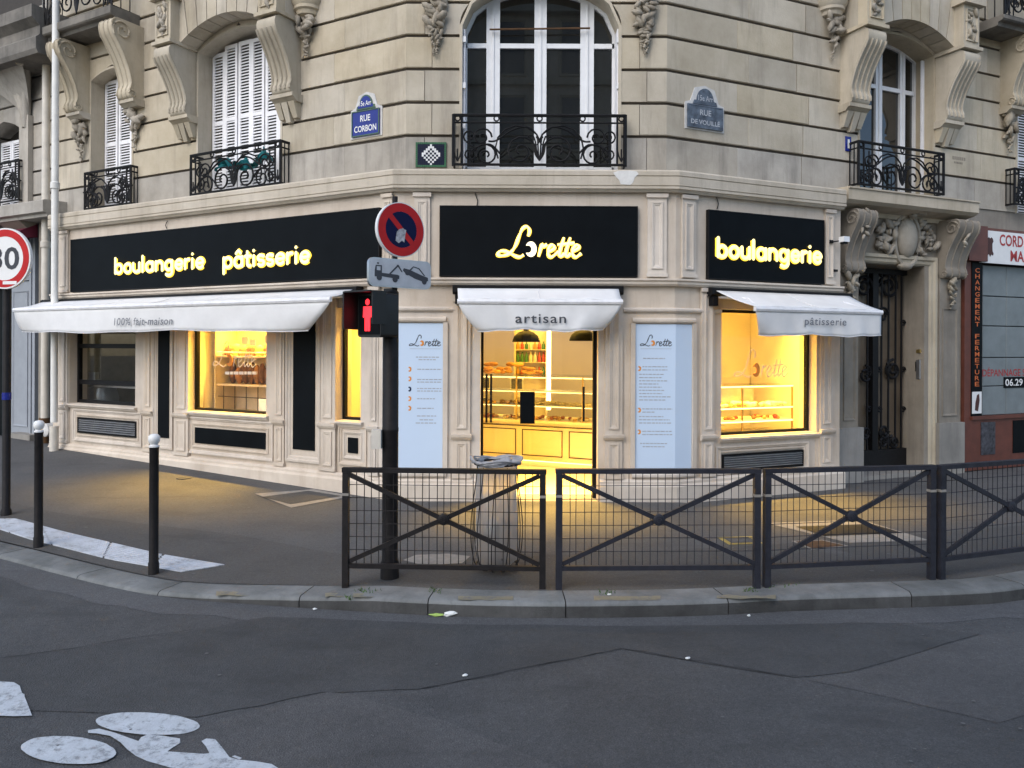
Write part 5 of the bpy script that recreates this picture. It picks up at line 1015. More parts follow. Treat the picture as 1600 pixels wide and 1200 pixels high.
def pipe(px, n, r, y0, y1, mat, label, collars):
    u = FL.u(px, n); t = thing('drainpipe', FL.p(u, n, .1), label, 'drainpipe'); zt, zb = FL.z(px, y0, n), FL.z(px, y1, n)
    MB().tube([FL.p(u, n, zb), FL.p(u, n, zt)], r, 14).build('pipe', mat, t, smooth=40)
    for y in collars:
        z = FL.z(px, y, n); MB().lathe(FL.p(u, n, z), [(r, -.05), (r + .016, -.05), (r + .016, .04), (r + .008, .05), (r, .06)], 14).build('collar', mat, t, smooth=30)
    return t
pipe(70.5, N0 + .12, .062, -60, 664, 'pipe_paint', 'thick beige drainpipe at the joint between the two buildings', (86, 382)); pipe(85, .20, .052, -60, 660, 'pipe_white', 'white drainpipe in front of the bakery pilaster', (290,))
t = thing('pipe_junction', FL.p(FL.u(80, N0 + .15), N0 + .15, .2), 'dirty branched pipe junction at the foot of the two drainpipes', 'pipe joint'); uu = FL.u(78, N0 + .18)
MB().lathe(FL.p(uu, N0 + .16, .44), [(.0, -.02), (.11, -.02), (.11, .10), (.07, .12), (.0, .12)], 14, FL.n).build('cap', 'dirty_white', t, smooth=40); MB().tube([FL.p(FL.u(70, N0 + .12), N0 + .12, .15), FL.p(FL.u(70, N0 + .12), N0 + .12, .62)], .085, 12).build('boot', 'rust', t, smooth=40); MB().tube([FL.p(FL.u(85, .2), .2, .1), FL.p(FL.u(85, .2), .2, .56)], .066, 12).build('boot', 'pipe_paint', t, smooth=40)

# ================================================================== COBBLER SHOP on the right
cn = N0 + .06; cb = thing('cobbler_shopfront', FR.p(6.3, N0, 0), 'brown painted cobbler shopfront with grey roller shutter beside the house door', 'shopfront')
cuu = lambda p, n=cn: FR.u(p, n); cz = lambda x, y, n=cn: FR.z(x, y, n); u0 = cuu(1507); ue_ = u0 + 4.2
zf0, zf1 = cz(1520, 409), cz(1520, 354)
MB().fbox(FR, u0 - .05, ue_, N0 - .45, N0 - .02, zf1, 4.02).build('lintel', 'limestone_grey', cb)
MB().fbox(FR, u0, cuu(1517), N0 - .3, cn, .0, zf0).build('pillar', 'brown_paint', cb); MB().fbox(FR, u0 - .04, cuu(1533), N0 - .3, cn + .10, zf0 + .003, zf1).build('fascia', 'brown_paint', cb)
MB().fbox(FR, cuu(1533) + .003, ue_, N0 - .3, cn + .02, zf0 + .003, zf1).build('fascia', 'brown_paint', cb)
zs0, zs1 = cz(1535, 650), zf0
MB().fbox(FR, cuu(1517) + .002, ue_, N0 - .3, cn - .002, 0.0, zs0 - .0).build('stall_riser', 'brown_paint', cb); MB().fbox(FR, cuu(1517) + .003, ue_, cn - .003, cn + .03, zs0 - .05, zs0 + .003).build('sill', 'brown_paint', cb)
sh0 = cuu(1534, cn - .06); ys = [650, 604, 559, 509, 462, 413]
for i in range(len(ys) - 1):
    za, zb_ = cz(1540, ys[i]), cz(1540, ys[i + 1])
    for j in range(7): xx = sh0 + j * .56; MB().block(FR, xx + .004, xx + .556, za + .006, zb_ - .006, cn - .10, cn - .05, .008).build('shutter_panel', 'shutter_grey', cb)
MB().fbox(FR, cuu(1517) + .003, ue_, cn - .16, cn - .105, zs0 + .004, zf0 - .001).build('shutter_backing', 'backing', cb)
# band with upright lettering
t = thing('vertical_sign', FR.p(cuu(1525), cn, zs0), 'upright black strip lettered CHANGEMENT FERMETURE in orange', 'sign'); a, b = cuu(1517) + .004, cuu(1533.5)
MB().fbox(FR, a, b, cn - .10, cn + .012, zs0 + .004, zf0 - .004).build('strip', 'black_panel', t)
st = 'CHANGEMENT FERMETURE'; zA, zB = cz(1525, 418), cz(1525, 605); hh = (zA - zB) / len(st)
for i, c in enumerate(st):
    if c != ' ': text_on(FR, c, a + (b - a) * .3, a + (b - a) * .72, zA - hh * (i + .85), zA - hh * (i + .1), cn + .0135, .01).build('letter', 'orange_letter', t)
z0, z1 = cz(1525, 646), cz(1525, 612); MB().fbox(FR, a + .01, b - .01, cn + .0125, cn + .015, z0, z1).build('picture', 'sign_white', t); MB().prism(FR, [(a + (b - a) * q, z0 + (z1 - z0) * r_) for q, r_ in ((.3, .15), (.6, .1), (.75, .6), (.7, .9), (.5, .85), (.35, .5))], cn + .0155, cn + .017).build('sole_picture', 'leather_print', t)
# white sign
t = thing('cobbler_sign', FR.p(cuu(1570), cn + .02, zf0), 'white cobbler sign with red letters and a leather hide', 'sign'); a, b = cuu(1533, cn + .06), cuu(1533, cn + .06) + 3.2; z0, z1 = cz(1533, 410, cn + .06), cz(1533, 359, cn + .06)
MB().fbox(FR, a, b, cn + .0205, cn + .06, z0, z1).build('panel', 'sign_white', t)
hx, hz = FR.uv(1547, 386, cn + .06); hp = [(-.06, .13), (-.03, .15), (0, .13), (.03, .15), (.06, .13), (.075, .09), (.05, .05), (.055, -.06), (.08, -.10), (.06, -.13), (.03, -.11), (0, -.15), (-.03, -.11), (-.06, -.13), (-.08, -.10), (-.055, -.06), (-.05, .05), (-.075, .09)]
MB().prism(FR, [(hx + q * 1.0, hz + r_ * 1.0) for q, r_ in hp], cn + .0605, cn + .063).build('hide_emblem', 'leather_print', t)
xa = FR.u(1561, cn + .06); text_on(FR, 'CORD', xa, xa + .56, cz(1575, 385, cn + .06), cz(1575, 367, cn + .06), cn + .063, .02).build('lettering', 'red_print', t); xa = FR.u(1578, cn + .06); text_on(FR, 'MA', xa, xa + .33, cz(1588, 409, cn + .06), cz(1588, 392, cn + .06), cn + .063, .02).build('lettering', 'red_print', t)
xa = FR.u(1535, cn - .05); text_on(FR, 'DÉPANNAGE S', xa, xa + 1.02, cz(1560, 588, cn - .05), cz(1560, 574, cn - .05), cn - .047, .01).build('lettering', 'red_print', cb)
t = thing('phone_plate', FR.p(FR.u(1590, cn - .04), cn, cz(1590, 606)), 'black plate with white phone digits on the grey shutter', 'plate'); a = FR.u(1569, cn - .04); MB().fbox(FR, a, a + 1.0, cn - .049, cn - .04, cz(1580, 606, cn - .04), cz(1580, 589, cn - .04)).build('plate', 'black_panel', t); text_on(FR, '06.29', a + .03, a + .45, cz(1580, 603, cn - .04), cz(1580, 592, cn - .04), cn - .038, .015).build('digits', 'sign_white', t)
for x0, w_, y0, y1, lb in ((1533, .33, 660, 711, 'dark photo poster on the brown panel under the shutter'), (1583, .35, 657, 708, 'black notice with red lines on the brown panel under the shutter')):
    a = cuu(x0); MB().fbox(FR, a, a + w_, cn - .002, cn + .006, cz(x0, y1), cz(x0, y0)).build('notice', 'photo_print' if x0 < 1550 else 'black_panel', label=lb, cat='notice')
MB().tube([FR.p(cuu(1502), cn + .02, -.05), FR.p(cuu(1502), cn + .02, .35)], .03, 8).build('pipe_stub', 'pipe_paint', cb, smooth=40)
MB().fbox(FR, u0 + 0, UREND, N0 - .5, N0 - .31, -.1, 4.0).build('inner_wall', 'backing', cb)
# ================================================================== STREET FURNITURE
def yawframe(P, ang):   # frame whose outward normal is turned `ang` degrees from -Y towards +X
    a = R(ang); return Frame((P[0], P[1]), (math.cos(a), math.sin(a)), (math.sin(a), -math.cos(a)), 1)
def disc(F, z, r, n0, n1, k=40): m = MB(); m.prism(F, [(r * math.cos(2 * math.pi * i / k), z + r * math.sin(2 * math.pi * i / k)) for i in range(k)], n0, n1); return m
def annulus(F, z, r0, r1, n, k=48):
    m = MB()
    for i in range(k): a = 2 * math.pi * i / k; m.v += [F.p(r0 * math.cos(a), n, z + r0 * math.sin(a)), F.p(r1 * math.cos(a), n, z + r1 * math.sin(a))]
    m.f = [(2 * i, 2 * i + 1, 2 * ((i + 1) % k) + 1, 2 * ((i + 1) % k)) for i in range(k)]; return m
PB = gpt(609, 903); sc = FPX / PB.y; zof = lambda y: HCAM - (y - CY + ROLL * (609 - 800)) / sc
sp = thing('signal_pole', PB, 'thick black signal pole behind the first barrier', 'pole')
MB().lathe(PB, [(.075, -.02), (.075, .12), (.064, .15), (.064, 1.17), (.0665, 1.175), (.0665, 1.20), (.064, 1.205), (.062, zof(458) - PB.z), (.05, zof(456) - PB.z)], 20).build('shaft', 'street_iron', sp, smooth=40)
MB().tube([PB + Vector((.03, 0, zof(460) - PB.z)), PB + Vector((.03, 0, zof(309) - PB.z))], .021, 10).build('mast_tube', 'street_iron', sp, smooth=40)
MB().fbox(yawframe(PB, 0), -.135, -.06, .0, .10, zof(701), zof(672)).build('utility_box', 'pipe_paint', sp)
FS = yawframe(PB + Vector((.045, 0, 0)), 40)
t = thing('no_parking_sign', FS.p(0, .04, zof(405)), 'round red and blue no-parking sign with a torn sticker', 'traffic sign'); zc_, rr = zof(362), .217
m = disc(FS, zc_, rr, .03, .065); m.build('plate', 'sign_white', t, smooth=30); annulus(FS, zc_, rr * .66, rr * .965, .067).build('red_ring', 'sign_red', t); disc(FS, zc_, rr * .66, .0655, .0668).build('blue_field', 'sign_blue', t)
b_ = rr * .66; d_ = Vector((math.cos(R(-45)), math.sin(R(-45)))); e_ = Vector((-d_.y, d_.x)) * rr * .10
MB().prism(FS, [(q.x, zc_ + q.y) for q in (-d_ * b_ - e_, d_ * b_ - e_, d_ * b_ + e_, -d_ * b_ + e_)], .0672, .0685).build('red_bar', 'sign_red', t)
MB().prism(FS, [(x * rr, zc_ + y * rr) for x, y in ((-.25, -.42), (-.12, -.5), (.02, -.40), (.12, -.46), (.16, -.2), (.2, .0), (.05, .06), (-.1, .0), (-.2, -.1))], .0686, .0695).build('sticker', 'sticker', t)
t = thing('tow_away_sign', FS.p(0, .04, zof(453)), 'small grey panel showing a truck towing a car', 'traffic sign'); z0, z1 = zof(452), zof(408); W2 = .285
def rrect(x0, x1, z0, z1, r, k=5):
    o = []
    for cx, cz_, a in ((x1 - r, z0 + r, -90), (x1 - r, z1 - r, 0), (x0 + r, z1 - r, 90), (x0 + r, z0 + r, 180)):
        for i in range(k + 1): q = R(a + 90 * i / k); o.append((cx + r * math.cos(q), cz_ + r * math.sin(q)))
    return o
MB().prism(FS, rrect(-W2, W2, z0, z1, .045), .03, .062).build('plate', 'aluminium', t, smooth=30); MB().prism(FS, rrect(-W2 + .012, W2 - .012, z0 + .012, z1 - .012, .035), .0621, .064).build('face', 'sign_grey', t)
H_ = z1 - z0; pc = lambda pts: [(-W2 + 2 * W2 * x, z0 + H_ * y) for x, y in pts]
def pict(name, polys, wheels):
    m = MB()
    for p_ in polys: m.prism(FS, pc(p_), .0642, .0655)
    for x, y, r_ in wheels: cx, cy = pc([(x, y)])[0]; m.prism(FS, [(cx + r_ * math.cos(q * .42), cy + r_ * math.sin(q * .42)) for q in range(15)], .0643, .0662)
    m.build(name, 'charcoal_print', t)
pict('truck_symbol', [[(.085, .34), (.195, .34), (.195, .74), (.175, .74), (.175, .56), (.115, .56), (.115, .70), (.175, .70), (.175, .74), (.10, .74), (.085, .56)], [(.195, .36), (.47, .30), (.475, .42), (.44, .45), (.195, .48)], [(.31, .47), (.335, .46), (.46, .76), (.445, .80)], [(.43, .80), (.46, .80), (.525, .56), (.508, .55)], [(.12, .78), (.15, .78), (.15, .83), (.12, .83)]], [(.155, .32, .024), (.405, .28, .024)])
pict('car_symbol', [[(.53, .62), (.545, .70), (.64, .66), (.83, .50), (.945, .42), (.95, .31), (.90, .24), (.72, .36), (.56, .54)], [(.64, .66), (.70, .79), (.715, .79), (.665, .645)], [(.70, .79), (.80, .74), (.795, .71), (.705, .755)], [(.80, .74), (.90, .48), (.88, .475), (.785, .72)]], [(.605, .555, .023), (.885, .27, .023)])
# pedestrian signal
FG = yawframe(PB + Vector((-.01, 0, 0)), -38); t = thing('pedestrian_signal', FG.p(-.02, .1, zof(528)), 'black pedestrian signal head showing a red standing figure', 'traffic signal'); z0, z1 = zof(529), zof(462)
MB().prism(FG, rrect(-.15, .12, z0, z1, .025), .02, .20).build('housing', 'signal_black', t, smooth=30); MB().fbox(FG, -.05, .05, -.02, .02, z1 - .001, z1 + .05).build('mounting', 'signal_black', t); MB().fbox(FG, -.135, .105, .2, .2035, z0 + .02, z1 - .02).build('lens', 'black_panel', t)
m = MB(); m.fbox(FG, -.165, -.152, .16, .34, z0 + .06, z1 + .012).fbox(FG, .122, .135, .16, .30, z0 + .10, z1 + .012).fbox(FG, -.152, .122, .16, .34, z1 + .002, z1 + .014); m.build('visor', 'signal_black', t)
h = z1 - z0; cx = -.03; m = MB(); m.prism(FG, [(cx + .022 * math.cos(q * .5), z0 + h * .80 + .025 * math.sin(q * .5)) for q in range(13)], .204, .208)
m.prism(FG, [(cx - .045, z0 + h * .70), (cx + .045, z0 + h * .70), (cx + .05, z0 + h * .45), (cx + .03, z0 + h * .45), (cx + .028, z0 + h * .14), (cx + .004, z0 + h * .14), (cx, z0 + h * .42), (cx - .004, z0 + h * .14), (cx - .028, z0 + h * .14), (cx - .03, z0 + h * .45), (cx - .05, z0 + h * .45)], .204, .208); m.build('red_figure', 'signal_red', t, kind=None)
# 30 sign
P3 = gpt(9.5, 805); s3 = FPX / P3.y; z3 = HCAM - (412 - CY + ROLL * -785) / s3
t = thing('sign_pole', P3, 'slim black post carrying the thirty sign', 'pole'); MB().lathe(P3, [(.055, -.02), (.055, .05), (.042, .08), (.042, z3 + .3 - P3.z)], 14).build('post', 'street_iron', t, smooth=40)
MB().lathe(P3, [(.043, 1.28), (.047, 1.28), (.047, 1.36), (.043, 1.36)], 14).build('blue_tape', 'enamel_blue', t, smooth=40)
F3 = yawframe(P3 + Vector((.04, 0, 0)), -12); t = thing('speed_limit_sign', F3.p(0, .06, z3 - .35), 'round white and red speed limit sign reading 30', 'traffic sign'); r3 = .335
disc(F3, z3, r3, .045, .08).build('plate', 'sign_white', t, smooth=30); annulus(F3, z3, r3 * .72, r3 * .95, .082).build('red_ring', 'sign_red', t)
text_on(F3, '30', -.19, .19, z3 - .125, z3 + .125, .082, .02).build('digits', 'charcoal_print', t); MB().fbox(F3, -.02, .16, .0825, .084, z3 - .285, z3 - .25).build('sticker', 'sign_white', t)
# bollards
for px, py, yt, lb in ((60, 855, 657, 'black bollard with white ball top beside the thirty sign post'), (240, 897, 678, 'black bollard with white ball top at the pointed end of the white strip')):
    P = gpt(px, py); s_ = FPX / P.y; h = (py - yt) / s_; t = thing('bollard', P, lb, 'bollard', 'bollards along the kerb')
    MB().lathe(P, [(.044, -.03), (.044, .09), (.038, .11), (.0375, h - .125), (.040, h - .12), (.040, h - .11), (.03, h - .105)], 18).build('post', 'street_iron', t, smooth=40)
    MB().lathe(P, [(.034, h - .115), (.041, h - .11), (.041, h - .098), (.030, h - .092), (.030, h - .085), (.036, h - .078), (.045, h - .06), (.048, h - .042), (.045, h - .02), (.031, h - .004), (.010, h + .001)], 18).build('ball', 'sign_white', t, smooth=50)
# barriers
def barrier(A, B, lb, mat='street_iron', seed=0):
    rnd = random.Random(seed); d = (B - A); L = Vector((d.x, d.y, 0)).length; dd = Vector((d.x, d.y, 0)).normalized(); F = Frame((A.x, A.y), (dd.x, dd.y), (dd.y, -dd.x), 1); t = thing('pedestrian_barrier', A.lerp(B, .5), lb, 'barrier', 'iron pedestrian barriers along the kerb')
    zz = (A.z + B.z) / 2; H = .885; pw = .024
    for u, z in ((0, A.z), (L, B.z)):
        m = MB(); m.fbox(F, u - pw, u + pw, -pw, pw, z - .03, zz + H - .001); m.build('post', mat, t)
    MB().fbox(F, -pw - .004, L + pw + .004, -.026, .026, zz + H, zz + H + .035).build('top_rail', mat, t); MB().fbox(F, pw, L - pw, -.016, .016, zz + .145, zz + .18).build('bottom_rail', mat, t)
    z0, z1 = zz + .18, zz + H
    for k, (a, b) in enumerate(((z0, z1), (z1, z0))):
        nn = .012 if k else -.001; v = Vector((L - 2 * pw, b - a)).normalized(); px = Vector((-v.y, v.x)) * .017
        MB().prism(F, [(pw + px.x, a + px.y + (.015 if k == 0 else -.015)), (L - pw + px.x, b + px.y + (-.015 if k == 0 else .015)), (L - pw - px.x, b - px.y + (-.015 if k == 0 else .015)), (pw - px.x, a - px.y + (.015 if k == 0 else -.015))], nn - .012, nn + .011).build('brace', mat, t)
    m = MB(); m.lathe(F.p(L / 2, .0, (z0 + z1) / 2), [(.0, -.02), (.038, -.02), (.044, -.01), (.044, .026), (.036, .032), (.018, .032), (.016, .038), (.0, .038)], 18, F.n); m.build('hub', mat, t, smooth=40)
    m = MB(); kx = 26; r_ = .0035
    for i in range(1, kx): u = pw + (L - 2 * pw) * i / kx + rnd.uniform(-.004, .004); m.tube([F.p(u, -.020, z0 - .004), F.p(u + rnd.uniform(-.004, .004), -.020, (z0 + z1) / 2), F.p(u, -.020, z1 + .004)], r_, 4)
    for i in range(1, 7): z = z0 + (z1 - z0) * i / 7; m.tube([F.p(pw * .5, -.0235, z), F.p(L / 2, -.0235, z + rnd.uniform(-.004, .004)), F.p(L - pw * .5, -.0235, z)], r_, 4)
    m.build('wire_mesh', mat, t, kind='stuff')
    for u, z in ((0, A.z), (L, B.z)): MB().fbox(F, u - pw - .002, u + pw + .002, -pw - .002, pw + .002, zz + H - .18, zz + H - .16).build('worn_band', 'cover_frame', t)
plain('gum', (0.11, 0.11, 0.11), .8); plain('barrier_grey', (0.022, 0.023, 0.031), 0.5, 0, 0.3, 12, 0.2, 90, spec=.25)
b1 = (gpt(540, 918), gpt(847.5, 920)); b2 = (gpt(873, 921), gpt(1182, 919)); b3 = (gpt(1198, 918), gpt(1455, 906)); A4 = gpt(1470, 905.5); B4 = A4 + Vector((.935, .355, 0)) * 1.555
barrier(*b1, 'black iron barrier standing in front of the signal pole and bag bin', 'street_iron', 1); barrier(*b2, 'grey-black iron barrier in front of the poster with dense small print', 'barrier_grey', 2); barrier(*b3, 'grey-black iron barrier in front of the house door', 'barrier_grey', 3); barrier(A4, B4, 'grey-black iron barrier in front of the cobbler shopfront', 'barrier_grey', 4)
# bag bin
PBIN = gpt(776, 892); t = thing('bag_bin', PBIN, 'wire street bin holding a clear rubbish sack behind the first barrier', 'bin'); zt = .89
m = MB(); cc = 10
for i in range(cc):
    a = 2 * math.pi * i / cc + .1; pr = [(.10, .02), (.17, .05), (.205, .18), (.215, .36), (.20, .56), (.175, .74), (.165, zt - .02)]; m.tube(smooth_path([PBIN + Vector((r_ * math.cos(a + z * .15), r_ * math.sin(a + z * .15), z)) for r_, z in pr], 3), .0045, 5)
m.build('wire_cage', 'street_iron', t, kind='stuff', smooth=50)
for z, r_ in ((zt, .185), (.06, .17)): MB().tube([PBIN + Vector((r_ * math.cos(q * .2618), r_ * math.sin(q * .2618), z)) for q in range(24)], .010, 6, True).build('hoop', 'street_iron', t, smooth=50)
m = MB(); K = 40; prof = [(.02, .045), (.10, .05), (.15, .09), (.165, .2), (.17, .4), (.16, .6), (.15, .75), (.155, .85), (.185, .905)]
for j, (r_, z) in enumerate(prof):
    for i in range(K): a = 2 * math.pi * i / K; q = r_ * (1 + .075 * math.sin(a * 7 + z * 7) + .045 * math.sin(a * 15 - z * 12) + .05 * math.sin(z * 11 + a * 2)); m.v.append(PBIN + Vector((q * math.cos(a), q * math.sin(a), z)))
m.f = [(j * K + i, j * K + (i + 1) % K, (j + 1) * K + (i + 1) % K, (j + 1) * K + i) for j in range(len(prof) - 1) for i in range(K)]; m.build('clear_sack', 'clear_bag', t, smooth=60)
m = MB(); rnd = random.Random(5)
for st in range(4):
    n_ = 34; ph = rnd.uniform(0, 6); pts = [PBIN + Vector(((.186 + .012 * math.sin(a * 5 + ph) + .006 * st) * math.cos(a), (.186 + .012 * math.sin(a * 5 + ph) + .006 * st) * math.sin(a), zt + .004 + .014 * st * .6 + .012 * math.sin(a * 3 + ph))) for a in [2 * math.pi * i / n_ for i in range(n_)]]
    m.tube(pts, [.011 + .006 * math.sin(i * 1.3 + ph) for i in range(n_)], 6, True)
m.ell(PBIN + Vector((.075, -.15, zt + .035)), (Vector((.055, 0, .01)), Vector((0, .035, 0)), Vector((-.01, 0, .035))), 10, 7, .22); m.ell(PBIN + Vector((-.04, -.16, zt + .02)), (Vector((.09, 0, .0)), Vector((0, .02, 0)), Vector((0, 0, .018))), 10, 5, .2); m.build('rolled_rim', 'bag_grey', t, smooth=60)
m = MB()
for i in range(46): a = random.uniform(0, 6.28); r_ = random.uniform(0, .115); m.ell(PBIN + Vector((r_ * math.cos(a), r_ * math.sin(a), random.uniform(.09, .40))), (Vector((random.uniform(.02, .05), .01, 0)), Vector((0, random.uniform(.02, .05), 0)), Vector((0, .01, random.uniform(.015, .03)))), 6, 4, .25)
m.build('rubbish', 'rubbish', t, kind='stuff', smooth=60); MB().lathe(PBIN + Vector((-.05, -.09, .33)), [(0, 0), (.03, 0), (.042, .11), (0, .11)], 12, (.2, -.1, 1)).build('paper_cup', 'paper', t, smooth=40)
# ------------------------------------------------------------------ covers, strips and marks on the pavement
def pv(pts, h): return [gpt(x, y) + Vector((0, 0, h)) for x, y in pts]
def cover(outer, inner, label, fm='cover_frame', im='cast_iron', cat='cover', name='inspection_cover'):
    P = pv(outer, .006); t = thing(name, sum(P, Vector()) / len(P), label, cat)
    MB().sheet(P).build('surround', fm, t)
    if inner: MB().sheet(pv(inner, .010)).build('lid', im, t)
cover([(398, 772), (490, 765), (551, 776), (455, 794)], [(409, 777.5), (482, 768), (533, 776), (454, 789)], 'square iron cover with pale concrete rim near the long bakery front', im='pavement_patch')
cover([(1196, 818), (1346, 813), (1452, 845), (1327, 849)], [(1243, 824), (1362, 820), (1410, 834), (1287, 839)], 'large square cover with wide pale rim seen through the third barrier')
cover([(1236, 846), (1286, 844.5), (1327, 854), (1268, 859.5)], [(1243, 847.5), (1285, 846), (1321, 854), (1269, 858)], 'rusty brown cover plate seen through the third barrier', 'cover_frame', 'rust')
cover([(1120, 840.5), (1174, 838.5), (1193, 850), (1139, 852)], [(1130, 842), (1169, 840.5), (1184, 848.5), (1143, 850)], 'small cover outlined in yellow paint', 'yellow_paint', 'pavement_asphalt')
cover([(630, 876), (650, 868), (700, 866), (735, 870), (722, 881), (660, 884)], None, 'pale concrete patch on the pavement behind the signal pole', 'cover_frame')
cc_ = gpt(288, 747); MB().lathe(cc_ + Vector((0, 0, .001)), [(0.0, .0), (.10, .0), (.10, .006), (0.0, .006)], 18).build('valve_cover', 'pavement_patch', label='small round valve cover near the bakery wall', cat='cover')
MB().sheet(pv([(150, 760), (420, 772), (560, 800), (545, 850), (300, 820)], .003)).build('pavement_patch', 'pavement_patch', kind='structure', label='paler repaired strip of pavement along the bakery', cat='pavement patch') if False else None
# tactile strip in slabs
top = [(-60, 800), (0, 812), (24, 811), (100, 832), (187, 852), (251, 867), (353, 884)]; bot = [(-60, 816), (0, 828), (48, 844), (112, 860), (171, 875), (235, 886), (284, 895)]
def lerp2(P, t): k = t * (len(P) - 1); i = min(int(k), len(P) - 2); f_ = k - i; return (P[i][0] + (P[i + 1][0] - P[i][0]) * f_, P[i][1] + (P[i + 1][1] - P[i][1]) * f_)
ts = thing('tactile_strip', gpt(180, 865), 'white painted ribbed warning strip along the dropped kerb', 'tactile paving'); cuts = [0, .22, .42, .64, .84, 1.0]
for a, b in zip(cuts[:-1], cuts[1:]):
    a2, b2_ = a + .004, b - .004; T_ = [gpt(*lerp2(top, a2 + (b2_ - a2) * i / 4)) for i in range(5)]; B_ = [gpt(*lerp2(bot, a2 + (b2_ - a2) * i / 4)) for i in range(5)]
    m = MB(); P = T_ + B_[::-1]; k = len(P); m.add([q + Vector((0, 0, -.005)) for q in P] + [q + Vector((0, 0, .010)) for q in P], [tuple(range(k))[::-1], tuple(range(k, 2 * k))] + [(i, (i + 1) % k, k + (i + 1) % k, k + i) for i in range(k)]); m.build('slab', 'tactile_white', ts)
m = MB()
for i in range(150):
    t_ = (i + .5) / 150; A_, B_ = gpt(*lerp2(top, t_)), gpt(*lerp2(bot, t_)); nd = max(2, int((A_ - B_).length / .05))
    for j in range(1, nd): q = A_.lerp(B_, j / nd); m.ell(q + Vector((0, 0, .010)), (Vector((.012, 0, 0)), Vector((0, .012, 0)), Vector((0, 0, .005))), 5, 3)
m.build('studs', 'tactile_white', ts, kind='stuff')
# faded yellow dashes on the kerb
for i, (x0, x1, y) in enumerate(((338, 424, 932), (508, 545, 934), (552, 612, 935), (716, 802, 939), (928, 1032, 939), (1120, 1212, 937))):
    K = 5; A_ = [on_z(x0 + (x1 - x0) * j / K, y - 7.5 + random.uniform(-1, 1.5), kz_px(on_z(x0, y, 0)) + .0065) for j in range(K + 1)]; B_ = [on_z(x0 + (x1 - x0) * j / K, y - 1.5 + random.uniform(-1.5, .6), kz_px(on_z(x0, y, 0)) + .0065) for j in range(K + 1)]
    MB().sheet(A_ + B_[::-1]).build('kerb_dash', 'faded_yellow', label='faded yellow paint dash on the granite kerb ' + ('at the start of the dropped section', 'at the foot of the first barrier post', 'below the signal pole', 'below the bag bin', 'in front of the second barrier', 'between the second and third barriers')[i], cat='paint mark', group='yellow dashes on the kerb')
# bicycle marking
bm_ = thing('bicycle_marking', on_z(240, 1160, ZR), 'white painted bicycle symbol on the road', 'road marking')
def wob(pts, j=1.0): return [(x + random.uniform(-j, j), y + random.uniform(-j, j) * .5) for x, y in pts]
for cx, cy, rx, ry, tl in ((107, 1175, 74, 21.5, .06), (231, 1133.5, 81, 17.5, .05)):
    MB().sheet(road_poly(wob([(cx + rx * math.cos(q * .157) , cy + ry * math.sin(q * .157) + tl * rx * math.cos(q * .157)) for q in range(40)], .8), .010)).build('wheel', 'marking_white', bm_)
MB().sheet(road_poly(wob([(137, 1144), (155, 1141.5), (178, 1147), (200, 1155), (216, 1161), (221, 1155), (230, 1151), (255, 1153), (281, 1157), (282, 1164), (268, 1172), (262, 1177), (290, 1179), (318, 1181), (328, 1180), (322, 1170), (314, 1161), (322, 1157), (336, 1158), (346, 1170), (358, 1186), (372, 1190), (400, 1193), (424, 1197), (440, 1206), (440, 1222), (300, 1212), (230, 1192), (212, 1184), (199, 1174), (188, 1163), (172, 1153), (150, 1149), (138, 1148)], .7), .010)).build('frame', 'marking_white', bm_)
MB().sheet(road_poly([(367, 1184.5), (378, 1188.5), (374, 1191), (362, 1186)], .013)).build('handlebar', 'marking_white', bm_)
MB().sheet(road_poly(wob([(-80, 1060), (0, 1067), (22, 1069), (31, 1074), (35, 1085), (39, 1087), (38, 1091), (44, 1105), (50, 1121), (20, 1122), (-80, 1118)], .8), .010)).build('road_marking', 'marking_white', label='corner of a broad white road marking beyond the painted bicycle', cat='road marking')
# litter, chewing gum, weeds
L1 = on_z(694, 963, ZR); t = thing('litter', L1, 'crumpled green and white wrapper lying in the gutter', 'litter'); m = MB(); m.ell(L1 + Vector((.04, 0, .02)), (Vector((.055, .0, .01)), Vector((0, .025, 0)), Vector((0, 0, .018))), 8, 5, .3); m.build('paper', 'paper', t); m = MB(); m.ell(L1 + Vector((-.05, .0, .012)), (Vector((.06, 0, 0)), Vector((0, .02, 0)), Vector((0, 0, .01))), 7, 4, .3); m.build('wrapper', 'litter_green', t)
for x, y, lb in ((1170, 964, 'scrap of white paper in the gutter below the third barrier'), (726, 1058, 'tiny pale pebble on the dark road strip'), (1075, 1031, 'tiny pale scrap on the chevron seam'), (492, 954, 'pale scrap of paper against the kerb before the first barrier'), (952, 931, 'white scrap at the foot of the second barrier')):
    P = on_z(x, y, ZR if y > 950 else 0.004); m = MB(); m.ell(P + Vector((0, 0, .012)), (Vector((.016, .004, 0)), Vector((0, .012, 0)), Vector((0, 0, .007))), 7, 4, .3); m.build('litter', 'paper', label=lb, cat='litter')
m = MB()
for i in range(130):
    x, y = random.choice([(randx, yy) for randx, yy in ((random.uniform(1195, 1250), random.uniform(912, 922)), (random.uniform(540, 552), random.uniform(932, 940)), (random.uniform(555, 600), random.uniform(921, 928)), (random.uniform(670, 690), random.uniform(920, 928)), (random.uniform(935, 965), random.uniform(924, 931)), (random.uniform(1160, 1185), random.uniform(920, 926)))])
    P = gpt(x, y); a = random.uniform(0, 6.28); l = random.uniform(.012, .035); m.add([P + Vector((math.cos(a) * .006, math.sin(a) * .006, 0)), P - Vector((math.cos(a) * .006, math.sin(a) * .006, 0)), P + Vector((random.uniform(-.02, .02), random.uniform(-.02, .02), l))], [(0, 1, 2)])
m.build('weeds', 'weed', kind='stuff', label='small tufts of weed growing in the kerb joints', cat='weeds')
m = MB()
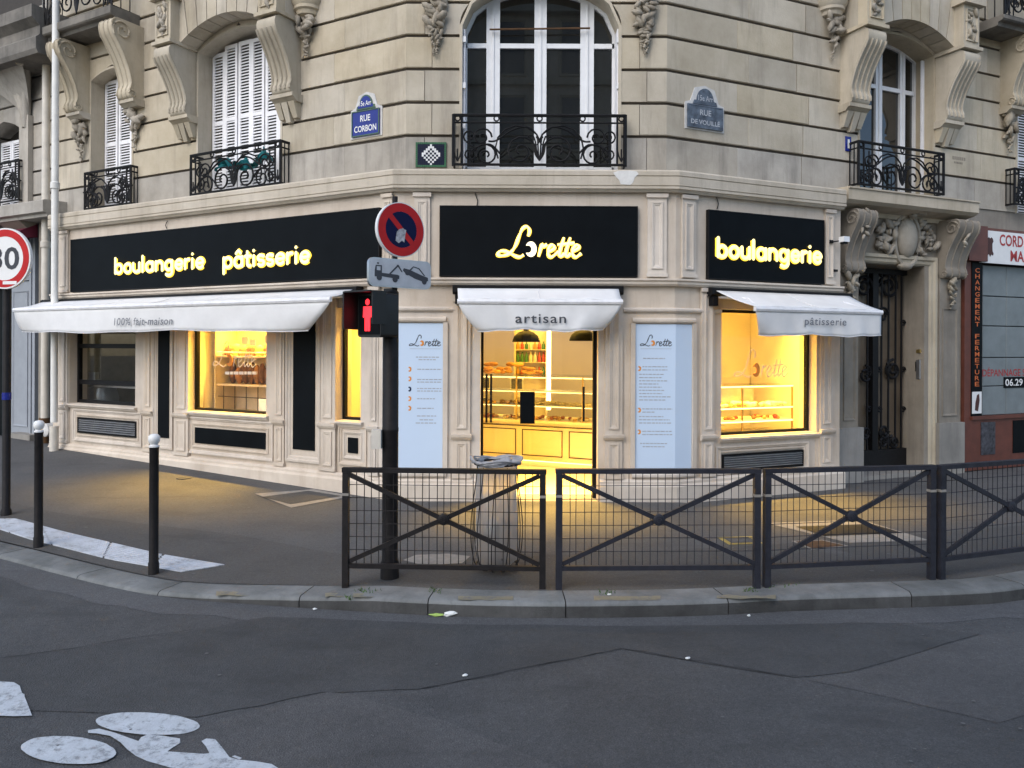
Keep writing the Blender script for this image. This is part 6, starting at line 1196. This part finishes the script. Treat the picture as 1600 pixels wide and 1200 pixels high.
for i in range(36):
    P = gpt(random.uniform(80, 1560), random.uniform(780, 915)); r_ = random.uniform(.008, .022); m.add([P + Vector((r_ * math.cos(q), r_ * .9 * math.sin(q), .0065)) for q in (0, 1.05, 2.1, 3.14, 4.2, 5.25)], [(0, 1, 2, 3, 4, 5)])
for i in range(22):
    P = on_z(random.uniform(0, 1600), random.uniform(975, 1195), ZR); r_ = random.uniform(.005, .013); m.add([P + Vector((r_ * math.cos(q), r_ * .9 * math.sin(q), .0115)) for q in (0, 1.05, 2.1, 3.14, 4.2, 5.25)], [(0, 1, 2, 3, 4, 5)])
m.build('gum_spots', 'gum', kind='stuff', label='pale chewing gum spots on the ground', cat='gum spots')
# ================================================================== SHOP INTERIOR
WARM = (1.0, 0.59, 0.085)
ZF, ZCEIL = 0.03, 2.95
def flat(pts, z, name, mat, th=.04):
    k = len(pts); m = MB(); m.add([Vector((q.x, q.y, z - th)) for q in pts] + [Vector((q.x, q.y, z)) for q in pts], [tuple(range(k))[::-1], tuple(range(k, 2 * k))] + [(i, (i + 1) % k, k + (i + 1) % k, k + i) for i in range(k)])
    return m.build(name, mat, kind='structure')
foot = [FL.p(6.9, -.29, 0), corner(-1, -.29), corner(1, -.29), FR.p(2.64, -.29, 0), FR.p(2.64, -5.2, 0), FL.p(6.9, -5.2, 0)]
o = flat(foot, ZF, 'shop_floor', 'shop_floor'); tag(o, 'pale tiled floor inside the bakery', 'floor')
o = flat(foot, ZCEIL, 'shop_ceiling', 'shop_wall', .05); tag(o, 'pale ceiling inside the bakery', 'ceiling')
def iwall(A, B, label, mat='shop_wall', z1=ZCEIL - .055, th=.06):
    d = (B - A); d.z = 0; n = Vector((-d.y, d.x, 0)).normalized() * th / 2; q = [A - n, B - n, B + n, A + n]
    MB().box8([Vector((p.x, p.y, ZF + .002)) for p in q], [Vector((p.x, p.y, z1)) for p in q]).build('shop_wall', mat, kind='structure', label=label, cat='wall')
NW = -.85
iwall(FL.p(6.88, -5.1, 0), FL.p(4.25, -5.1, 0) + Vector((12, 0, 0)), 'back wall of the bakery room')
iwall(FL.p(4.1, -.31, 0), FL.p(4.1, -4.9, 0), 'partition between the kitchen and the bakery', th=.05)
iwall(FL.p(3.75, -.31, 0), FL.p(3.75, NW - .03, 0), 'side wall of the bread display')
iwall(FL.p(3.71, NW, 0), FL.p(.36, NW, 0), 'back panel of the bread display')
iwall(FR.p(2.52, -.31, 0), FR.p(2.52, -1.6, 0), 'bright side wall of the pastry display'); iwall(FR.p(2.48, -1.57, 0), FR.p(.45, -1.57, 0), 'back wall of the pastry display')
iwall(FR.p(2.60, -1.7, 0), FR.p(2.60, -5, 0), 'right end wall of the bakery room')
iwall(FL.p(6.85, -1.9, 0), FL.p(4.14, -1.9, 0), 'tiled back wall of the kitchen', 'kitchen_wall'); iwall(FL.p(6.85, -.31, 0), FL.p(6.85, -1.86, 0), 'end wall of the kitchen', 'kitchen_wall')
def lamp(F, u, n, z, sx, sy, watts, label, col=WARM, name='ceiling_light', tilt=0.0, parent_mat='led_white', fx=True, spread=180):
    t = thing(name, F.p(u, n, z), label, 'light')
    if fx: MB().fbox(F, u - sx / 2 - .02, u + sx / 2 + .02, n - sy / 2 - .02, n + sy / 2 + .02, z + .012, z + .05).build('housing', 'white_paint', t)
    ld = bpy.data.lights.new(name, 'AREA'); ld.shape = 'RECTANGLE'; ld.size, ld.size_y = sx, sy; ld.energy = watts; ld.color = col; ld.spread = R(spread)
    lo = bpy.data.objects.new('lamp_light', ld); COL.objects.link(lo); lo.parent = t; lo.location = (0, 0, 0)
    x = F.d * F.sg; zz = (Vector((0, 0, 1)) * math.cos(R(tilt)) - F.n * math.sin(R(tilt))).normalized(); y = zz.cross(x); lo.rotation_euler = Matrix((x, y, zz)).transposed().to_euler()
    return t
lamp(FL, 2.70, -.62, 2.62, 1.8, .10, 74, 'strip light above the bread display window', spread=86, tilt=16); lamp(FL, .72, -.55, 2.62, .6, .10, 21, 'strip light above the narrow lit window', spread=110, tilt=8)
lamp(FR, 1.45, -.66, 2.70, 1.7, .12, 72, 'strip light above the pastry display window', spread=84, tilt=14)
lamp(FC, 1.7, -.75, 2.80, 1.2, .2, 95, 'ceiling light just inside the bakery door', spread=80, tilt=8); lamp(FC, 1.7, -2.2, 2.80, 2.0, .3, 42, 'ceiling light over the bakery counter'); lamp(FC, 1.6, -4.0, 2.80, 2.2, .3, 40, 'ceiling light over the back of the bakery')
lamp(FL, 5.5, -1.1, 2.75, .5, .2, .9, 'dim kitchen ceiling light', (1.0, .80, .38))
# ------------------------------------------------------------------ counter seen through the door
A = Vector((-.44, 12.0, 0)); B = Vector((1.31, 11.2, 0)); d_ = (B - A).normalized(); CT = Frame((A.x, A.y), (d_.x, d_.y), (d_.y, -d_.x), 1)
ct = thing('shop_counter', CT.p(1.0, -.3, ZF), 'cream panelled counter with a glass display facing the bakery door', 'counter'); c0, c1 = -1.0, 3.0
MB().fbox(CT, c0, c1, -.75, -.001, .13, .70).build('base', 'counter_cream', ct); MB().fbox(CT, c0 + .05, c1 - .05, -.7, -.08, ZF + .002, .128).build('kick', 'counter_cream', ct); MB().fbox(CT, c0 + .05, c1 - .05, -.06, -.03, .112, .127).build('kick_light', 'kick_glow', ct); MB().fbox(CT, c0, c1, -.78, .03, .702, .735).build('worktop', 'counter_cream', ct); MB().tube([CT.p(c0, .035, .655), CT.p(c1, .035, .655)], .012, 6).build('rail', 'counter_line', ct)
for i in range(5): x = -.86 + i * .76; MB().ring(CT, x, x + .66, .20, .60, 0.0, .014, .008, [(0, 0), (0, 1), (1, 1), (1, 0)]).build('panel_moulding', 'counter_line', ct)
MB().fbox(CT, c0, c1, -.012, -.004, .737, 1.40).build('front_glass', 'display_glass', ct); MB().fbox(CT, c0, c1, -.55, .0, 1.402, 1.42).build('top_glass', 'display_glass', ct)
for x in (c0, .55, 1.62, c1 - .02): MB().fbox(CT, x, x + .02, -.02, .001, .737, 1.40).build('glass_post', 'brass', ct)
for z in (.95, 1.17): MB().fbox(CT, c0 + .03, c1 - .03, -.5, -.06, z, z + .012).build('glass_shelf', 'steel', ct); MB().fbox(CT, c0 + .03, c1 - .03, -.075, -.06, z - .012, z - .001).build('shelf_light', 'case_light', ct)
MB().fbox(CT, c0 + .03, c1 - .03, -.08, -.04, 1.375, 1.39).build('shelf_light', 'case_light', ct)
def pastries(F, u0, u1, n0, n1, z, k, mats, label, grp, sz=.035):
    for mi, mt in enumerate(mats):
        m = MB()
        for i in range(k // len(mats)): r = sz * random.uniform(.7, 1.15); m.ell(F.p(random.uniform(u0, u1), random.uniform(n0, n1), z + r * .55), (F.d * r, F.n * r, Vector((0, 0, r * .75))), 7, 4, .12)
        m.build('pastries', mt, kind='stuff', smooth=60, label=label[mi], cat='pastries')
pastries(CT, c0 + .1, c1 - .1, -.45, -.1, .738, 150, ('cream_cake', 'bread_gold', 'berry'), ('cream cakes on the bottom of the counter display', 'golden tarts on the bottom of the counter display', 'red berry tarts on the bottom of the counter display'), '')
pastries(CT, .7, c1 - .1, -.45, -.1, .964, 90, ('cream_cake',), ('rows of cream puffs on the middle shelf of the counter display',), '')
pastries(CT, c0 + .1, .6, -.45, -.1, .964, 50, ('bread_gold', 'bread'), ('golden pastries on the middle counter shelf', 'brown pastries on the middle counter shelf'), '')
for i, (x, w_, h_) in enumerate(((-.2, .28, .26), (.42, .22, .22), (-.25, .26, .10))):
    z = 1.184 if i < 2 else .964 ; t = thing('framed_card', CT.p(x, -.3, z), ('dark framed picture standing in the counter display', 'pale framed picture standing in the counter display', 'low dark tray card in the counter display')[i], 'picture'); MB().fbox(CT, x, x + w_, -.09, -.08, z, z + min(h_, .2)).build('frame', 'card', t); MB().fbox(CT, x + .02, x + w_ - .02, -.0795, -.076, z + .02, z + min(h_, .2) - .02).build('print', 'photo_print', t)
# breads on the counter top
for i in range(34):
    u = random.uniform(-.95, .75); big = u > -.25; n_ = random.uniform(-.45, -.1); z = 1.425 + (random.choice((0, .055, .11)) if big else random.choice((0, .04))); r = random.uniform(.035, .05); a = random.uniform(-.5, .5); e1 = CT.d * math.cos(a) + CT.n * math.sin(a); e2 = CT.n * math.cos(a) - CT.d * math.sin(a)
    m = MB(); m.ell(CT.p(u, n_, z + r * .8), (e1 * r * 2.2, e2 * r, Vector((0, 0, r * .8))), 8, 6, .08); m.build('bread_roll', random.choice(('bread', 'bread_gold', 'bread')), smooth=60, label='small browned bread roll piled on the counter display', cat='bread', group='rolls piled on the counter')
# shelf of bottles and the light column
BW = Vector((0, 15.0, 0)); FBk = Frame((0, 14.2), (1, 0), (0, -1), 1); bu = lambda p: FBk.u(p); bz = lambda y: FBk.z(835, y)
sh = thing('bottle_shelf', FBk.p(bu(834), 0, bz(640)), 'narrow pale shelf of bottles behind the counter', 'shelf'); x0, x1 = bu(806), bu(853)
MB().fbox(FBk, x0, x1, -.22, -.20, ZF + .01, bz(515)).build('back_board', 'shop_wall', sh); MB().fbox(FBk, x0 - .03, x0, -.22, .0, ZF + .01, bz(515)).fbox(FBk, x1, x1 + .03, -.22, .0, ZF + .01, bz(515)).build('side_board', 'shelf_wood', sh)
for y in (546, 566, 590, 620): MB().fbox(FBk, x0, x1, -.2, .0, bz(y) - .012, bz(y)).build('shelf', 'shelf_wood', sh)
bt = ['bottle_green', 'bottle_red', 'bottle_amber', 'bottle_pale']; bn = {'bottle_green': 'green', 'bottle_red': 'red', 'bottle_amber': 'amber', 'bottle_pale': 'pale'}
for y, hh in ((546, .15), (566, .19), (590, .2)):
    for i in range(7):
        u = x0 + (x1 - x0) * (i + .5) / 7; mt = bt[(i * 7 + y) % 4] if y != 566 else ('bottle_green' if i < 3 else ('bottle_red' if i > 4 else 'bottle_pale')); c = FBk.p(u, -.08, bz(y) + .001); m = MB(); m.lathe(c, [(.0, 0), (.03, 0), (.032, .01), (.032, hh * .6), (.014, hh * .78), (.014, hh), (0, hh)], 10); m.build('bottle', mt, smooth=40, label=f'{bn[mt]} bottle on the shelf behind the counter', cat='bottle', group=f'{bn[mt]} bottles on the back shelf')
MB().fbox(FBk, bu(854.5), bu(860.5), .02, .06, bz(640), 2.9).build('light_column', 'led_white', label='glowing vertical light strip beside the bottle shelf', cat='light')
# pendant lamps
for px, y, lb in ((822, 531, 'black dome pendant lamp in front of the bottle shelf'), (911, 529, 'black dome pendant lamp near the right edge of the door')):
    P = Vector(((px - 800) / FPX * 11.1, 11.1, 0)); z = HCAM - (y - CY) / FPX * 11.1 - .03; t = thing('pendant_lamp', P + Vector((0, 0, z)), lb, 'lamp')
    m = MB(); pr = [(.20, 0), (.195, .03), (.17, .09), (.11, .14), (.04, .165), (.03, .2), (.0, .2)]; pi = [(.0, .15), (.10, .13), (.16, .08), (.19, 0)]; m.lathe(P + Vector((0, 0, z)), pi + pr, 22); m.build('shade', 'black_panel', t, smooth=50)
    MB().tube([P + Vector((0, 0, z + .2)), P + Vector((0, 0, ZCEIL - .05))], .006, 5).build('cord', 'black_frame', t); MB().ell(P + Vector((0, 0, z + .055)), (Vector((.035, 0, 0)), Vector((0, .035, 0)), Vector((0, 0, .045))), 10, 6).build('bulb', 'lamp_glow', t, smooth=60)
# ------------------------------------------------------------------ bread display in the left window
su0, su1 = FL.u(425, -.6) + .0, FL.u(354, -.6); zA, zB = FL.z(390, 556, -.6), FL.z(390, 600, -.6)
sr = thing('bread_rack', FL.p((su0 + su1) / 2, -.6, ZF), 'pale wooden bread rack behind the bread display window', 'shelf'); e0 = su0 - .55
MB().fbox(FL, e0, su1, NW + .04, NW + .06, ZF + .01, 2.5).build('back_board', 'shelf_wood', sr); MB().fbox(FL, su1, su1 + .03, NW + .04, -.40, ZF + .01, 2.5).build('side_board', 'shelf_wood', sr)
for z in (zA, zB, LB - .02): MB().fbox(FL, e0, su1, NW + .06, -.42, z - .025, z).build('shelf', 'shelf_wood', sr)
MB().tube([FL.p(e0, -.43, zA + .05), FL.p(su1, -.43, zA + .05)], .010, 6).build('front_rail', 'card', sr)
m = MB()
for i in range(4): u = su0 + (su1 - su0) * (i + .5) / 4; m.tube([FL.p(u, -.45, LB), FL.p(u, -.45, zB - .03)], .006, 5)
m.tube([FL.p(e0, -.45, (LB + zB) / 2), FL.p(su1, -.45, (LB + zB) / 2)], .006, 5); m.build('wire_grid', 'iron', sr)
i = 0; u = e0 + .1
while u < su1 - .05:
    r = random.uniform(.075, .10); c = FL.p(u, -.58, zA + r * .85); mt = ('bread', 'bread_gold', 'bread_dark')[i % 3]; m = MB(); m.ell(c, (FL.d * r, FL.n * r * .9, Vector((0, 0, r * random.uniform(.85, 1.25)))), 12, 8, .05); m.build('round_loaf', mt, smooth=60, label={'bread': 'brown round loaf on the upper bread shelf', 'bread_gold': 'golden round loaf on the upper bread shelf', 'bread_dark': 'dark round loaf on the upper bread shelf'}[mt], cat='bread', group='round loaves on the upper shelf: ' + mt.replace('_', ' '))
    i += 1; u += r * 1.9
u = e0 + .08
while u < su1 - .05:
    r = random.uniform(.05, .075); h = random.uniform(.22, .34); m = MB(); m.ell(FL.p(u, -.6, zB + h * .48), (FL.d * r, FL.n * r, Vector((0, 0, h * .5))), 10, 8, .06); m.build('tall_loaf', 'bread_dark' if i % 3 else 'bread', smooth=60, label=('dark' if i % 3 else 'brown') + ' upright loaf on the lower bread shelf', cat='bread', group='upright loaves on the lower shelf: ' + ('dark' if i % 3 else 'brown')); i += 1; u += r * 2.0
for x, y, w_, h_, n_ in ((383, 532, .13, .10, -.46), (395, 535, .12, .09, -.455), (418, 530, .12, .11, -.46), (412, 634, .19, .19, -.36)):
    u, z = FL.uv(x, y, n_); MB().fbox(FL, u - w_ / 2, u + w_ / 2, n_ - .003, n_ + .003, z - h_ / 2, z + h_ / 2).build('price_card', 'card', label={383: 'tilted blank price card over the middle loaves', 395: 'second price card among the upper loaves', 418: 'price card at the window edge of the upper shelf', 412: 'square white card standing on the window ledge'}[x], cat='card')
def decal(F, x0, x1, y0, y1, n, label, r=.007, sub_=None):
    t = thing('window_lettering', F.p(F.u((x0 + x1) / 2, n), n, F.z((x0 + x1) / 2, y1, n)), label, 'window lettering'); xm = (x0 + x1) / 2
    script_logo(F, F.u(x0, n), F.u(x1, n), F.z(xm, y1, n), F.z(xm, y0, n), n, r, 'decal', t, 'orange_print', sep=False)
    if sub_:
        m = MB(); a, b = sub_
        xx = a
        while xx < b: e = min(b, xx + random.uniform(3, 8)); m.fbox(F, min(F.u(xx, n), F.u(e, n)), max(F.u(xx, n), F.u(e, n)), n, n + .001, F.z(xx, y1 + 11, n), F.z(xx, y1 + 6.5, n)); xx = e + 1.2
        m.build('small_print', 'decal', t, kind='stuff')
decal(FL, 332, 400, 533, 574, -.150, 'pale script name on the bread display window', sub_=(352, 402)); decal(FR, 1147, 1231, 545, 590, -.150, 'pale script name on the pastry display window')
# ------------------------------------------------------------------ pastry display in the right window
pc_ = thing('pastry_case', FR.p(1.3, -.7, ZF), 'glass pastry case with lit shelves behind the pastry display window', 'display case'); p0, p1 = .5, FR.u(1238, -.5); n0, n1 = -1.0, -.48
zs_ = [FR.z(1160, 676, n1), FR.z(1160, 657, n1), FR.z(1160, 636, n1), FR.z(1160, 602, n1)]
MB().fbox(FR, p0, p1, n0, n1, ZF + .01, zs_[0] - .01).build('base', 'counter_cream', pc_)
for i, z in enumerate(zs_[1:]): MB().fbox(FR, p0, p1, n0, n1, z - .012, z).build('shelf', 'display_glass' if i else 'counter_cream', pc_); MB().fbox(FR, p0, p1, n1 - .02, n1 + .004, z - .03, z - .013).build('shelf_light', 'case_light', pc_)
for u in (p0, FR.u(1160, n1), p1 - .02): MB().fbox(FR, u, u + .02, n1 - .02, n1, zs_[0] - .009, zs_[3] - .031).build('post', 'brass', pc_)
MB().fbox(FR, p0 + .3, p1 - .3, n0 + .05, n0 + .07, zs_[2] + .002, zs_[3] - .05).build('back_mirror', 'pot', pc_)
pastries(FR, FR.u(1165, n1), p1 - .05, n1 - .3, n1 - .04, zs_[2], 40, ('cream_cake',), ('white cream cakes on the top shelf of the pastry case',), '', .045)
pastries(FR, p0 + .05, FR.u(1165, n1), n1 - .3, n1 - .04, zs_[2], 40, ('bread_gold', 'cream_cake'), ('golden tarts on the top shelf of the pastry case', 'small cream puffs beside the golden tarts in the pastry case'), '', .035)
pastries(FR, p0 + .05, p1 - .05, n1 - .3, n1 - .04, zs_[1], 30, ('bread', 'berry'), ('brown pastries on the lower shelf of the pastry case', 'berry tarts on the lower shelf of the pastry case'), '', .035)
# ------------------------------------------------------------------ kitchen window
u, z = FL.uv(138, 590, -.6); MB().fbox(FL, UW['w1'][0] + .02, UW['w1'][1] - .02, -.95, -.4, 1.16, 1.19).build('kitchen_shelf', 'steel', label='steel shelf across the kitchen window', cat='shelf')
for i, (px, w_) in enumerate(((133, .10), (147, .09))):
    u = FL.u(px, -.6); t = thing('utensil_pot', FL.p(u, -.6, 1.191), ('steel pot of whisks on the kitchen shelf', 'plain steel pot beside the whisk pot')[i], 'pot'); MB().lathe(FL.p(u, -.6, 1.191), [(0, 0), (w_, 0), (w_, .20), (w_ - .01, .20), (w_ - .01, .01), (0, .01)], 16).build('pot', 'pot', t, smooth=40)
    if i == 0:
        for k in range(4):
            a = k * .5 - .8; top_ = FL.p(u + .16 * a, -.6, 1.75 - .06 * abs(a)); bs = FL.p(u + .03 * a, -.6, 1.25); m = MB(); m.tube([bs, bs.lerp(top_, .5)], .010, 5)
            for j in range(5): b2 = 2 * math.pi * j / 5; m.tube(smooth_path([bs.lerp(top_, .5), bs.lerp(top_, .8) + FL.d * .06 * math.cos(b2) + FL.n * .06 * math.sin(b2), top_], 4), .004, 4)
            m.build('whisk', 'steel', t)
MB().lathe(FL.p(FL.u(160, -.7), -.7, .75), [(0, 0), (.22, 0), (.26, .2), (.22, .38), (.1, .42), (0, .42)], 18).build('mixing_bowl', 'pot', label='large steel mixing bowl low behind the kitchen window', cat='bowl', smooth=50)
MB().fbox(FL, UW['w1'][0] - .1, UW['w1'][1] + .1, -1.2, -.5, ZF + .002, .748).build('kitchen_bench', 'steel', label='steel bench under the kitchen window', cat='bench')
# no lamp is set under the awnings or in their cassettes

# ================================================================== HOUSES ACROSS THE STREET (behind the viewer, mirrored in the panes)
FO = Frame((-7, -12), (1, 0), (0, 1), 1)
ob = thing('opposite_building', (0, -13, ZR), 'plain stone apartment building across the street, mirrored in the window panes', 'building')
MB().fbox(FO, 0, 14, -6, 0, ZR, 15.5).build('wall', 'limestone_pale', ob); MB().fbox(FO, -.2, 14.2, -6, .4, 15.502, 15.9).build('cornice', 'limestone_cornice', ob); MB().prism_nz(FO, [(-6, 15.902), (-.3, 15.902), (-1.4, 18.4), (-6, 18.4)], 0, 14).build('mansard_roof', 'cast_iron', ob)
for k in range(5):
    MB().fbox(FO, 0, 14, .001, .18, 3.1 * k + 3.3, 3.1 * k + 3.5).build('string_course', 'limestone_cornice', ob)
    for i in range(5):
        u = .9 + i * 2.7; z = 3.1 * k + .7; MB().fbox(FO, u, u + 1.15, .001, .03, z, z + 2.1).build('window', 'window_glass', ob); MB().ring(FO, u - .12, u + 1.27, z - .12, z + 2.22, .001, .12, .08).build('window_surround', 'limestone_cornice', ob)
for o in list(bpy.data.objects):
    if '_base' in o: del o['_base']
